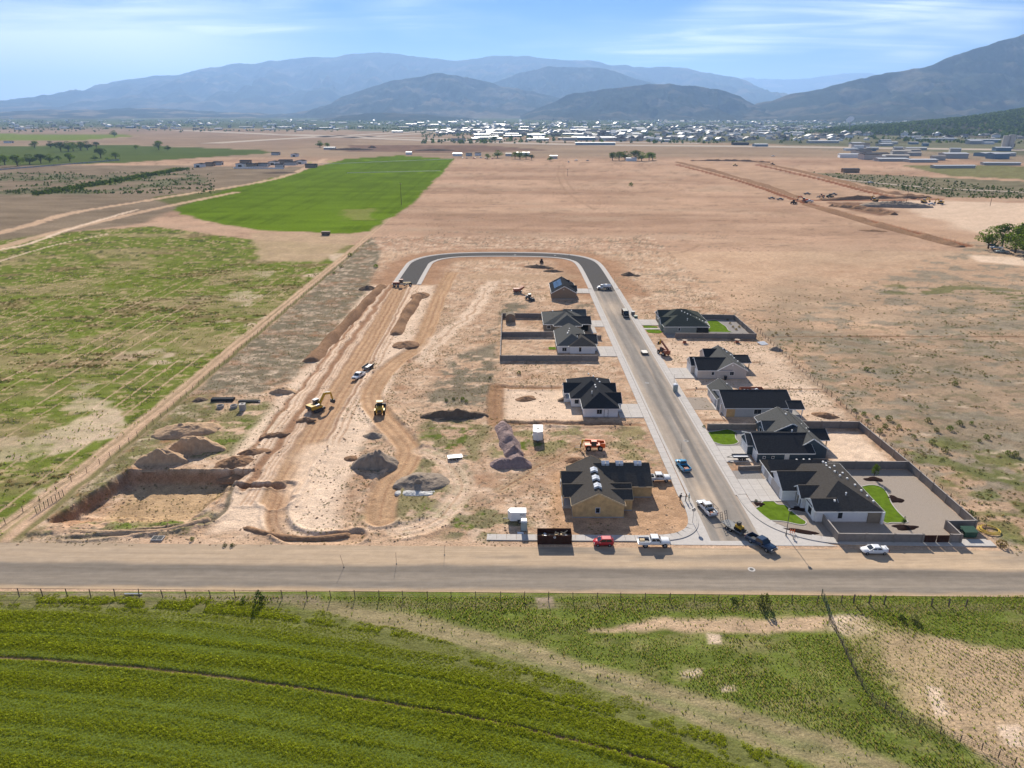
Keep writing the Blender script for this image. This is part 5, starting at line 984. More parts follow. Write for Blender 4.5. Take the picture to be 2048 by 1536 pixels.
x, y = g(1034, 1046); box_trailer('white enclosed trailer with dark lettering beside the portable toilet', x, y+0.9, R(180), 3.6, 1.9, 2.3, 'PUT')
box_trailer('white enclosed trailer with a roof vent standing by the gravel windrow', 6.4, 160.0, R(-92), 4.6, 2.4, 2.7, None, True)
def dumpster(label, x, y, rz, L, W, H, m, z=0.0, fill=(), name='roll_off_bin', logo=False):
    o = thing(name, label, 'skip', (x, y, z), rz); b = MB(); t = 0.06
    for q in ((-L/2, L/2, -W/2, -W/2+t, 0.12, H), (-L/2, L/2, W/2-t, W/2, 0.12, H), (-L/2, -L/2+t, -W/2+t, W/2-t, 0.12, H), (L/2-t, L/2, -W/2+t, W/2-t, 0.12, H), (-L/2, L/2, -W/2, W/2, 0.0, 0.12)): b.box(*q)
    b.build('shell', M[m], o); k = int(L/0.9)
    for s_ in (-1, 1):
        for j in range(k+1): xx = -L/2+0.08+(L-0.16)*j/k; MB().box(xx-0.05, xx+0.05, s_*(W/2+0.05)-0.05, s_*(W/2+0.05)+0.05, 0.1, H-0.08).build('rib', M[m], o)
        MB().box(-L/2, L/2, s_*(W/2+0.06)-0.06, s_*(W/2+0.06)+0.06, H-0.07, H+0.05).build('rim', M[m], o)
    for s_ in (-1, 1): MB().tube((L/2-0.4, s_*0.7-0.1, 0.0), (L/2-0.4, s_*0.7+0.1, 0.0), 0.12, 0.12, 8).build('roller', M['steel_dark'], o)
    if logo: MB().tube((0, -W/2-0.02, H-0.32), (0, -W/2-0.03, H-0.32), 0.24, 0.24, 14).build('logo_disc', M['paint_white'], o); MB().box(-0.13, 0.13, -W/2-0.036, -W/2-0.031, H-0.38, H-0.27).build('logo_mark', M['plastic_black'], o)
    rnd = random.Random(7)
    for cnt, mm, sz, nm in fill:
        for j in range(cnt): 
            q = MB().cbox(0, 0, 0, sz[0]*rnd.uniform(.5, 1), sz[1]*rnd.uniform(.6, 1.2), sz[2]).build(nm, M[mm], o); q.location = (rnd.uniform(-L/2+0.8, L/2-0.8), rnd.uniform(-W/2+0.45, W/2-0.45), H*rnd.uniform(0.45, 0.8)); q.rotation_euler = (rnd.uniform(-.4, .4), rnd.uniform(-.4, .4), rnd.uniform(0, 3))
    MB().box(-L/2+t+0.02, L/2-t-0.02, -W/2+t+0.02, W/2-t-0.02, 0.13, H*0.45).build('debris', M['wood_old'], o)
    return o
dumpster('dark brown roll off bin of lumber scraps on the pavement', 7.95, 114.75, 0, 6.4, 2.4, 1.85, 'paint_brown', 0.04, ((26, 'lumber', (1.2, 0.3, 0.05), 'scrap_board'), (5, 'wrap_white', (0.7, 0.5, 0.25), 'plastic_bag')), logo=True)
dumpster('orange roll off bin heaped with white rubbish behind the grey house', 69.0, 190.8, 0, 6.6, 2.4, 1.4, 'paint_rust', 0.02, ((10, 'wrap_white', (0.8, 0.7, 0.5), 'plastic_bag'), (6, 'lumber', (1.2, 0.3, 0.05), 'scrap_board')))
gd = thing('green_bin', 'green lidded refuse bin in the wall recess at the road', 'bin', (86.9, 116.6, 0.05)); MB().ext([(-1.1, 0), (1.1, 0), (1.25, 1.1), (-1.25, 1.1)], -0.8, 0.8).build('body', M['paint_green'], gd); MB().add([(-1.3, -0.9, 1.1), (1.3, -0.9, 1.1), (1.3, 0.9, 1.42), (-1.3, 0.9, 1.42), (-1.3, -0.9, 1.2), (1.3, -0.9, 1.2), (1.3, 0.9, 1.52), (-1.3, 0.9, 1.52)], [(0, 3, 2, 1), (4, 5, 6, 7), (0, 1, 5, 4), (1, 2, 6, 5), (2, 3, 7, 6), (3, 0, 4, 7)]).build('lid', M['paint_green'], gd)
for s_ in (-1, 1): MB().box(s_*1.22-0.08, s_*1.22+0.08, -0.4, 0.4, 0.55, 0.75).build('fork_pocket', M['steel_dark'], gd)
def toilet(label, x, y, rz=0.0, z=0.0):
    o = thing('portable_toilet', label, 'toilet', (x, y, z), rz); MB().box(-0.58, 0.58, -0.58, 0.58, 0.05, 2.05).build('cabin', M['paint_teal'], o); MB().loft([[(-0.62, -0.62, 2.05), (0.62, -0.62, 2.05), (0.62, 0.62, 2.05), (-0.62, 0.62, 2.05)], [(-0.45, -0.45, 2.3), (0.45, -0.45, 2.3), (0.45, 0.45, 2.3), (-0.45, 0.45, 2.3)]]).build('roof', M['paint_white'], o)
    MB().box(-0.4, 0.4, -0.62, -0.585, 0.15, 1.95).build('door', M['paint_teal'], o); MB().tube((0.3, 0.3, 2.1), (0.3, 0.3, 2.6), 0.06).build('vent_pipe', M['plastic_black'], o); MB().box(-0.62, 0.62, -0.62, 0.62, 0, 0.08).build('skid', M['steel_dark'], o)
x, y = g(1048, 1062); toilet('teal portable toilet beside the lettered enclosed trailer', x, y+0.4); x, y = g(1351, 784); toilet('teal portable toilet on bare dirt by the beige house driveway', x, y+0.5)
# tank truck, dark truck
tk = thing('tank_truck', 'white water tank truck crossing the street at the end of the paving', 'truck', (42.6, 321.2, 0.03), math.pi)
MB().tube((-2.9, 0, 1.65), (0.7, 0, 1.65), 0.85, 0.85, 14).build('tank', M['paint_white'], tk, True); hull(MB(), [(0.9, 0.6, 1.5, 1.0), (2.2, 0.6, 1.5, 1.0), (3.2, 0.6, 1.35, 0.85), (3.4, 0.65, 1.2, 0.7)]).build('bonnet', M['paint_white'], tk, True); cabin(tk, 0.85, 2.2, 0.9, 1.85, 1.4, 2.25, 1.0, 0.88, M['paint_white'], doors=1)
MB().box(-3.1, 3.1, -0.4, 0.4, 0.55, 0.78).build('chassis', M['steel_dark'], tk); MB().cbox(3.42, 0, 0.65, 0.14, 1.9, 0.26).build('bumper', M['steel'], tk); lights(tk, 3.35, -3.1, 0.95, 1.0, 0.7)
for sx in (2.5, -1.2, -2.2):
    for s_ in (-1, 1): wheel(tk, sx, s_*0.88, 0.5, 0.3)
dt = thing('dump_truck', 'black dump truck facing the camera at the kerb by the walled house', 'truck', (45.2, 275.0, 0.03), R(-90))
MB().box(-3.0, 0.6, -1.15, 1.15, 0.95, 2.3).build('dump_body', M['paint_brown'], dt); MB().box(-2.85, 0.45, -1.0, 1.0, 2.31, 2.34).build('load', M['steel_dark'], dt); hull(MB(), [(0.8, 0.6, 1.7, 1.1), (2.0, 0.6, 1.7, 1.1), (3.1, 0.6, 1.5, 0.95), (3.3, 0.65, 1.3, 0.8)]).build('bonnet', M['plastic_black'], dt, True); cabin(dt, 0.75, 2.0, 0.8, 1.7, 1.6, 2.5, 1.08, 0.95, M['plastic_black'], doors=1); MB().cbox(3.32, 0, 0.7, 0.14, 2.1, 0.3).build('bumper', M['steel'], dt); lights(dt, 3.25, -3.0, 1.0, 1.1, 0.9)
for sx in (2.4, -1.3, -2.4):
    for s_ in (-1, 1): wheel(dt, sx, s_*1.0, 0.52, 0.32)
for k, (x, y, w_, h_, m_, lb) in enumerate(((48.4, 276.2, 1.3, 1.5, 'paint_grey', 'tall grey utility cabinet on the verge by the black dump truck'), (48.9, 272.2, 1.3, 0.8, 'paint_green', 'low green transformer box beside the tall grey cabinet'), (31.3, 264.6, 0.001, 0, '', ''))):
    if not lb: continue
    o = thing('utility_cabinet', lb, 'cabinet', (x, y, 0.0)); MB().box(-w_/2, w_/2, -w_*0.6, w_*0.6, 0.12, h_).build('body', M[m_], o); MB().box(-w_/2-0.05, w_/2+0.05, -w_*0.65, w_*0.65, h_, h_+0.08).build('lid', M[m_], o); MB().box(-w_/2-0.1, w_/2+0.1, -w_*0.7, w_*0.7, -0.05, 0.12).build('plinth', M['concrete'], o); MB().box(-0.03, 0.03, -w_*0.62, -w_*0.6, 0.5*h_, 0.6*h_).build('handle', M['steel'], o)

# ================================================================== machines
def excavator(label, x, y, rz, sc=1.0, boom_rz=0.0, paint='paint_yellow', z=0.0, name='excavator', group=None):
    o = thing(name, label, 'excavator', (x, y, z), rz, group); o.scale = (sc, sc, sc)
    for s_ in (-1, 1):
        MB().loft([[(-2.0, s_*1.15-0.3, 0.35), (-1.7, s_*1.15-0.3, 0.0), (1.7, s_*1.15-0.3, 0.0), (2.0, s_*1.15-0.3, 0.35), (1.7, s_*1.15-0.3, 0.8), (-1.7, s_*1.15-0.3, 0.8)], [(-2.0, s_*1.15+0.3, 0.35), (-1.7, s_*1.15+0.3, 0.0), (1.7, s_*1.15+0.3, 0.0), (2.0, s_*1.15+0.3, 0.35), (1.7, s_*1.15+0.3, 0.8), (-1.7, s_*1.15+0.3, 0.8)]]).build('track', M['steel_dark'], o)
    def rot(v): c_, s_ = math.cos(boom_rz), math.sin(boom_rz); return (v[0]*c_-v[1]*s_, v[0]*s_+v[1]*c_, v[2])
    def put(mb, nm, m, sm=False): mb.v = [rot(v) for v in mb.v]; return mb.build(nm, M[m], o, sm)
    put(MB().box(-1.9, 1.2, -1.3, 1.3, 0.9, 1.5).box(-2.5, -1.0, -1.35, 1.35, 1.0, 2.05), 'house', paint); put(MB().box(-2.62, -2.5, -1.2, 1.2, 1.05, 1.9), 'counterweight', 'steel_dark'); put(MB().box(-1.0, 0.4, -1.2, -0.2, 1.5, 2.0), 'engine_cover', 'steel')
    cb = put(MB().box(-0.2, 1.3, 0.35, 1.3, 1.5, 2.85), 'cab', 'glass_dark'); put(MB().box(-0.25, 1.35, 0.3, 1.35, 2.85, 2.95), 'cab_roof', 'trim_white')
    put(MB().beam((0.9, -0.2, 1.6), (2.9, -0.2, 4.1), 0.42, 0.6).beam((2.8, -0.2, 4.05), (4.7, -0.2, 3.7), 0.40, 0.5), 'boom', paint); put(MB().beam((4.8, -0.2, 3.9), (5.4, -0.2, 1.5), 0.32, 0.42), 'stick', paint); put(MB().ext([(5.0, 1.6), (5.7, 1.6), (5.9, 0.9), (5.4, 0.4), (4.8, 0.8)], -0.75, 0.35), 'bucket', 'steel_dark'); put(MB().tube((1.4, -0.2, 1.6), (2.6, -0.2, 3.2), 0.1).tube((3.0, -0.2, 4.4), (4.7, -0.2, 4.1), 0.09), 'ram', 'steel')
    return o
x, y = g(632, 822); excavator('yellow tracked excavator digging in the cut road bed', x, y+0.8, R(60), 1.0, R(-8), z=zground(x, y)+0.1)
def loader(label, x, y, rz, paint='paint_yellow', sc=1.0, z=0.0, name='wheel_loader', group=None):
    o = thing(name, label, 'loader', (x, y, z), rz, group); o.scale = (sc, sc, sc)
    hull(MB(), [(-3.0, 0.9, 1.9, 0.9), (-2.2, 0.8, 2.1, 1.0), (-0.6, 0.8, 2.1, 1.0)]).build('engine_cover', M[paint], o, True); MB().box(-3.06, -3.0, -0.55, 0.55, 1.05, 1.75).build('grille', M['steel_dark'], o); MB().box(-0.6, 1.6, -0.6, 0.6, 0.7, 1.3).build('frame', M[paint], o)
    MB().box(-0.7, 0.6, -0.75, 0.75, 1.7, 3.05).build('cab', M['glass_dark'], o); MB().box(-0.8, 0.7, -0.85, 0.85, 3.05, 3.2).build('cab_roof', M[paint], o)
    for s_ in (-1, 1):
        MB().beam((0.8, s_*0.55, 1.6), (3.0, s_*0.55, 0.7), 0.2, 0.35).build('lift_arm', M[paint], o); MB().box(-2.6, -1.0, s_*1.1-0.3, s_*1.1+0.3, 1.45, 1.55).build('mudguard', M[paint], o)
        for sx in (1.5, -1.8): wheel(o, sx, s_*1.15, 0.75, 0.55)
    MB().ext([(2.9, 0.25), (4.1, 0.15), (4.1, 0.3), (3.2, 0.5), (3.1, 1.3), (2.8, 1.3)], -1.4, 1.4).build('bucket', M['steel_dark'], o); return o
x, y = g(759, 826); loader('yellow wheel loader climbing the winding haul road', x, y+1.2, R(96), z=zground(x, y)+0.1)
def telehandler(label, x, y, rz, paint='paint_orange', up=4.0, z=0.0):
    o = thing('telehandler', label, 'telehandler', (x, y, z), rz); MB().box(-2.4, 2.2, -0.75, 0.75, 0.7, 1.35).box(-2.6, -1.4, -1.0, 1.0, 0.75, 1.9).build('chassis', M[paint], o)
    MB().box(-1.0, 0.9, -1.05, -0.55, 1.0, 1.75).build('engine_cover', M[paint], o); MB().box(-0.5, 0.7, 0.35, 1.1, 1.2, 2.45).build('cab', M['steel_dark'], o); MB().box(-0.55, 0.75, 0.3, 1.15, 2.45, 2.53).build('cab_roof', M[paint], o)
    s_ = math.sin(R(up)); c_ = math.cos(R(up)); p = lambda d, h_: (-2.4+d*c_, -0.1, 2.05+d*s_+h_)
    MB().beam(p(0, 0), p(4.6, 0), 0.42, 0.48).build('boom', M[paint], o); q = p(4.6, 0); MB().beam(q, p(5.2, 0), 0.32, 0.36).beam(p(5.1, 0.1), (p(5.4, 0)[0], -0.1, max(0.5, p(5.4, 0)[2]-1.5)), 0.3, 0.4).build('boom_head', M['paint_yellow'], o)
    hx, hz = p(5.55, 0)[0], max(0.35, p(5.4, 0)[2]-1.7); MB().box(hx, hx+0.12, -0.75, 0.65, hz-0.2, hz+0.9).build('carriage', M['steel_dark'], o)
    for e in (-0.5, 0.35): MB().box(hx+0.1, hx+1.3, e-0.06, e+0.06, hz-0.2, hz-0.12).build('fork', M['steel_dark'], o)
    for sx in (1.35, -1.45):
        for t in (-1, 1): wheel(o, sx, t*0.98, 0.62, 0.42)
    return o
telehandler('orange telehandler parked behind the bare framed house', 19.6, 154.0, math.pi, z=0.05); telehandler('red orange telehandler with its boom raised on the empty plot', 50.6, 226.2, R(115), 'paint_rust', 28, 0.05)
mg = thing('motor_grader', 'rusty motor grader and broom working at the end of the new asphalt', 'grader', (*g(803, 572), 0.05), R(4))
MB().box(-4.0, -0.6, -0.7, 0.7, 1.0, 1.9).build('engine_cover', M['paint_rust'], mg); MB().box(-0.8, 0.8, -0.75, 0.75, 1.5, 3.0).build('cab', M['glass_dark'], mg); MB().box(-0.9, 0.9, -0.85, 0.85, 3.0, 3.12).build('cab_roof', M['paint_rust'], mg); MB().beam((0.6, 0, 1.5), (4.4, 0, 1.5), 0.4, 0.45).build('frame', M['paint_yellow'], mg); MB().beam((1.2, -1.9, 0.5), (2.6, 1.9, 0.5), 0.15, 0.6).build('blade', M['steel_dark'], mg)
for sx in (4.2, -1.6, -3.2):
    for s_ in (-1, 1): wheel(mg, sx, s_*1.0, 0.65, 0.4)
rt = thing('dump_trailer', 'rusty dump trailer with its tail tipped up near the brown house', 'trailer', (3.0, 314.6, 0.05), R(8)); MB().ext([(-2.4, 0.8), (0.5, 0.8), (2.6, 2.6), (2.2, 3.0), (0.2, 2.0), (-2.4, 2.0)], -1.1, 1.1).build('hopper', M['paint_rust'], rt); MB().box(-2.6, 1.6, -0.4, 0.4, 0.5, 0.8).build('chassis', M['steel_dark'], rt)
for sx in (-1.6, -0.5, 0.7):
    for s_ in (-1, 1): wheel(rt, sx, s_*1.0, 0.48, 0.3)
loader('grey backhoe loader parked nose down beside the tipped dump trailer', 7.6, 301.5, R(-60), 'paint_grey', 0.8, 0.05, 'backhoe_loader'); loader('dark compact loader by the spoil heap inside the loop road', *g(1083, 526), R(90), 'paint_brown', 0.7, 0.05, 'compact_loader')
# earthworks far right
fl = 'machines on the far eastern earthworks'
for k, (a, b, rz, lb) in enumerate(((1609, 403, 150, 'orange armed excavator at the head of the far trench'), (1880, 408, 200, 'yellow excavator reaching over the far rock heap edge'), (1848, 406, 20, 'excavator with a lowered arm between rock heap and far road'), (1750, 403, 100, 'excavator standing at the west end of the far rock heap'))):
    x, y = g(a, b); excavator(lb, x, y, R(rz), 1.15, 0, 'paint_orange' if k == 0 else 'paint_yellow', 0.1, group=fl)
for k, (a, b, rz, lb) in enumerate(((1587, 408, 40, 'dark wheel loader left of the far trench head'), (1642, 395, 160, 'red loader on the far dirt strip'), (1659, 395, 10, 'olive loader parked next to the red loader far off'), (1470, 332, 0, 'loader working far off by the upper trench'), (1545, 330, 0, 'loader near the far red berm'))):
    x, y = g(a, b); loader(lb, x, y, R(rz), ('paint_brown', 'paint_rust', 'paint_green', 'paint_yellow', 'paint_brown')[k], 1.1, 0.1, group=fl)
for k, (a, b, rz, lb, pt) in enumerate(((1619, 404, 180, 'white pickup beside the far orange excavator', 'paint_white'), (1560, 400, 10, 'grey pickup, right one of two by the far trench', 'paint_grey'), (1543, 398, 10, 'grey pickup, left one of two by the far trench', 'paint_grey'), (1614, 389, 0, 'dark pickup on the far upper dirt strip', 'paint_grey'), (1667, 390, 0, 'dark pickup behind the far olive loader', 'paint_grey'), (1862, 410, 0, 'white pickup between the two far excavators', 'paint_white'), (1740, 366, 0, 'white pickup on the far upper haul road', 'paint_white'), (1546, 313, 0, 'tiny white truck on the distant runway road', 'paint_white'), (1137, 325, 90, 'white truck at the far end of the tan field', 'paint_white'), (1992, 498, 160, 'white pickup parked under the roadside trees', 'paint_white'), (2004, 506, 170, 'blue grey pickup in front of the roadside trees', 'paint_teal'), (1985, 494, 100, 'black car in the shade of the roadside trees', 'plastic_black'))):
    x, y = g(a, b); q = pickup(lb, x, y, R(rz), pt, z=0.05, group='distant parked pickups'); q.scale = (1.15, 1.15, 1.15)
# ================================================================== small things on the plots
def lamp(label, x, y, h, rz):
    o = thing('street_lamp', label, 'street lamp', (x, y, 0.1), rz); MB().tube((0, 0, 0), (0, 0, 0.5), 0.14, 0.12).build('base', M['steel_dark'], o); MB().tube((0, 0, 0.4), (0, 0, h), 0.075, 0.05).build('pole', M['steel_dark'], o); MB().tube((0, 0, h), (0, 0, h+0.12), 0.10, 0.30, 12).tube((0, 0, h+0.36), (0, 0, h+0.5), 0.34, 0.08, 12).build('lamp_head', M['steel_dark'], o); MB().tube((0, 0, h+0.12), (0, 0, h+0.36), 0.28, 0.30, 12).build('lamp_glass', M['lamp_glass'], o)
lamp('black street lamp with a pale globe on the landscaped corner', 52.2, 116.5, 5.3, 0)
sg = thing('street_sign', 'thin street sign pole on the pavement by the street mouth', 'sign', (*g(1385, 1046), 0.12)); MB().tube((0, 0, 0), (0, 0, 3.0), 0.05).build('pole', M['steel'], sg); MB().tube((0, -0.06, 2.9), (0, 0.0, 2.9), 0.42, 0.42, 8).build('plate', M['steel'], sg)
hy = thing('fire_hydrant', 'pale fire hydrant beside the lamp and long mulch bed', 'hydrant', (*g(1587, 1078), 0.05)); MB().tube((0, 0, 0), (0, 0, 0.65), 0.16, 0.15, 10).tube((0, 0, 0.65), (0, 0, 0.85), 0.18, 0.06, 10).build('barrel', M['paint_cream'], hy); MB().tube((-0.3, 0, 0.5), (0.3, 0, 0.5), 0.08).build('nozzle', M['paint_cream'], hy)
br = thing('orange_barrier', 'small orange barrier frame in the long mulch bed', 'barrier', (*g(1584, 1067), 0.1))
for s_ in (-0.4, 0, 0.4): MB().box(s_-0.05, s_+0.05, -0.04, 0.04, 0, 0.9).build('upright', M['paint_orange'], br)
MB().box(-0.5, 0.5, -0.05, -0.03, 0.5, 0.62).build('rail', M['paint_orange'], br)
for k, (a, b, lb) in enumerate(((1362, 903, 'thin survey stake on the verge of the framed house'), (1348, 765, 'thin lamp post by the beige house driveway'), (1319, 704, 'thin pole by the red orange telehandler'), (1228, 572, 'thin pole beside the loop road bend'), (688, 1135, 'leaning thin marker post west of the site road on the verge'), (793, 1128, 'upright thin marker post on the sandy verge'), (889, 1110, 'short thin marker post near the concrete pavement end'))):
    x, y = g(a, b); o = thing('marker_pole', lb, 'pole', (x, y, 0)); MB().tube((0, 0, -0.2), (0, 0, (2.4, 2.6, 4.5, 5, 2.6, 2.4, 2.0)[k]), 0.028).build('shaft', M['wood_old'], o); MB().tube((0, 0, 0), (0, 0, 0.12), 0.12).build('foot', M['steel_dark'], o)
    if k == 4: o.rotation_euler = (0, R(-10), 0)
bs = thing('barrel_shed', 'brown arched barrel shed in the corner of a walled bare yard', 'shed', (-0.6, 267.6, 0.0)); n = 12; arc = [(-1.8, 0.0)]+[(-1.8*math.cos(math.pi*k/n), 1.7+1.5*math.sin(math.pi*k/n)) for k in range(n+1)]+[(1.8, 0.0)]
MB().ext(arc, -1.7, 1.7).build('walls', M['siding_brown'], bs)
rb = MB()
for k in range(n): t0, t1 = math.pi*k/n, math.pi*(k+1)/n; rb.add([(-1.9*math.cos(t), yy, 1.7+1.62*math.sin(t)) for t in (t0, t1) for yy in (-1.9, 1.9)], [(0, 1, 3, 2)])
rb.build('roof', M['siding_taupe'], bs); MB().box(-0.6, 0.6, -1.76, -1.71, 0.1, 2.1).build('door', M['siding_taupe'], bs)
hc = thing('hose_coil', 'coil of yellow hose lying on the weeds past the wall corner', 'hose', (*g(1977, 1061), 0.1)); rnd = random.Random(3); tor = MB()
for k in range(4):
    ra, rb_ = 2.0-0.16*k+rnd.uniform(-.1, .1), 1.75-0.12*k; cx_, cy_2 = rnd.uniform(-.2, .2), rnd.uniform(-.2, .2); pts = [(cx_+ra*math.cos(t), cy_2+rb_*math.sin(t), 0.08+0.07*k) for t in np.linspace(0, 2*math.pi, 33)]
    for a, b in zip(pts[:-1], pts[1:]): tor.tube(a, b, 0.07, 0.07, 6)
tor.build('hose', M['hose_yellow'], hc)
pb = thing('pipe_stack', 'stack of long black plastic pipes on the weedy ground', 'pipes', (*g(455, 803), 0.0), R(2))
for r_ in range(2):
    for k in range(5-r_): MB().tube((-4.6, k*0.42+r_*0.21, 0.21+r_*0.36), (1.6, k*0.42+r_*0.21, 0.21+r_*0.36), 0.2, 0.2, 10).build('pipe', M['plastic_black'], pb)
p2 = thing('pipe_stack', 'shorter black pipe with a pale end beside the long pipe stack', 'pipes', (*g(485, 805), 0.0), R(-3))
for k in range(3): MB().tube((-1.2, k*0.5, 0.24), (4.6, k*0.5+0.2, 0.24), 0.22, 0.22, 10).build('pipe', M['plastic_black'], p2)
MB().tube((4.6, 0.2, 0.24), (5.0, 0.2, 0.24), 0.24, 0.24, 10).build('pipe_collar', M['paint_cream'], p2)
for k, (a, b, lb) in enumerate(((441, 815, 'concrete manhole ring, the one nearer the pipe stack end'), (468, 815, 'concrete manhole ring beside the tall concrete box'))):
    x, y = g(a, b); o = thing('concrete_ring', lb, 'concrete ring', (x, y, zground(x, y))); q = MB()
    for j in range(14):
        t0, t1 = 2*math.pi*j/14, 2*math.pi*(j+1)/14; q.add([(r_*math.cos(t), r_*math.sin(t), z_) for t in (t0, t1) for r_ in (0.75, 0.95) for z_ in (0, 0.7)], [(0, 1, 5, 4), (2, 6, 7, 3), (1, 3, 7, 5), (0, 4, 6, 2)])
    q.build('ring', M['concrete_grey'], o)
x, y = g(486, 820); o = thing('concrete_box', 'tall open concrete catch basin box by the black pipes', 'concrete box', (x, y, zground(x, y)), R(8)); q = MB()
for w_ in ((-0.75, 0.75, -0.75, -0.6), (-0.75, 0.75, 0.6, 0.75), (-0.75, -0.6, -0.6, 0.6), (0.6, 0.75, -0.6, 0.6)): q.box(*w_, 0, 1.7)
q.build('box', M['concrete_grey'], o); q = MB()
for w_ in ((-0.8, 0.8, -0.8, -0.35), (-0.8, 0.8, 0.35, 0.8), (-0.8, -0.35, -0.35, 0.35), (0.35, 0.8, -0.35, 0.35)): q.box(*w_, 1.701, 1.85)
q.build('top_slab', M['concrete'], o)
o = thing('cattle_guard', 'dark steel grate frame lying on the sandy verge', 'grate', (*g(316, 1078), 0.05)); MB().box(-1.1, 1.1, -0.7, 0.7, 0.0, 0.25).build('frame', M['concrete'], o)
for k in range(2): MB().box(-0.95+k*1.0, -0.05+k*1.0, -0.55, 0.55, 0.251, 0.29).build('grate', M['plastic_black'], o)
x, y = g(652, 470); o = thing('farm_shed', 'small grey brown farm shed below the irrigated field', 'shed', (x, y, 0)); MB().box(-2.6, 2.6, -1.3, 1.3, 0.3, 2.2).build('walls', M['wood_old'], o); MB().box(-2.8, 2.8, -1.5, 1.5, 2.2, 2.45).build('roof', M['stucco_tan'], o)
for s_ in (-1.8, 1.8): wheel(o, s_, -1.3, 0.4, 0.2, False)
for k, (a, b, lb) in enumerate(((1041, 1067, 'small white slab lying by the pavement end'), (1530, 690, 'white board pile leaning at the east fence'))):
    x, y = g(a, b); o = thing('white_boards', lb, 'boards', (x, y, 0.05), R(20*k))
    for j in range(1+5*k): MB().box(-0.6-k*0.9, 0.6+k*0.9, j*0.45-0.35*(1-k), j*0.45+0.35, 0.02+0.05*j, 0.10+0.07*j).build('board', M['paint_white'], o)
for k, (a, b, lb) in enumerate(((1369, 686, 'short tree stump like drum in front of the walled house'), (1474, 685, 'short tree stump like drum near the east end of the walled house'))):
    x, y = g(a, b); o = thing('cable_reel', lb.replace('tree stump like drum', 'brown cable reel'), 'reel', (x, y, 0)); MB().tube((0, 0, 0), (0, 0, 0.12), 0.95, 0.95, 14).tube((0, 0, 0.12), (0, 0, 1.0), 0.6, 0.6, 12).build('drum', M['paint_rust'], o); MB().tube((0, 0, 1.0), (0, 0, 1.12), 0.95, 0.95, 14).build('flange', M['stucco_tan'], o)
o = thing('air_conditioner', 'black wheeled bin at the side wall of the beige house', 'bin', (64.6, 201.9, 0.05)); MB().loft([[(-0.28, -0.3, 0), (0.28, -0.3, 0), (0.28, 0.3, 0), (-0.28, 0.3, 0)], [(-0.36, -0.4, 1.0), (0.36, -0.4, 1.0), (0.36, 0.4, 1.0), (-0.36, 0.4, 1.0)]]).build('body', M['plastic_black'], o); MB().box(-0.38, 0.38, -0.42, 0.42, 1.0, 1.1).build('lid', M['plastic_black'], o); o.name = 'wheeled_bin'
# ---- power poles
def pole(label, x, y, h, group='power poles'):
    o = thing('power_pole', label, 'power pole', (x, y, 0), 0, group); MB().tube((0, 0, -0.5), (0, 0, h), 0.22, 0.14, 8).build('shaft', M['wood_old'], o); MB().box(-1.3, 1.3, -0.08, 0.08, h-1.0, h-0.8).build('crossarm', M['wood_old'], o)
    for s_ in (-1.1, 0.4, 1.1): MB().tube((s_, 0, h-0.8), (s_, 0, h-0.5), 0.08).build('insulator', M['trim_white'], o)
x, y = g(803, 410); pole('tall pale power pole at the edge of the irrigated field', x, y, 19)
for a, b, h_, lb in ((1812, 408, 12, 'power pole beside the far excavators'), (1905, 385, 12, 'power pole on the far scrub edge'), (1135, 352, 9, 'lone pole in the middle of the tan field'), (1980, 412, 12, 'power pole near the right hand far road')):
    x, y = g(a, b); pole(lb, x, y, h_)

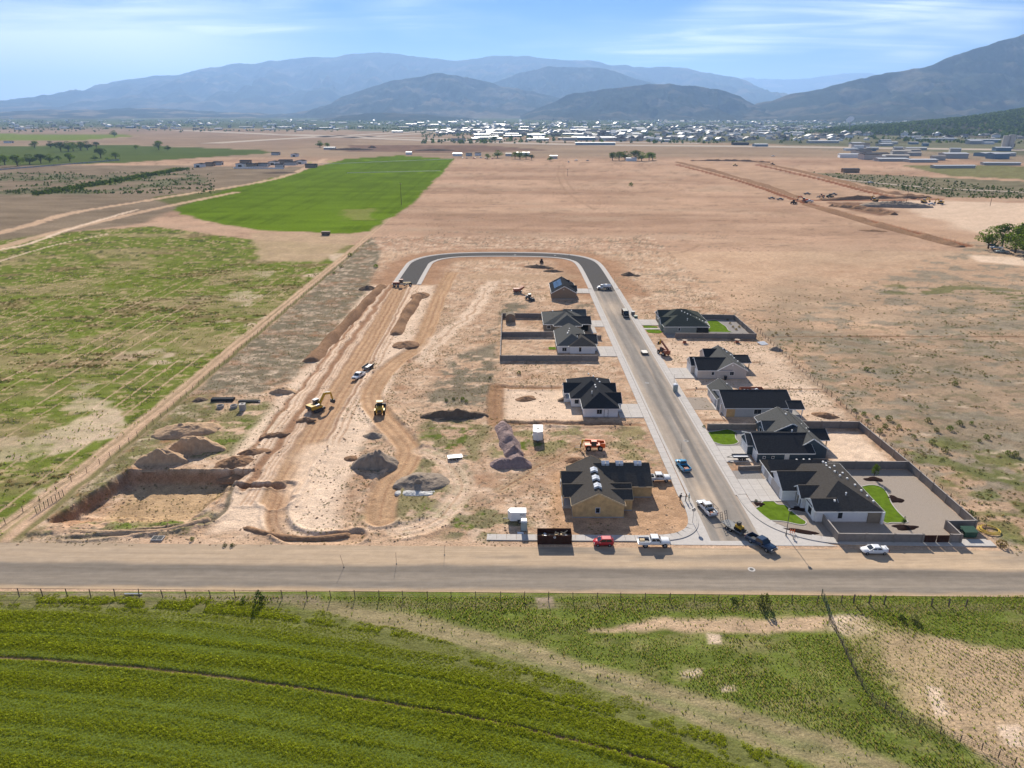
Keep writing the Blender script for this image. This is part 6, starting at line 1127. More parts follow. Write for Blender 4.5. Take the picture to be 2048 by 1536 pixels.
# ================================================================== people
def person(label, x, y, rz, shirt, trousers, lean=0.0, z=0.05, hat=None):
    o = thing('person', label, 'person', (x, y, z), rz); me = bpy.data.meshes.new('body')
    s_ = math.sin(lean); c_ = math.cos(lean); f = lambda px_, pz: (s_*(pz-0.92) + px_, 0.92+(pz-0.92)*c_) if pz > 0.92 else (px_, pz)
    J = [((0, 0, .95), .145), ((0, 0, 1.12), .135), ((0, 0, 1.34), .165), ((0, 0, 1.47), .08), ((0.01, 0, 1.56), .065), ((0.02, 0, 1.66), .10), ((0.02, 0, 1.75), .085),
         ((0, .09, .90), .10), ((0.03, .10, .50), .07), ((-.02, .10, .08), .05), ((.14, .11, .04), .04), ((0, -.09, .90), .10), ((-.03, -.10, .50), .07), ((-.08, -.10, .08), .05), ((.08, -.11, .04), .04),
         ((0, .20, 1.40), .065), ((.02, .26, 1.14), .048), ((.14, .25, .92), .036), ((.19, .25, .84), .04), ((0, -.20, 1.40), .065), ((.02, -.26, 1.14), .048), ((.12, -.25, .92), .036), ((.17, -.25, .84), .04)]
    E_ = [(0, 1), (1, 2), (2, 3), (3, 4), (4, 5), (5, 6), (0, 7), (7, 8), (8, 9), (9, 10), (0, 11), (11, 12), (12, 13), (13, 14), (2, 15), (15, 16), (16, 17), (17, 18), (2, 19), (19, 20), (20, 21), (21, 22)]
    V_ = []
    for (px_, py_, pz), _ in J: a, b = f(px_, pz); V_.append((a, py_, b))
    me.from_pydata(V_, E_, []); b = bpy.data.objects.new('body', me); C.objects.link(b); b.parent = o
    sk = b.modifiers.new('skin', 'SKIN'); sk.use_smooth_shade = True; b.modifiers.new('sub', 'SUBSURF').levels = 1
    for k, (_, r_) in enumerate(J): me.skin_vertices[0].data[k].radius = (r_, r_)
    me.skin_vertices[0].data[0].use_root = True
    m = bpy.data.materials.new('clothing'); m.use_nodes = True; nt = m.node_tree; ge = nt.nodes.new('ShaderNodeTexCoord'); sp = nt.nodes.new('ShaderNodeSeparateXYZ'); nt.links.new(ge.outputs['Object'], sp.inputs[0])
    cr = nt.nodes.new('ShaderNodeValToRGB'); cr.color_ramp.interpolation = 'CONSTANT'; cr.color_ramp.elements[0].color = (0.03, 0.025, 0.02, 1); e = cr.color_ramp.elements
    e[1].position = 0.055; e[1].color = (*trousers, 1); q = e.new(0.50); q.color = (*shirt, 1); q = e.new(0.78); q.color = (0.42, 0.25, 0.18, 1); q = e.new(0.905); q.color = (*(hat or (0.03, 0.02, 0.015)), 1)
    dv = nt.nodes.new('ShaderNodeMath'); dv.operation = 'DIVIDE'; dv.inputs[1].default_value = 1.9; nt.links.new(sp.outputs[2], dv.inputs[0]); nt.links.new(dv.outputs[0], cr.inputs[0]); nt.links.new(cr.outputs[0], nt.nodes['Principled BSDF'].inputs['Base Color']); nt.nodes['Principled BSDF'].inputs['Roughness'].default_value = 0.8
    me.materials.append(m)
    hd = MB(); a, c2 = f(0.02, 1.73)
    hd.tube((a, 0, c2), (a, 0, c2+0.10), 0.125, 0.09, 10).tube((a+0.03, 0, c2), (a+0.05, 0, c2+0.02), 0.16, 0.15, 10); hd.build('hat', M['paint_white'] if hat else M['plastic_black'], o); return o
person('person in dark clothes bending down on the dirt by the street mouth', *g(1360, 1003), R(60), (0.03, 0.03, 0.04), (0.03, 0.03, 0.035), 0.5)
person('person in dark navy jacket standing next to the one in white', *g(1371, 1003), R(-20), (0.03, 0.03, 0.05), (0.03, 0.035, 0.05)); person('person in white and green top standing by the street mouth', *g(1377.5, 1002), R(200), (0.6, 0.66, 0.55), (0.12, 0.13, 0.06), hat=(0.7, 0.7, 0.7))
person('lone person in black on the far loop road', *g(1138, 514), 0, (0.02, 0.02, 0.02), (0.02, 0.02, 0.02))

# ================================================================== heaps of soil and gravel
def soil_mat(name, col, rock=0.0): return mat(name, col, 0.95, 0.28, 0.9, bump=0.22+rock, bscale=1.6)
SM = {'tan': soil_mat('heap_tan', (0.44, 0.30, 0.19)), 'red': soil_mat('heap_red', (0.27, 0.165, 0.10)), 'grey': soil_mat('heap_grey', (0.28, 0.225, 0.175), 0.05), 'purple': soil_mat('heap_purple', (0.27, 0.20, 0.185), 0.15), 'dark': soil_mat('heap_dark', (0.17, 0.125, 0.09), 0.15), 'white': soil_mat('heap_white', (0.55, 0.53, 0.50), 0.2)}
def heap(label, x, y, rx, ry, h, m, rz=0.0, seed=0, peak=1.0, rough=0.25, name='dirt_heap', group='heaps of soil and gravel', cut=None, z=None):
    """irregular heap: cone of loose material with gullies; cut = dug face towards the camera (0..1)"""
    nr, na = 22, 64; V_ = [(0, 0, h)]; r = np.linspace(0, 1, nr+1)[1:]; a = np.linspace(0, 2*np.pi, na, endpoint=False)
    Rr, Aa = np.meshgrid(r, a, indexing='ij'); ca, sa = np.cos(Aa), np.sin(Aa)
    wob = 1+0.30*(fbm(2+1.3*ca+seed*7, 2+1.3*sa, seed+5, 3)-0.5)*2
    hx, hy_ = Rr*ca*rx*wob, Rr*sa*ry*wob
    prof = np.clip((1-Rr)/max(1e-3, 1-0.12), 0, 1)**peak
    if cut is not None: yy = Rr*sa; prof = np.where(yy < cut, np.clip(prof-np.clip((cut-yy)*3.0, 0, 1)*0.9, 0, 1), prof)
    hz = h*prof*(1+rough*2*(fbm(hx/1.6+seed, hy_/1.6, seed+11, 3)-0.5)) + 0.9*rough*(fbm(hx*1.3, hy_*1.3, seed+3, 3)-0.5)*np.minimum(1, h)*prof**0.5
    hz[-1] = -0.25; P_ = np.concatenate([[[0, 0, float(hz[0].mean())]], np.stack([hx, hy_, hz], -1).reshape(-1, 3)])
    F = []
    for k in range(na): F.append((0, 1+k, 1+(k+1) % na, 1+(k+1) % na))
    for i_ in range(nr-1):
        for k in range(na): F.append((1+i_*na+k, 1+(i_+1)*na+k, 1+(i_+1)*na+(k+1) % na, 1+i_*na+(k+1) % na))
    me = bpy.data.meshes.new(name); me.from_pydata(P_.tolist(), [], [f if f[2] != f[3] else f[:3] for f in F]); me.polygons.foreach_set('use_smooth', [True]*len(me.polygons)); o = bpy.data.objects.new(name, me); C.objects.link(o); me.materials.append(SM[m]); o.location = (x, y, zground(x, y) if z is None else z); o.rotation_euler = (0, 0, rz)
    return tag(o, label, 'heap', group)
for a, b, rx, ry, h_, m, rz, pk, ct, lb in ((392, 900, 8.0, 5.5, 4.4, 'tan', 0, 0.8, -0.1, 'large tan soil mound with a steep dug face near the pit'), (322, 925, 7.5, 5.0, 3.6, 'tan', 0, 0.8, -0.1, 'second tan soil mound with a dark cut face at the pit rim'), (375, 862, 9, 5, 2.2, 'tan', 0.2, 0.7, None, 'broad flat tan mound behind the two cut mounds'),
    (748, 932, 6.0, 5.2, 4.4, 'grey', 0, 1.0, -0.25, 'tall grey gravel heap beside the winding haul road'), (838, 966, 7.0, 5.0, 2.0, 'grey', 0, 0.9, None, 'wide low grey heap inside the haul road bend'), (836, 974, 2.8, 2.4, 2.6, 'grey', 0, 1.1, -0.2, 'small dark cone heap on the low grey heap'), (830, 986, 5.0, 1.6, 0.5, 'white', 0, 0.7, None, 'scatter of white rubble at the foot of the small cone heap'),
    (746, 872, 3.0, 1.8, 1.1, 'grey', 0, 1, None, 'small grey heap behind the tall gravel heap'), (703, 917, 1.7, 1.6, 0.6, 'red', 0, 0.6, None, 'round brown patch heap left of the tall gravel heap'), (905, 834, 11, 2.8, 2.3, 'dark', 0.05, 0.7, 0.0, 'long dark crescent berm west of the trenched yard'),
    (470, 925, 5.5, 4.0, 1.8, 'red', 0.3, 0.8, None, 'rough red spoil heap right of the cut mounds'), (505, 905, 4.5, 2.0, 0.9, 'red', 0.2, 0.8, None, 'low red spoil ridge beside the road bed'), (470, 945, 5, 2.2, 1.0, 'red', 0, 0.8, None, 'clumped red spoil at the pit corner'), (562, 785, 4.5, 3.4, 1.9, 'tan', 0, 1, -0.2, 'conical tan heap beside the cut road bed'), (400, 800, 2.4, 2.0, 1.0, 'dark', 0, 1, None, 'small dark heap left of the black pipes'), (548, 872, 4.5, 1.4, 0.9, 'red', 0.35, 0.7, None, 'long brown spoil sausage on the road bed edge'), (612, 842, 3.0, 1.4, 0.8, 'red', 0.1, 0.8, None, 'brown spoil pile below the yellow excavator'),
    (1052, 798, 3.6, 2.2, 0.9, 'red', 0.4, 0.9, None, 'small red heap in the trenched yard'), (1152, 920, 3.0, 1.8, 0.9, 'red', 0, 0.9, None, 'brown clod heap behind the bare framed house'), (1650, 832, 4.2, 2.4, 1.3, 'red', -0.3, 0.9, None, 'brown spoil heap behind the grey house porch'), (1552, 700, 2.6, 2.2, 1.4, 'grey', 0, 1, None, 'grey gravel heap at the east fence by white boards'),
    (1078, 535, 9.0, 3.0, 1.6, 'dark', -0.35, 0.8, None, 'dark clod windrow inside the loop road, near end'), (1105, 543, 6.0, 2.6, 1.3, 'dark', -0.2, 0.8, None, 'dark clod windrow inside the loop road, far end'), (1258, 550, 4.0, 3.0, 1.7, 'dark', 0, 0.8, None, 'dark brush heap outside the loop road bend'), (1273, 552, 2.4, 2.0, 1.0, 'dark', 0, 0.8, None, 'small brush heap next to the bigger one by the loop road'), (840, 592, 7.0, 5.0, 1.6, 'red', 1.2, 0.8, None, 'brown spoil beside the asphalt end'), (812, 690, 5.0, 5.0, 1.2, 'red', 1.2, 0.8, None, 'red clod heap at the haul road bend'), (735, 578, 5, 4, 2.0, 'dark', 0.2, 0.9, None, 'dark mound west of the asphalt end'),
    (1790, 413, 34, 12, 5.0, 'grey', -0.12, 0.5, None, 'long heap of grey broken rock on the far earthworks'), (700, 300, 60, 14, 5, 'dark', 0, 0.5, None, 'long dark spoil bank far behind the irrigated field'), (870, 301, 45, 12, 4, 'dark', 0, 0.5, None, 'shorter dark spoil bank far behind the irrigated field'), (745, 296, 14, 8, 6, 'red', 0, 0.9, None, 'reddish sand cone among the far spoil banks'), (1745, 462, 10, 4, 1.0, 'red', -0.3, 0.7, None, 'low red spoil by the far trench'), (560, 346, 26, 10, 2.0, 'dark', 0, 0.6, None, 'dark brush strip below the far white walled houses')):
    x, y = g(a, b); heap(lb, x, y, rx*0.9, ry*0.9, h_*0.85, m, rz, int(a) % 37, pk, 0.38, cut=ct)
def windrow(label, pts, w, h_, m, seed, n=40, lumps=0.5, name='soil_windrow'):
    p = smooth_path(pts, max(2, n//(len(pts)-1))); na = 9; V_ = []; F = []
    for k, (px_, py_) in enumerate(p):
        a, b = p[max(k-1, 0)], p[min(k+1, len(p)-1)]; dx, dy = b[0]-a[0], b[1]-a[1]; l = math.hypot(dx, dy); e = min(1, 4*k/len(p), 4*(len(p)-1-k)/len(p)); hh = h_*(0.55+0.45*e)*(1-lumps+2*lumps*float(vn(k*0.33, seed, seed))); ww = w*(0.8+0.4*float(vn(k*0.21, 3, seed)))
        for j in range(na):
            s_ = -1+2*j/(na-1); nz_ = 0.35*(float(vn(k*0.9, j*1.3, seed+2))-0.5)
            V_.append((px_+dy/l*s_*ww/2+nz_*0.6, py_-dx/l*s_*ww/2+nz_*0.6, max(-0.2, hh*(1-abs(s_)**1.4)*(1+nz_) - (0.2 if j in (0, na-1) else 0)) if 0 < k < len(p)-1 else -0.2))
    for k in range(len(p)-1):
        for j in range(na-1): F.append((k*na+j, k*na+j+1, (k+1)*na+j+1, (k+1)*na+j))
    me = bpy.data.meshes.new(name); me.from_pydata(V_, [], F); me.polygons.foreach_set('use_smooth', [True]*len(F)); o = bpy.data.objects.new(name, me); C.objects.link(o); me.materials.append(SM[m]); return tag(o, label, 'heap', 'heaps of soil and gravel')
windrow('lumpy purple grey gravel windrow behind the white enclosed trailer', [g(1005, 852), g(1012, 872), g(1022, 896), g(1030, 915), g(1035, 933)], 5.0, 2.1, 'purple', 5, 44, 0.4)
for k, (a, b, rx, h_, lb) in enumerate(((1008, 930, 3.4, 1.9, 'west lobe at the end of the purple gravel windrow'), (1038, 928, 3.4, 1.9, 'east lobe at the end of the purple gravel windrow'))): x, y = g(a, b); heap(lb, x, y, rx, 2.6, h_, 'purple', 0, 60+k, 0.9, 0.3)
windrow('long brown soil windrow along the west side of the cut road bed', [(-65.5, 218), (-64.5, 245), (-63, 275), (-62, 305), (-61, 328)], 5.2, 2.0, 'red', 9, 60, 0.35); windrow('broken brown clod windrow between road bed and haul road', [(-42.5, 248), (-42.5, 268), (-42, 290), (-41, 312)], 5.0, 1.4, 'red', 13, 50, 0.6)
windrow('low earth berm along the south rim of the pit', [(-86, 118.5), (-76, 117.5), (-66, 118.5), (-60, 123)], 2.2, 0.6, 'tan', 17, 30, 0.4); windrow('low earth berm beside the sandy verge entrance', [(-52, 119.5), (-46, 116.8), (-38, 115.6), (-31, 117)], 1.8, 0.5, 'red', 19, 30, 0.4)

for k, (q, lb) in enumerate(((((1352, 324), (1480, 357), (1600, 396)), 'red brown spoil bank along the upper half of the long far trench'), (((1610, 409), (1760, 453), (1925, 495)), 'red brown spoil bank along the lower half of the long far trench'), (((1512, 324), (1640, 353), (1760, 383), (1850, 394)), 'red brown spoil bank beside the second far trench'), (((1640, 399), (1750, 397), (1860, 395)), 'low red spoil bank linking the two far trenches'), (((1380, 322), (1460, 322), (1540, 325)), 'red spoil bank at the top of the far earthworks'), (((1660, 412), (1720, 418), (1790, 430)), 'dark red bank in the dug hollow of the far earthworks'))):
    windrow(lb, [g(a, b) for a, b in q], 9.0, 2.2, 'red', 70+k, 60, 0.5)
# ================================================================== vegetation
rng = np.random.default_rng(11)
def leaf_mesh(name, n, rx, rz, size, m, seed, zmin=0.0, up=0.5, blade=False, dome=True):
    """clump of small leaf faces spread through a rounded volume"""
    r_ = np.random.default_rng(seed); V_ = []; F = []
    for k in range(n):
        if blade:
            a = r_.uniform(0, 2*np.pi); d = r_.uniform(0, rx*0.5); h_ = rz*r_.uniform(0.6, 1.1); w_ = size; lean = r_.uniform(0.1, 0.55)*rx
            bx_, by_ = d*np.cos(a), d*np.sin(a); b = len(V_); px_, py_ = -np.sin(a)*w_/2, np.cos(a)*w_/2
            V_ += [(bx_-px_, by_-py_, -0.03), (bx_+px_, by_+py_, -0.03), (bx_+np.cos(a)*lean*0.4+px_*0.8, by_+np.sin(a)*lean*0.4+py_*0.8, h_*0.65), (bx_+np.cos(a)*lean*0.4-px_*0.8, by_+np.sin(a)*lean*0.4-py_*0.8, h_*0.65), (bx_+np.cos(a)*lean, by_+np.sin(a)*lean, h_)]; F += [(b, b+1, b+2, b+3), (b+3, b+2, b+4)]
        else:
            v = r_.normal(size=3); v /= np.linalg.norm(v); rad = r_.uniform(0.45, 1.0)**0.5
            c_ = np.array([v[0]*rx*rad, v[1]*rx*rad, (abs(v[2]) if dome else v[2])*rz*rad+zmin]); n_ = v+np.array([0, 0, up])+r_.normal(size=3)*0.5; n_ /= np.linalg.norm(n_)
            t_ = np.cross(n_, r_.normal(size=3)); t_ /= np.linalg.norm(t_); u_ = np.cross(n_, t_); s_ = size*r_.uniform(0.6, 1.2); b = len(V_)
            V_ += [tuple(c_+t_*s_), tuple(c_+u_*s_*0.6), tuple(c_-t_*s_), tuple(c_-u_*s_*0.6)]; F.append((b, b+1, b+2, b+3))
    me = bpy.data.meshes.new(name); me.from_pydata([tuple(map(float, v)) for v in V_], [], F); me.materials.append(m); return me
def proto_coll(name, meshes):
    c_ = bpy.data.collections.new(name)
    for me in meshes: c_.objects.link(bpy.data.objects.new(me.name, me))
    return c_
def scatter(name, pts, sc, coll, label, cat, kind='stuff'):
    """stuff nobody could count: instances on points"""
    me = bpy.data.meshes.new(name); n = len(pts); me.vertices.add(n); me.vertices.foreach_set('co', np.ascontiguousarray(pts, np.float32).ravel())
    a = me.attributes.new('sc', 'FLOAT', 'POINT'); a.data.foreach_set('value', np.ascontiguousarray(sc, np.float32)); a = me.attributes.new('rz', 'FLOAT', 'POINT'); a.data.foreach_set('value', rng.uniform(0, 6.28, n).astype(np.float32))
    o = bpy.data.objects.new(name, me); C.objects.link(o); tag(o, label, cat, kind=kind)
    ng = bpy.data.node_groups.new(name, 'GeometryNodeTree'); ng.interface.new_socket('Geometry', in_out='INPUT', socket_type='NodeSocketGeometry'); ng.interface.new_socket('Geometry', in_out='OUTPUT', socket_type='NodeSocketGeometry')
    N = ng.nodes; L = ng.links; gi = N.new('NodeGroupInput'); go = N.new('NodeGroupOutput'); ip = N.new('GeometryNodeInstanceOnPoints'); ci = N.new('GeometryNodeCollectionInfo'); ci.inputs['Collection'].default_value = coll; ci.inputs['Separate Children'].default_value = True; ci.inputs['Reset Children'].default_value = True
    def at(nm): q = N.new('GeometryNodeInputNamedAttribute'); q.data_type = 'FLOAT'; q.inputs['Name'].default_value = nm; return q.outputs['Attribute']
    cx_ = N.new('ShaderNodeCombineXYZ'); L.new(at('rz'), cx_.inputs[2]); L.new(gi.outputs[0], ip.inputs['Points']); L.new(ci.outputs[0], ip.inputs['Instance']); ip.inputs['Pick Instance'].default_value = True; L.new(cx_.outputs[0], ip.inputs['Rotation']); L.new(at('sc'), ip.inputs['Scale']); L.new(ip.outputs[0], go.inputs[0])
    o.modifiers.new('scatter', 'NODES').node_group = ng; return o
def zmany(x, y):
    r = np.clip(np.searchsorted(Yr, y), 1, len(Yr)-1); r = np.where(np.abs(Yr[r]-y) < np.abs(Yr[r-1]-y), r, r-1); t = x/half[r]
    c_ = np.clip(np.rint((t+1)/2*(NC-1)).astype(int), 0, NC-1)+4; return Zg[r*gs[1]+c_]
def grid_pts(x0, x1, y0, y1, s):
    xs = np.arange(x0, x1, s); ys = np.arange(y0, y1, s); a, b = np.meshgrid(xs, ys); a = a.ravel()+rng.uniform(-.5, .5, a.size)*s; b = b.ravel()+rng.uniform(-.5, .5, b.size)*s; return a, b
def in_view(x, y, m=1.06): d = y*CP+CAMH*SP; return np.abs(x) < d*0.72*m+2
LM = {'alf': mat('alfalfa', (0.305, 0.330, 0.021), 0.8, 0.3, 0.3, alpha_rand=0.18), 'alf2': mat('alfalfa_light', (0.37, 0.38, 0.042), 0.8, 0.3, 0.3, alpha_rand=0.18), 'grass': mat('grass_blade', (0.23, 0.265, 0.045), 0.8, 0.3, 1, alpha_rand=0.35), 'straw': mat('straw', (0.36, 0.28, 0.14), 0.85, 0.3, 1, alpha_rand=0.3), 'clod': mat('clod', (0.33, 0.22, 0.14), 0.95, 0.3, 1, alpha_rand=0.35)}
for k_ in ('alf', 'alf2', 'grass', 'straw'): leafy(LM[k_], None, 0.55)
alf_c = proto_coll('alfalfa_clumps', [leaf_mesh('alfalfa_%s' % c_, 34, 0.34, 0.24, 0.085, LM[m], k, up=1.6) for k, (c_, m) in enumerate((('a', 'alf'), ('b', 'alf'), ('c', 'alf2'), ('d', 'alf')))])
grass_c = proto_coll('grass_tufts', [leaf_mesh('grass_%s' % c_, 16, 0.3, 0.36, 0.06, LM[m], 20+k, blade=True) for k, (c_, m) in enumerate((('a', 'grass'), ('b', 'grass'), ('c', 'straw'), ('d', 'grass')))])
sage_c = proto_coll('sage_tufts', [leaf_mesh('sage_%s' % c_, 22, 0.34, 0.32, 0.12, M[m], 30+k, up=0.4) for k, (c_, m) in enumerate((('a', 'leaf_sage'), ('b', 'leaf_dry'), ('c', 'leaf_sage')))])
brown_c = proto_coll('dry_tufts', [leaf_mesh('dry_%s' % c_, 20, 0.36, 0.26, 0.13, M[m], 40+k, up=0.4) for k, (c_, m) in enumerate((('a', 'leaf_dry'), ('b', 'leaf'), ('c', 'leaf_dry')))])
def clod_mesh(seed):
    bm = bmesh.new(); bmesh.ops.create_icosphere(bm, subdivisions=1, radius=0.5); r_ = random.Random(seed)
    for v in bm.verts: v.co *= r_.uniform(0.7, 1.2); v.co.z *= 0.6
    me = bpy.data.meshes.new('clod_%s' % 'abc'[seed % 3]); bm.to_mesh(me); bm.free(); me.materials.append(LM['clod']); return me
clod_c = proto_coll('clods', [clod_mesh(k) for k in range(3)])
# alfalfa field in the foreground
x, y = grid_pts(-110, 62, 58, 99, 0.33); k = in_view(x, y); x, y = x[k], y[k]
sd = sdpoly(x+0.9*(fbm(x/3, y/3, 7, 3)-0.5)*2, y+0.7*(fbm(x/3+5, y/3, 8, 3)-0.5)*2, alf); fd, fs = dline(x, y, furrow)
band = np.clip(0.5+1.6*(fbm(fs*0.42, (x+y)*0.025, 12, 3)-0.5)+0.22*np.sin(fs*1.9+2*fbm(x/9, y/9, 15, 2)), 0, 1); patch = fbm(x/7, y/5, 13, 4)
keep = (sd < 0.4) & (fd > 0.30) & (rng.uniform(size=x.size) < 0.45+0.6*sst(0.5, -4, sd)+0.3*patch) & ((sd < -3.5) | (fbm(x/2.2, y/1.6, 14, 3) < 0.56))
trk = np.min([np.abs(fs-o_) for o_ in (-21.5, -19.8, -12.4, -10.7, -5.2, 6.0, 7.6, 13.5)], 0)[keep]; x, y, band, patch = x[keep], y[keep], band[keep], patch[keep]; band = band*np.where(trk < 0.36, 0.15, 1)
scatter('alfalfa_crop', np.stack([x, y, zmany(x, y)-0.02], 1), np.clip(0.42+0.80*band+0.5*(patch-0.5), 0.35, 1.3)*rng.uniform(0.8, 1.2, x.size), alf_c, 'dense green alfalfa crop filling the foreground field', 'crop')
# rough grass between the road and the crop, and thin grain rows on the right
x, y = grid_pts(-110, 110, 64, 98.5, 0.30); k = in_view(x, y); x, y = x[k], y[k]; sd = sdpoly(x, y, alf)
bare = np.minimum.reduce([sdpoly(x, y, px_poly(*q)) for q in (((560, 1200), (700, 1205), (900, 1245), (1100, 1300), (1300, 1362), (1500, 1425), (1700, 1490), (1850, 1545), (1700, 1560), (1450, 1472), (1250, 1396), (1050, 1332), (850, 1272), (620, 1222)), ((1180, 1262), (1330, 1238), (1660, 1235), (1660, 1262), (1500, 1268)), ((1660, 1232), (1740, 1235), (1750, 1262), (1700, 1275), (1664, 1262)), ((1412, 1268), (1442, 1268), (1444, 1286), (1416, 1286)), ((1070, 1196), (1105, 1194), (1112, 1214), (1076, 1216)), ((1746, 1262), (1950, 1285), (2200, 1330), (2200, 1600), (2000, 1540), (1900, 1470), (1830, 1420), (1770, 1330)))])
keep = (sd > 0.6) & (rng.uniform(size=x.size) < np.clip(0.08+0.9*sst(-0.5, 2.5, bare)*sst(0.30, 0.52, fbm(x/4.5, y/2.6, 16, 4)+0.12*sst(90, 97, y)), 0, 1))
x, y = x[keep], y[keep]; scatter('verge_grass', np.stack([x, y, zmany(x, y)-0.02], 1), rng.uniform(0.35, 0.85, x.size)*(0.7+0.6*fbm(x/6, y/4, 17, 2)), grass_c, 'rough green grass between the road fence and the crop', 'grass')
ang = R(-58); u, v = np.meshgrid(np.arange(-60, 60, 0.85), np.arange(-60, 60, 0.30)); u = u.ravel()+rng.normal(0, .07, u.size); v = v.ravel()+rng.uniform(-.15, .15, v.size)
x = 78+v*math.cos(ang)-u*math.sin(ang); y = 82+v*math.sin(ang)+u*math.cos(ang); k = (y > 60) & (y < 97) & (x < 100); x, y = x[k], y[k]
grain = sdpoly(x, y, px_poly((1700, 1215), (1850, 1240), (2300, 1260), (2300, 1640), (2050, 1560), (1900, 1475), (1790, 1425), (1700, 1330), (1672, 1255)))
keep = (grain < 0.5) & (rng.uniform(size=x.size) < 0.30+0.7*sst(0.36, 0.6, fbm(x/6, y/4.5, 19, 4)+0.25*sst(86, 95, y)-0.25*sst(0.55, 0.7, fbm(x/3, y/3, 20, 3)))); x, y = x[keep], y[keep]
scatter('grain_rows', np.stack([x, y, zmany(x, y)-0.02], 1), rng.uniform(0.35, 0.75, x.size), grass_c, 'thin rows of young grain on bare tan soil', 'crop')
# pasture, scrub field, weeds and clods of the site
x, y = grid_pts(-230, -97, 110, 380, 0.95); k = in_view(x, y) & (sdpoly(x, y, past) < 0); x, y = x[k], y[k]; q = fbm(x/5.5, y/2.2, 66, 4, 0.6); q2 = fbm(x/26, y/13, 64, 5, 0.6)
keep = (rng.uniform(size=x.size) < 0.06+0.7*sst(0.48, 0.66, q)); kb = keep & (q2 > 0.58)
scatter('pasture_dead_weeds', np.stack([x[kb], y[kb], zmany(x[kb], y[kb])-0.03], 1), rng.uniform(0.7, 1.7, kb.sum()), brown_c, 'brown dead weeds in drifts across the pasture', 'weeds'); kg = keep & ~kb
scatter('pasture_grass', np.stack([x[kg], y[kg], zmany(x[kg], y[kg])-0.03], 1), rng.uniform(0.6, 1.3, kg.sum()), grass_c, 'patchy green grass of the western pasture', 'grass')
x, y = grid_pts(91.8, 260, 100, 340, 1.0); k = in_view(x, y); x, y = x[k], y[k]; keep = rng.uniform(size=x.size) < 0.05+0.75*sst(0.50, 0.70, fbm(x/7, y/5, 39, 4, 0.6))*sst(340, 200, y)+0.25*sst(170, 120, y)
x, y = x[keep], y[keep]; scatter('scrub_weeds', np.stack([x, y, zmany(x, y)-0.03], 1), rng.uniform(0.35, 1.0, x.size)*rng.choice([1, 1, 1, 1.7], x.size), sage_c, 'low grey green weeds of the eastern scrub field', 'weeds')
x, y = grid_pts(-92, 90, 113.5, 330, 0.8); hard = np.ones(x.size, bool)
for x0, x1, y0, y1 in ((32.5, 51.5, 110, 330), (9, 36, 112, 117), (49, 90, 112, 167), (9.5, 30.5, 121.5, 142), (54, 78.5, 171, 191), (55, 76, 201, 222), (54, 88, 244, 272), (12, 36, 171, 197), (-4.5, 36, 219, 272.5), (16, 36, 300, 325), (-54.5, -45, 120, 330)): hard &= ~((x > x0) & (x < x1) & (y > y0) & (y < y1))
hd, _ = dline(x, y, haul); hard &= hd > 3.4; x, y = x[hard], y[hard]; q = fbm(x/4, y/3.2, 115, 5, 0.6); grn = fbm(x/14, y/11, 181, 3)
wd = (q > 0.50) & (rng.uniform(size=x.size) < 0.75*sst(0.40, 0.60, grn)) & (x > -48) | ((x < -62) & (rng.uniform(size=x.size) < 0.5*sst(0.42, 0.6, q)))
scatter('site_weeds', np.stack([x[wd], y[wd], zmany(x[wd], y[wd])-0.03], 1), rng.uniform(0.3, 0.85, wd.sum()), sage_c, 'scattered low weeds on the bare building plots', 'weeds')
cl = ~wd & (rng.uniform(size=x.size) < 0.10+0.55*sst(0.50, 0.68, fbm(x/3, y/2.4, 183, 4, 0.6))); scatter('soil_clods', np.stack([x[cl], y[cl], zmany(x[cl], y[cl])], 1), rng.uniform(0.12, 0.42, cl.sum())*rng.choice([1, 1, 1, 1.6], cl.sum()), clod_c, 'small clods of tan soil strewn over the building plots', 'clods')
x, y = grid_pts(-95, 220, 418, 900, 4.2); k = in_view(x, y); x, y = x[k], y[k]; keep = rng.uniform(size=x.size) < 0.35*sst(0.5, 0.7, fbm(x/40, y/30, 190, 3)); x, y = x[keep], y[keep]
scatter('field_clods', np.stack([x, y, zmany(x, y)], 1), rng.uniform(0.4, 1.2, x.size), clod_c, 'small clods strewn over the wide tan field', 'clods')
# ---- single shrubs
shrub_m = {m: [leaf_mesh('shrub_foliage', 120, 0.62, 0.85, 0.13, M[m], 50+k, zmin=0.1) for k in range(2)] for m in ('leaf_sage', 'leaf', 'leaf_dark', 'leaf_dry')}
stem_m = MB().tube((0, 0, -0.2), (0, 0, 0.4), 0.06, 0.03, 5).v
def shrub(label, x, y, s, m='leaf_sage', group=None, tall=1.0, name='shrub'):
    o = thing(name, label, 'shrub', (x, y, zground(x, y)), random.Random(x*7).uniform(0, 6), group); f = bpy.data.objects.new('foliage', random.Random(y).choice(shrub_m[m])); C.objects.link(f); f.parent = o; f.scale = (s, s, s*tall)
    MB().tube((0, 0, -0.2), (0, 0, 0.45*s), 0.07*s, 0.03*s, 5).build('stem', M['bark'], o); return o
for a, b in ((730, 570), (795, 595), (820, 645), (885, 620), (945, 680), (905, 715), (970, 630), (1040, 685), (1145, 755), (1240, 640), (1360, 850), (1270, 795), (1460, 660), (1395, 700), (1800, 870), (1850, 880), (810, 283), (860, 297), (1430, 385), (1600, 780), (1650, 760), (1300, 710), (1545, 660)):
    x, y = g(1500+a/3.491, 660+b/3.491); shrub('bushy olive sagebrush growing in the eastern scrub field', x, y, random.Random(a).uniform(0.9, 1.7), 'leaf_sage' if a % 3 else 'leaf', 'sagebrush of the eastern scrub field')
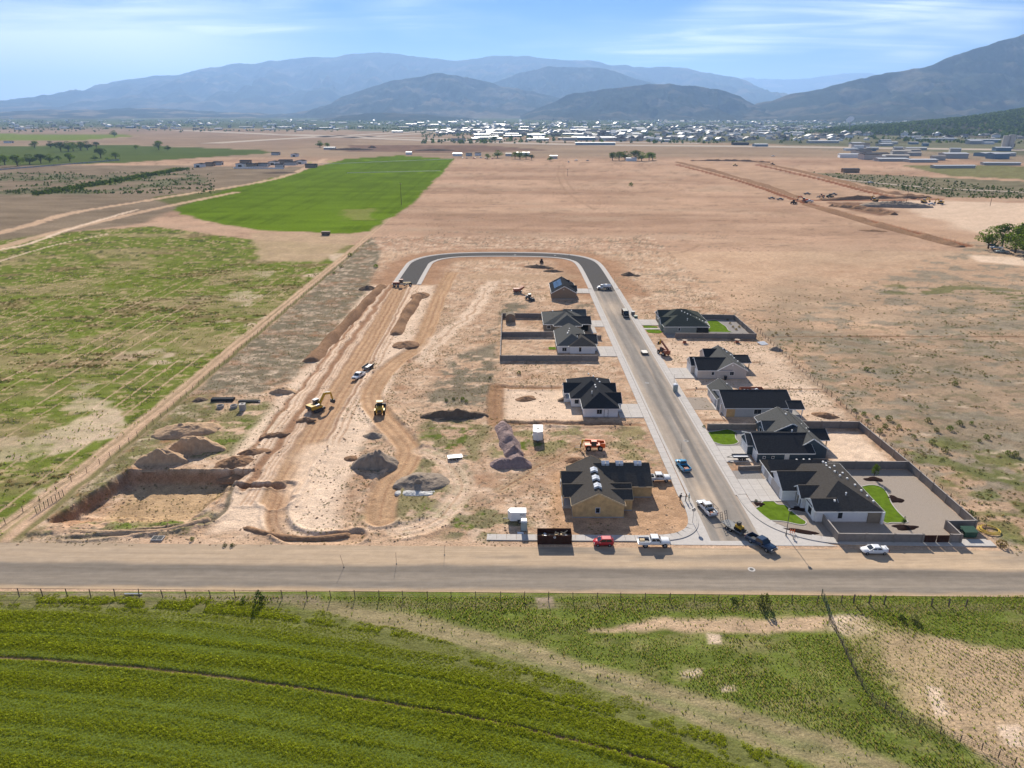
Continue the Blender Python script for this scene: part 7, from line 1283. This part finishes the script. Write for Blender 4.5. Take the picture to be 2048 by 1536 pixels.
for a, b, s, m, t, lb in ((520, 1206, 1.5, 'leaf_dark', 1.8, 'tall dark bush at the road fence, west end'), (487, 1203, 0.9, 'leaf', 1.0, 'low bush left of the tall roadside bush'), (1527, 1213, 1.9, 'leaf_sage', 1.5, 'round grey green bush at the road fence'), (1468, 1203, 1.0, 'leaf_dark', 1.0, 'small dark bush left of the round roadside bush'), (1803, 1240, 1.0, 'leaf_dark', 1.1, 'dark small bush at the grain field head, left of two'), (1828, 1242, 1.2, 'leaf_sage', 1.1, 'dusty small bush at the grain field head, right of two'), (1942, 1031, 1.4, 'leaf_dark', 1.0, 'big dark bush outside the corner house wall'), (2003, 1092, 1.8, 'leaf_dry', 0.8, 'dry brown bush at the road beyond the wall'), (385, 1080, 0.8, 'leaf', 0.9, 'small bright bush on the sandy verge by the grate'), (450, 1092, 0.7, 'leaf_dark', 0.9, 'dark tuft bush on the verge, left of two'), (465, 1092, 0.8, 'leaf_dark', 0.8, 'dark tuft bush on the verge, right of two'), (893, 803, 0.9, 'leaf_dark', 1.0, 'round bush above the dark berm, leftmost'), (907, 800, 0.9, 'leaf_dark', 1.0, 'round bush above the dark berm, second'), (925, 800, 1.1, 'leaf', 1.0, 'round green bush above the dark berm, third'), (933, 805, 1.0, 'leaf', 1.0, 'round green bush above the dark berm, last'), (1038, 748, 1.2, 'leaf_dark', 1.0, 'bush on the dirt west of the walled yards'), (980, 757, 0.9, 'leaf_dark', 0.8, 'low bush on the weedy patch'), (752, 535, 2.2, 'leaf', 0.9, 'green bush beside the loop road, west side'), (700, 512, 2.4, 'leaf_sage', 0.9, 'bush clump at the pasture fence, far'), (683, 535, 2.2, 'leaf_sage', 0.8, 'bush clump at the pasture fence, near'), (668, 548, 1.6, 'leaf', 0.8, 'low bush at the pasture fence'), (1262, 372, 4.5, 'leaf', 1.0, 'lone green bush in the tan field'), (1545, 672, 1.0, 'leaf_dry', 1.0, 'dry tumbleweed ball, first of three at the field edge'), (1552, 668, 1.0, 'leaf_dry', 1.0, 'dry tumbleweed ball, middle of three at the field edge'), (1574, 670, 1.0, 'leaf_dry', 1.0, 'dry tumbleweed ball, last of three at the field edge')):
    x, y = g(a, b); shrub(lb, x, y, s, m, None, t)
for a, b, s, lb in ((1480, 855, 0.6, 'dark garden shrub behind the blue house lawn, left'), (1500, 852, 0.7, 'dark garden shrub behind the blue house lawn, middle'), (1470, 868, 0.7, 'dark garden shrub at the lawn corner'), (1408, 855, 0.8, 'dark garden shrub at the kerb end of the gravel bed'), (1422, 856, 0.7, 'dark garden shrub next to the kerb end one'), (1512, 1003, 0.6, 'black shrub in the small front lawn bed')):
    x, y = g(a, b); shrub(lb, x, y, s, 'leaf_dark', 'garden shrubs')
for k, (a, b) in enumerate(((1448, 634), (1455, 641), (1460, 648), (1466, 655), (1472, 660), (1478, 655))):
    x, y = g(a, b); shrub('dark reddish shrub in the curved bed of the walled yard', x, y, 0.9, 'leaf_dry', 'shrubs in the walled yard bed')
# ---- trees
NTH = 'first second third fourth fifth sixth seventh eighth ninth tenth eleventh twelfth thirteenth fourteenth fifteenth sixteenth seventeenth eighteenth nineteenth'.split()
def tree_parts(seed, h_, r_, n, size, m):
    rd_ = np.random.default_rng(seed); tb = MB(); tb.tube((0, 0, -0.5), (0.1, 0, h_*0.45), h_*0.035, h_*0.022, 7); cs = []
    for k in range(8):
        a = k*2.4+rd_.uniform(-.4, .4); z0 = h_*rd_.uniform(0.15, 0.4); z1 = h_*rd_.uniform(0.32, 0.85); d = r_*rd_.uniform(0.3, 0.85)*(1.1-z1/h_*0.5); tb.tube((0.1, 0, z0), (d*math.cos(a), d*math.sin(a), z1), h_*0.014, h_*0.005, 5); cs.append((d*math.cos(a), d*math.sin(a), z1, r_*rd_.uniform(0.45, 0.68)))
    cs.append((0, 0, h_*0.88, r_*0.5)); V_ = []; F = []
    for k in range(n):
        cx_, cy_2, cz, cr = cs[k % len(cs)]; v = rd_.normal(size=3); v /= np.linalg.norm(v); v = v*cr*rd_.uniform(0.5, 1)**0.5; p = np.array([cx_, cy_2, cz])+v*np.array([1, 1, 0.75]); n_ = v/cr+rd_.normal(size=3)*0.6+np.array([0, 0, 0.3]); n_ /= np.linalg.norm(n_); t_ = np.cross(n_, rd_.normal(size=3)); t_ /= np.linalg.norm(t_); u_ = np.cross(n_, t_); s_ = size*rd_.uniform(0.6, 1.2); b = len(V_)
        V_ += [tuple(p+t_*s_), tuple(p+u_*s_*0.7), tuple(p-t_*s_), tuple(p-u_*s_*0.7)]; F.append((b, b+1, b+2, b+3))
    cm = bpy.data.meshes.new('crown'); cm.from_pydata([tuple(map(float, q)) for q in V_], [], F); cm.materials.append(m); tm = bpy.data.meshes.new('trunk'); tm.from_pydata(tb.v, [], tb.f); tm.materials.append(M['bark']); return tm, cm
TP = [tree_parts(70+k, 10, 4.2, 900, 0.40, M['leaf'] if k < 3 else M['leaf_dark']) for k in range(5)]
def tree(label, x, y, h_, k=0, wide=1.0, group=None, z=None, name='tree'):
    o = thing(name, label, 'tree', (x, y, zground(x, y) if z is None else z), (x*3.7) % 6.28, group); s_ = h_/10
    for nm, me in (('trunk', TP[k % 5][0]), ('crown', TP[k % 5][1])): q = bpy.data.objects.new(nm, me); C.objects.link(q); q.parent = o; q.scale = (s_*wide, s_*wide, s_)
    return o
for k, (a, b, h_, lb) in enumerate(((1976, 497, 13, 'spreading tree at the west end of the roadside clump'), (2004, 494, 14, 'tree behind the parked pickups in the roadside clump'), (2030, 506, 15, 'full green tree of the roadside clump by the right edge'), (2052, 515, 15, 'outermost tree of the roadside clump'), (2040, 492, 14, 'back tree of the roadside clump'))): x, y = g(a, b); tree(lb, x, y, h_, k % 3, 1.15, 'roadside tree clump')
for k, (a, b, h_) in enumerate(sorted(((10, 330, 16), (35, 332, 17), (60, 329, 16), (82, 327, 15), (100, 325, 13), (140, 323, 14), (-15, 334, 17), (118, 322, 9), (202, 316, 17), (232, 318, 12), (190, 320, 8), (215, 321, 7)))): x, y = g(a, b); tree('western windbreak tree, %s from the left edge' % NTH[k], x, y, h_, k, 1.6, 'western windbreak trees')
for k, (a, b, h_) in enumerate(sorted(((70, 297, 17), (102, 296, 16), (122, 303, 20), (137, 303, 21), (147, 302, 19), (162, 301, 19), (175, 300, 19), (193, 296, 14), (318, 300, 20), (336, 301, 11), (272, 299, 10), (229, 273, 22)))): x, y = g(a, b); tree('%s tree from the left in the row between the far western fields' % NTH[k], x, y, h_, k+2, 1.5, 'far western field trees')
for k, (a, b, h_) in enumerate(sorted(((995, 316, 14), (1030, 318, 12), (1040, 319, 13), (1052, 318, 12), (1063, 320, 9), (1225, 321, 14), (1238, 321, 15), (1250, 320, 15), (1270, 321, 17), (1283, 322, 15), (1298, 321, 14), (1305, 320, 12), (975, 318, 9), (640, 295, 16), (655, 296, 12), (1100, 322, 8), (985, 283, 18), (990, 284, 16)))): x, y = g(a, b); tree('farmstead tree beyond the tan field, %s from the west' % NTH[k], x, y, h_, k, 1.5, 'farmstead trees')
o = tree('slim young tree in the mulch bed by the back wall', *g(1747, 957), 3.6, 1, 0.55); o = tree('tiny young conifer at the foot of the curved lawn', *g(1807, 1050), 1.9, 3, 0.5)
# ================================================================== the far valley: buildings, town, wooded hill, mountains, air
M['metal_roof'] = mat('metal_roof', (0.52, 0.52, 0.51), 0.5, 0.06, 0.2); M['metal_wall'] = mat('metal_wall', (0.40, 0.39, 0.37), 0.6, 0.1, 0.2); M['metal_blue'] = mat('metal_blue', (0.16, 0.23, 0.30), 0.6, 0.1, 0.2); M['roof_tan'] = mat('roof_tan', (0.42, 0.37, 0.31), 0.7, 0.1, 0.2); M['roof_slate'] = mat('roof_slate', (0.10, 0.10, 0.105), 0.8, 0.1, 0.2)
def shed_proto(kind):
    w = MB().ext([(-.5, 0), (.5, 0), (.5, .8), (0, .96), (-.5, .8)], -.5, .5); r_ = MB()
    for s_ in (-1, 1): r_.ext([(0, .97), (s_*.53, .80), (s_*.53, .86), (0, 1.03)], -.52, .52)
    d = MB().box(-.2, .2, -.515, -.5, .02, .55)
    out = []
    for b in (w, r_, d): me = bpy.data.meshes.new('shed'); me.from_pydata(b.v, [], b.f); out.append(me)
    return out
def building(label, x, y, rz, sx, sy, sz, wallm, roofm, group, name='commercial_building', cat='building', z=None, flat=False):
    o = thing(name, label, cat, (x, y, (zground(x, y) if z is None else z)-0.3), rz, group); key = (wallm, roofm)
    if key not in BP:
        pr = shed_proto(0)
        for me, m in zip(pr, (wallm, roofm, 'glass_dark')): me.materials.append(M[m])
        BP[key] = pr
    for me, nm in zip(BP[key], ('wall', 'roof', 'door')): q = bpy.data.objects.new(nm, me); C.objects.link(q); q.parent = o; q.scale = (sx, sy, sz)
    return o
BP = {}
rn = random.Random(21)
# houses of the new estate in the west
for k, (a, b, w_, lb) in enumerate(((400, 334, 15, 'grey far house, leftmost of the western estate'), (421, 332, 13, 'pale far house second from the left of the western estate'), (437, 330, 13, 'blue white far house behind the first two of the western estate'), (484, 333, 17, 'dark roofed house at the near left of the white walled estate'), (505, 334, 15, 'dark roofed house second along the white walled estate front'), (528, 333, 16, 'dark roofed house third along the white walled estate front'), (548, 329, 17, 'house with a long dark roof in the estate middle'), (572, 326, 20, 'wide dark roofed house at the estate back'), (583, 330, 18, 'white house with three windows facing the near side of the estate'), (602, 327, 18, 'white house at the right back of the estate'), (623, 335, 16, 'pale house beside the irrigated field corner'), (552, 310, 15, 'white house alone at the north of the estate'), (590, 313, 15, 'dark low house north of the estate'), (492, 327, 16, 'dark roofed house at the estate back left'), (560, 335, 12, 'small blue grey house at the estate front right'))):
    x, y = g(a, b); building(lb, x, y, R(90 if k % 3 else 0), w_*0.8, w_, 6.0, ('stucco_white', 'siding_taupe', 'siding_grey')[k % 3], 'shingle_dark_and_shade', 'houses of the western estate', 'far_house', 'house')
wl_ = thing('estate_wall', 'long white wall in front of the western estate', 'wall', (*g(467, 337), 0)); x0, y0 = g(467, 337); x1, y1 = g(568, 338)
for k in range(10): MB().beam(((x1-x0)*k/10+0.3, (y1-y0)*k/10, 1.0), ((x1-x0)*(k+1)/10-0.1, (y1-y0)*(k+1)/10, 1.0), 0.3, 2.0).build('wall_panel', M['stucco_white'], wl_)
# farmstead sheds
for a, b, sx, sy, wm, rm, lb in ((660, 299, 26, 14, 'metal_wall', 'metal_roof', 'white roofed farm shed beside the dark spoil bank'), (818, 309, 12, 8, 'stucco_white', 'metal_roof', 'small white shed at the far end of the irrigated field'), (915, 312, 18, 8, 'stucco_white', 'metal_roof', 'long white trailer house at the field corner'), (938, 312, 12, 9, 'siding_grey', 'shingle_grey', 'grey farmhouse among parked cars'), (956, 311, 12, 9, 'stucco_white', 'shingle_dark_and_shade', 'pale farmhouse next to the grey one'), (1046, 310, 26, 10, 'stucco_white', 'metal_roof', 'white roofed barn behind farm trees'), (1017, 312, 12, 8, 'siding_beige', 'roof_tan', 'small tan shed left of the white barn'), (1107, 317, 14, 9, 'siding_beige', 'metal_roof', 'pale shed at the east end of the farmstead'), (1262, 322, 18, 9, 'stucco_white', 'metal_roof', 'white shed under the eastern farm trees'), (18, 286, 22, 12, 'stucco_white', 'roof_slate', 'far house at the left edge beyond the dark field'), (1700, 345, 22, 9, 'siding_brown', 'roof_slate', 'open sided dark shed on the far scrub')):
    x, y = g(a, b); building(lb, x, y, R(90), sy, sx, 6, wm, rm, 'farmstead buildings', 'farm_building')
# sheds of the airfield and industrial belt (those one can point at), then the town behind
for a, b, sx, sy, h_, wm, rm, lb in ((1190, 290, 130, 20, 9, 'metal_blue', 'metal_blue', 'very long low blue grey hangar beside the runway'), (1072, 274, 80, 40, 14, 'metal_blue', 'metal_blue', 'big blue grey hangar in the industrial belt'), (795, 265, 62, 34, 10, 'metal_blue', 'metal_roof', 'white roofed hangar at the west end of the airfield'), (1275, 276, 90, 26, 9, 'metal_wall', 'metal_roof', 'long white warehouse behind the runway'), (1140, 279, 95, 20, 8, 'metal_wall', 'roof_tan', 'tan long warehouse by the runway'), (1520, 293, 42, 24, 9, 'metal_blue', 'metal_roof', 'white shed with dark front, middle right'), (1645, 286, 110, 24, 9, 'metal_wall', 'metal_roof', 'long white roofed works behind the right runway'), (1480, 290, 50, 30, 9, 'roof_slate', 'roof_slate', 'dark long building left of the white shed'), (1700, 301, 34, 16, 7, 'stucco_white', 'metal_roof', 'small white roofed depot on the right green'), (1735, 302, 40, 16, 7, 'metal_blue', 'roof_slate', 'dark fronted depot right of the white depot'), (1830, 300, 55, 22, 8, 'metal_wall', 'metal_roof', 'bright white roof shed in the right hand belt'), (1780, 322, 62, 30, 7, 'metal_wall', 'metal_roof', 'large bright flat shed, left of the depot yard'), (1840, 324, 60, 28, 7, 'metal_wall', 'metal_roof', 'large bright flat shed, right of the depot yard'), (1750, 317, 40, 20, 7, 'metal_wall', 'metal_roof', 'small bright shed behind the depot yard'), (1905, 336, 80, 14, 6, 'metal_wall', 'metal_roof', 'long narrow white shed at the depot road'), (2000, 330, 70, 16, 6, 'metal_wall', 'metal_roof', 'long narrow white shed at the right edge'), (1870, 281, 150, 26, 10, 'metal_wall', 'metal_roof', 'very long white factory roof below the wooded hill'), (1965, 285, 110, 26, 12, 'metal_blue', 'metal_roof', 'long factory with grey front right of the white factory'), (1820, 276, 90, 20, 9, 'metal_wall', 'metal_roof', 'second white factory roof behind the first'), (2010, 312, 40, 20, 9, 'metal_wall', 'metal_roof', 'boxy warehouse at the far right'), (1330, 284, 32, 20, 9, 'metal_wall', 'metal_roof', 'small bright shed east of the long blue hangar'), (955, 262, 52, 20, 9, 'metal_wall', 'metal_roof', 'white roof behind the airfield apron'), (905, 266, 50, 18, 8, 'metal_blue', 'metal_roof', 'grey hangar right of the west hangar'), (540, 260, 70, 22, 9, 'metal_wall', 'metal_roof', 'white shed row far left of the airfield'), (600, 261, 40, 18, 9, 'metal_wall', 'metal_roof', 'short white shed right of the far left row')):
    x, y = g(a, b); building(lb, x, y, R(90)+rn.uniform(-.12, .12), sy*0.8, sx*0.8, h_*0.8, wm, rm, 'industrial sheds of the valley')
for k in range(285):
    a = rn.choice((rn.uniform(780, 1640), rn.uniform(820, 1640), rn.uniform(900, 1600), rn.uniform(900, 1600), rn.uniform(900, 1600), rn.uniform(1640, 2040), rn.uniform(0, 700))); b = rn.uniform(248, 282) if 900 < a < 1400 else (rn.uniform(247, 272) if a > 700 else rn.uniform(243, 260))
    if a > 1660: b = rn.uniform(286, 330); a = rn.uniform(1700, 2048)
    x, y = g(a, b); sx = rn.uniform(20, 78)*(1 if y > 2200 else 0.6); big = rn.random()
    wm, rm = rn.choice((('metal_wall', 'metal_roof'), ('stucco_white', 'metal_roof'), ('metal_wall', 'roof_tan'), ('metal_blue', 'metal_roof'), ('siding_beige', 'roof_slate'), ('siding_taupe', 'roof_slate'), ('metal_wall', 'metal_roof')))
    building('small %s roofed building in the distant town before the mountains' % {'metal_roof': 'white', 'roof_tan': 'tan', 'roof_slate': 'dark'}[rm], x, y, R(90)+rn.uniform(-.3, .3), sx*rn.uniform(.3, .6), sx, rn.uniform(6, 11), wm, rm, 'distant town buildings with %s roofs' % {'metal_roof': 'white', 'roof_tan': 'tan', 'roof_slate': 'dark'}[rm], 'town_building')
sl = thing('silo', 'pale grey twin silo tower at the right of the valley', 'silo', (*g(2013, 298), 0)); MB().tube((-6, 0, 0), (-6, 0, 30), 7, 7, 14).build('bin', M['metal_wall'], sl); MB().tube((7, 0, 0), (7, 0, 32), 7, 7, 14).build('bin', M['metal_wall'], sl)
ds = thing('satellite_dish', 'big white dish on the wooded ridge', 'dish', (*g(1697, 268)[:2], 26)); MB().tube((0, 0, -6), (0, 0, 20), 3, 2).build('mast', M['metal_wall'], ds); MB().tube((0, -2, 24), (-6, -8, 32), 3, 16, 16).build('bowl', M['trim_white'], ds)
# wooded hill at the right
def hill_z(x, y): return 190*sst(1250, 3300, x-0.18*(y-3000))*np.exp(-((y-3700)/900)**2)*(0.7+0.6*fbm(x/600, y/500, 201, 4))+18*np.exp(-((x-1650)/350)**2-((y-3300)/300)**2)
hx_, hy_2 = np.meshgrid(np.linspace(1150, 5200, 110), np.linspace(2500, 5600, 60)); hz_ = hill_z(hx_, hy_2)-6+np.clip(hy_2-4000, 0, None)*0.006; r_, c_ = np.meshgrid(np.arange(59), np.arange(109), indexing='ij'); b0 = (r_*110+c_).ravel()
hc_ = lerp((0.050, 0.056, 0.034), (0.12, 0.10, 0.065), sst(0.50, 0.68, fbm(hx_.ravel()/160, hy_2.ravel()/160, 203, 4)))
M['far_land'] = attr_mat('far_land', 'soil', ((0.02, 0.25), (0.005, 0.15)), 1.0, 0.02)
tag(mesh_np('wooded_hill', np.stack([hx_.ravel(), hy_2.ravel(), hz_.ravel()], 1), np.stack([b0, b0+1, b0+111, b0+110], 1), M['far_land'], None, True, {'soil': hc_}), kind='structure')
far_c = proto_coll('far_trees', [leaf_mesh('far_tree_%s' % q, 60, 4.2, 7.5, 1.7, M[m], 90+k, zmin=0.8, up=0.3) for k, (q, m) in enumerate((('a', 'leaf'), ('b', 'leaf_dark'), ('c', 'leaf_dark')))])
x = rng.uniform(1250, 4400, 20000); y = rng.uniform(2600, 4300, 20000); z = hill_z(x, y); k = (z > 8) & (np.abs(x) < y*0.82) & (rng.uniform(size=x.size) < 0.3+0.7*sst(0.30, 0.50, fbm(x/220, y/220, 205, 3))); x, y, z = x[k], y[k], z[k]
scatter('hill_wood', np.stack([x, y, z-6+np.clip(y-4000, 0, None)*0.006], 1), rng.uniform(0.8, 1.7, x.size), far_c, 'dark wood covering the hill at the right', 'wood')
Y_ = np.exp(rng.uniform(math.log(2100), math.log(8200), 30000)); X_ = rng.uniform(-0.80, 0.80, 30000)*Y_; dens = 0.06+0.8*sst(0.46, 0.62, fbm(X_/260, Y_/420, 207, 4))*(0.35+0.65*sst(2500, 3600, Y_)); dens *= np.where((X_ < -0.12*Y_), sst(3300, 4200, Y_), 1)*np.where(X_ < -0.35*Y_, 0.6, 1); k = rng.uniform(size=30000) < dens
x, y = X_[k], Y_[k]; k2 = np.ones(x.size, bool)
scatter('town_trees', np.stack([x, y, np.clip(y-4000, 0, None)*0.006], 1), rng.uniform(0.5, 1.15, x.size), far_c, 'trees of the distant town reading as one green band', 'wood')
def house_bits(nm, wm, rm):
    b = MB().box(-6, 6, -5, 5, 0, 4.5); me = bpy.data.meshes.new(nm); r_ = MB().ext([(-7, 4.4), (7, 4.4), (0, 7.4)], -5.6, 5.6); n = len(b.v); me.from_pydata(b.v+r_.v, [], b.f+[tuple(i_+n for i_ in f) for f in r_.f]); me.materials.append(M[wm]); me.materials.append(M[rm])
    for i_, p_ in enumerate(me.polygons): p_.material_index = 0 if i_ < len(b.f) else 1
    return me
town_c = proto_coll('town_houses', [house_bits('town_house_a', 'stucco_white', 'metal_roof'), house_bits('town_house_b', 'siding_beige', 'roof_tan'), house_bits('town_house_c', 'metal_wall', 'roof_slate'), house_bits('town_house_d', 'stucco_white', 'roof_tan')])
Y_ = np.exp(rng.uniform(math.log(2300), math.log(7500), 4000)); X_ = rng.uniform(-0.75, 0.78, 4000)*Y_; k = (rng.uniform(size=4000) < 0.10+0.9*sst(0.42, 0.60, fbm(X_/300, Y_/300, 209, 3))) & ((X_ > -0.1*Y_) | ((Y_ > 4200) & (rng.uniform(size=4000) < 0.35))) & (121900/Y_ < np.where(X_ < 0.1*Y_, 40, 56)); x, y = X_[k], Y_[k]
scatter('town_houses', np.stack([x, y, np.clip(y-4000, 0, None)*0.006], 1), rng.uniform(0.8, 2.2, x.size), town_c, 'countless small houses of the distant town', 'houses')
# brush strips
x, y = np.array([g(rn.uniform(70, 380), 0+rn.uniform(0, 1)*0+300) for _ in range(1)]).T
bx0, by0 = g(70, 390); bx1, by1 = g(372, 338); t = rng.uniform(0, 1, 700); x = bx0+(bx1-bx0)*t+rng.normal(0, 6, 700); y = by0+(by1-by0)*t+rng.normal(0, 7, 700)
scatter('brush_strip', np.stack([x, y, x*0], 1), rng.uniform(0.2, 0.42, 700), far_c, 'yellow green brush strip across the western fields', 'brush')
x = []
while len(x) < 900:
    a, b = rn.uniform(0, 430), rn.uniform(345, 388); p_ = g(a, b)
    if fbm(np.array([p_[0]/26]), np.array([p_[1]/16]), 83, 4)[0] > 0.5: x.append(p_)
x = np.array(x); scatter('western_brush', np.concatenate([x, np.zeros((len(x), 1))], 1), rng.uniform(0.10, 0.26, len(x)), far_c, 'scattered dark brush on the brown western flats', 'brush')
x = []
while len(x) < 650:
    a, b = rn.uniform(1620, 2048), rn.uniform(344, 400); p_ = g(a, b)
    if sdpoly(np.array([p_[0]]), np.array([p_[1]]), px_poly((1620, 345), (1820, 352), (2048, 380), (2048, 398), (1900, 395), (1760, 375)))[0] < 0: x.append(p_)
x = np.array(x); scatter('eastern_brush', np.concatenate([x, np.zeros((len(x), 1))], 1), rng.uniform(0.10, 0.25, len(x)), far_c, 'scattered dark brush between the far eastern haul roads', 'brush')
# irrigation wheel lines, fence and parked cars far off
for (a, b), (c2, d), lb in (((480, 336), (905, 319), 'long white irrigation wheel line across the far end of the green field'), ((695, 347), (880, 343), 'shorter white irrigation wheel line in the green field')):
    x0, y0 = g(a, b); x1, y1 = g(c2, d); o = thing('irrigation_line', lb, 'irrigation line', (x0, y0, 0)); MB().tube((0, 0, 1.0), (x1-x0, y1-y0, 1.0), 0.28, 0.28, 6).build('pipe', M['trim_white'], o); n = int(math.hypot(x1-x0, y1-y0)/18)
    for k in range(n+1): q = MB().tube((-0.1, 0, 1.0), (0.1, 0, 1.0), 0.95, 0.95, 10).build('wheel', M['metal_roof'], o); q.location = ((x1-x0)*k/n, (y1-y0)*k/n, 0)
x0, y0 = g(-20, 342); x1, y1 = g(240, 321); o = thing('board_fence', 'long pale grey board fence below the western windbreak', 'fence', (x0, y0, 0))
for k in range(24): MB().beam(((x1-x0)*k/24+0.4, (y1-y0)*k/24, 1.1), ((x1-x0)*(k+1)/24-0.4, (y1-y0)*(k+1)/24, 1.1), 0.2, 2.0).build('fence_panel', M['siding_grey'], o)
for k, (a, b) in enumerate(((925, 316), (934, 317), (948, 317), (962, 316), (972, 317), (985, 318), (1152, 321), (1175, 322))):
    x0, y0 = g(a, b); q = car('car parked at the farmstead beyond the tan field', x0, y0, rn.uniform(0, 3), ('paint_white', 'paint_grey', 'paint_red')[k % 3], 4.8); q['group'] = 'farmstead cars'; q.scale = (1.2, 1.2, 1.2)
# ---- mountains
def ridge(name, pts, D, front, back, seed, tan=0.35, rough=0.30, nx=340, ny=84):
    """mountain range whose crest runs at distance D with real slopes before and behind it"""
    pts = sorted(pts); w = [P(a, b, D) for a, b in pts]; xs = np.array([p[0] for p in w]); zs = np.array([p[2] for p in w])
    x = np.linspace(xs[0], xs[-1], nx); crest = np.interp(x, xs, zs); kk = np.ones(7)/7; pad = np.pad(crest, 3, mode='edge'); crest = np.convolve(pad, kk, 'valid')*0.6+crest*0.4; crest += (fbm(x/(D*0.02), x*0, seed, 5, 0.6)-0.5)*D*0.0045
    t = np.concatenate([np.linspace(-1, 0, int(ny*0.7)), np.linspace(0, 1, ny-int(ny*0.7)+1)[1:]]); T, Xg = np.meshgrid(t, x, indexing='ij')
    Yg = D+np.where(T < 0, T*front, T*back); base = np.clip(Yg-4000, 0, None)*0.006-25
    s_ = 1-np.abs(T); H = np.maximum(crest[None]-base, 0)
    q = 1-np.abs(2*fbm((Xg+0.25*(Yg-D))/(D*0.055), Yg/(D*0.13), seed+3, 5, 0.55)-1)*1.0; q2 = 1-np.abs(2*fbm(Xg/(D*0.016), Yg/(D*0.03), seed+8, 4, 0.55)-1)
    q3 = 1-np.abs(2*fbm((Xg-0.3*(Yg-D))/(D*0.028), Yg/(D*0.075), seed+14, 4, 0.6)-1); prof = s_**1.1*(1-rough*1.5*(1-s_)**0.6*(1-q)*2.0-rough*0.9*(1-s_)**0.45*(1-q2)-rough*1.1*(1-s_)**0.5*(1-q3)); Zm = base+H*np.clip(prof, 0, 1)
    edge = np.minimum(sst(0, 0.05, (Xg-x[0])/(x[-1]-x[0])), 1); col = lerp((0.040, 0.048, 0.034), (0.19, 0.15, 0.10), np.clip(sst(0.50, 0.70, fbm(Xg.ravel()/(D*0.03), (Yg.ravel()+Zm.ravel()*2)/(D*0.03), seed+20, 5))*tan*2+0.5*tan*sst(0.45, 0.05, s_.ravel()), 0, 1))  # dark colour stands for vegetation and for shadows on the slopes
    r2, c2 = np.meshgrid(np.arange(ny-1), np.arange(nx-1), indexing='ij'); b0 = (r2*nx+c2).ravel()
    o = mesh_np(name, np.stack([Xg.ravel(), Yg.ravel(), Zm.ravel()], 1), np.stack([b0, b0+1, b0+1+nx, b0+nx], 1), M['far_land'], None, True, {'soil': col}); return tag(o, kind='structure')
ridge('far_mountain', [(1380, 190), (1440, 165), (1495, 155), (1560, 159), (1600, 157), (1640, 152), (1700, 146), (1740, 145), (1765, 151), (1850, 170), (1950, 190)], 38000, 5000, 6000, 301, 0.8, 0.2)
ridge('mountain_range', [(-420, 222), (-200, 214), (0, 204), (60, 195), (130, 188), (185, 180), (225, 165), (270, 157), (330, 150), (360, 152), (400, 136), (440, 133), (475, 128), (510, 129), (540, 120), (590, 118), (625, 113), (665, 118), (700, 108), (750, 104), (800, 106), (850, 115), (900, 121), (930, 120), (985, 112), (1020, 110), (1060, 111), (1130, 122), (1190, 122), (1220, 130), (1300, 134), (1370, 136), (1430, 148), (1480, 155), (1510, 170), (1540, 200), (1560, 228)], 23000, 9000, 9000, 311, 0.35, 0.46, 460, 90)
ridge('foothill', [(880, 215), (940, 190), (985, 165), (1040, 145), (1100, 134), (1150, 133), (1210, 137), (1260, 152), (1300, 165), (1360, 180), (1440, 200), (1520, 225)], 16500, 3500, 5000, 321, 0.25, 0.42)
ridge('foothill', [(560, 232), (640, 215), (690, 192), (740, 175), (790, 160), (850, 150), (885, 146), (930, 155), (975, 163), (1010, 175), (1060, 182), (1120, 195), (1180, 212), (1240, 230)], 12800, 3400, 4500, 331, 0.35, 0.45)
ridge('foothill', [(1040, 232), (1090, 212), (1130, 192), (1180, 182), (1230, 176), (1270, 170), (1340, 169), (1400, 173), (1450, 181), (1480, 192), (1510, 212), (1545, 232)], 9800, 2200, 3500, 341, 0.25, 0.42)
ridge('eastern_mountain', [(1440, 234), (1500, 215), (1540, 203), (1600, 184), (1640, 178), (1680, 166), (1760, 148), (1800, 142), (1840, 137), (1870, 128), (1900, 115), (1960, 95), (2010, 80), (2048, 68), (2120, 45), (2250, 20), (2450, 30), (2700, 90)], 9600, 3800, 6000, 351, 0.25, 0.46, 400, 90)
ridge('foothill', [(640, 238), (720, 228), (780, 226), (850, 229), (900, 233), (960, 240)], 8200, 900, 1200, 361, 0.15, 0.2, 120, 30)
ridge('foothill', [(-500, 234), (-200, 228), (0, 224), (90, 218), (160, 220), (260, 216), (400, 222), (520, 226), (640, 236)], 12000, 3600, 3000, 371, 0.75, 0.3)
# ---- air
air = bpy.data.materials.new('haze'); air.use_nodes = True; nt = air.node_tree
for n in list(nt.nodes): nt.nodes.remove(n)
mo = nt.nodes.new('ShaderNodeOutputMaterial'); pv = nt.nodes.new('ShaderNodeVolumePrincipled'); pv.inputs['Color'].default_value = (0.36, 0.59, 1.0, 1); pv.inputs['Density'].default_value = 4.6e-5; pv.inputs['Anisotropy'].default_value = 0.25
nt.links.new(pv.outputs[0], mo.inputs['Volume'])
hz = MB().box(-45000, 45000, -4000, 52000, -40, 2550).build('haze', air); tag(hz, 'thin blue haze over the valley and mountains', 'haze', kind='stuff')
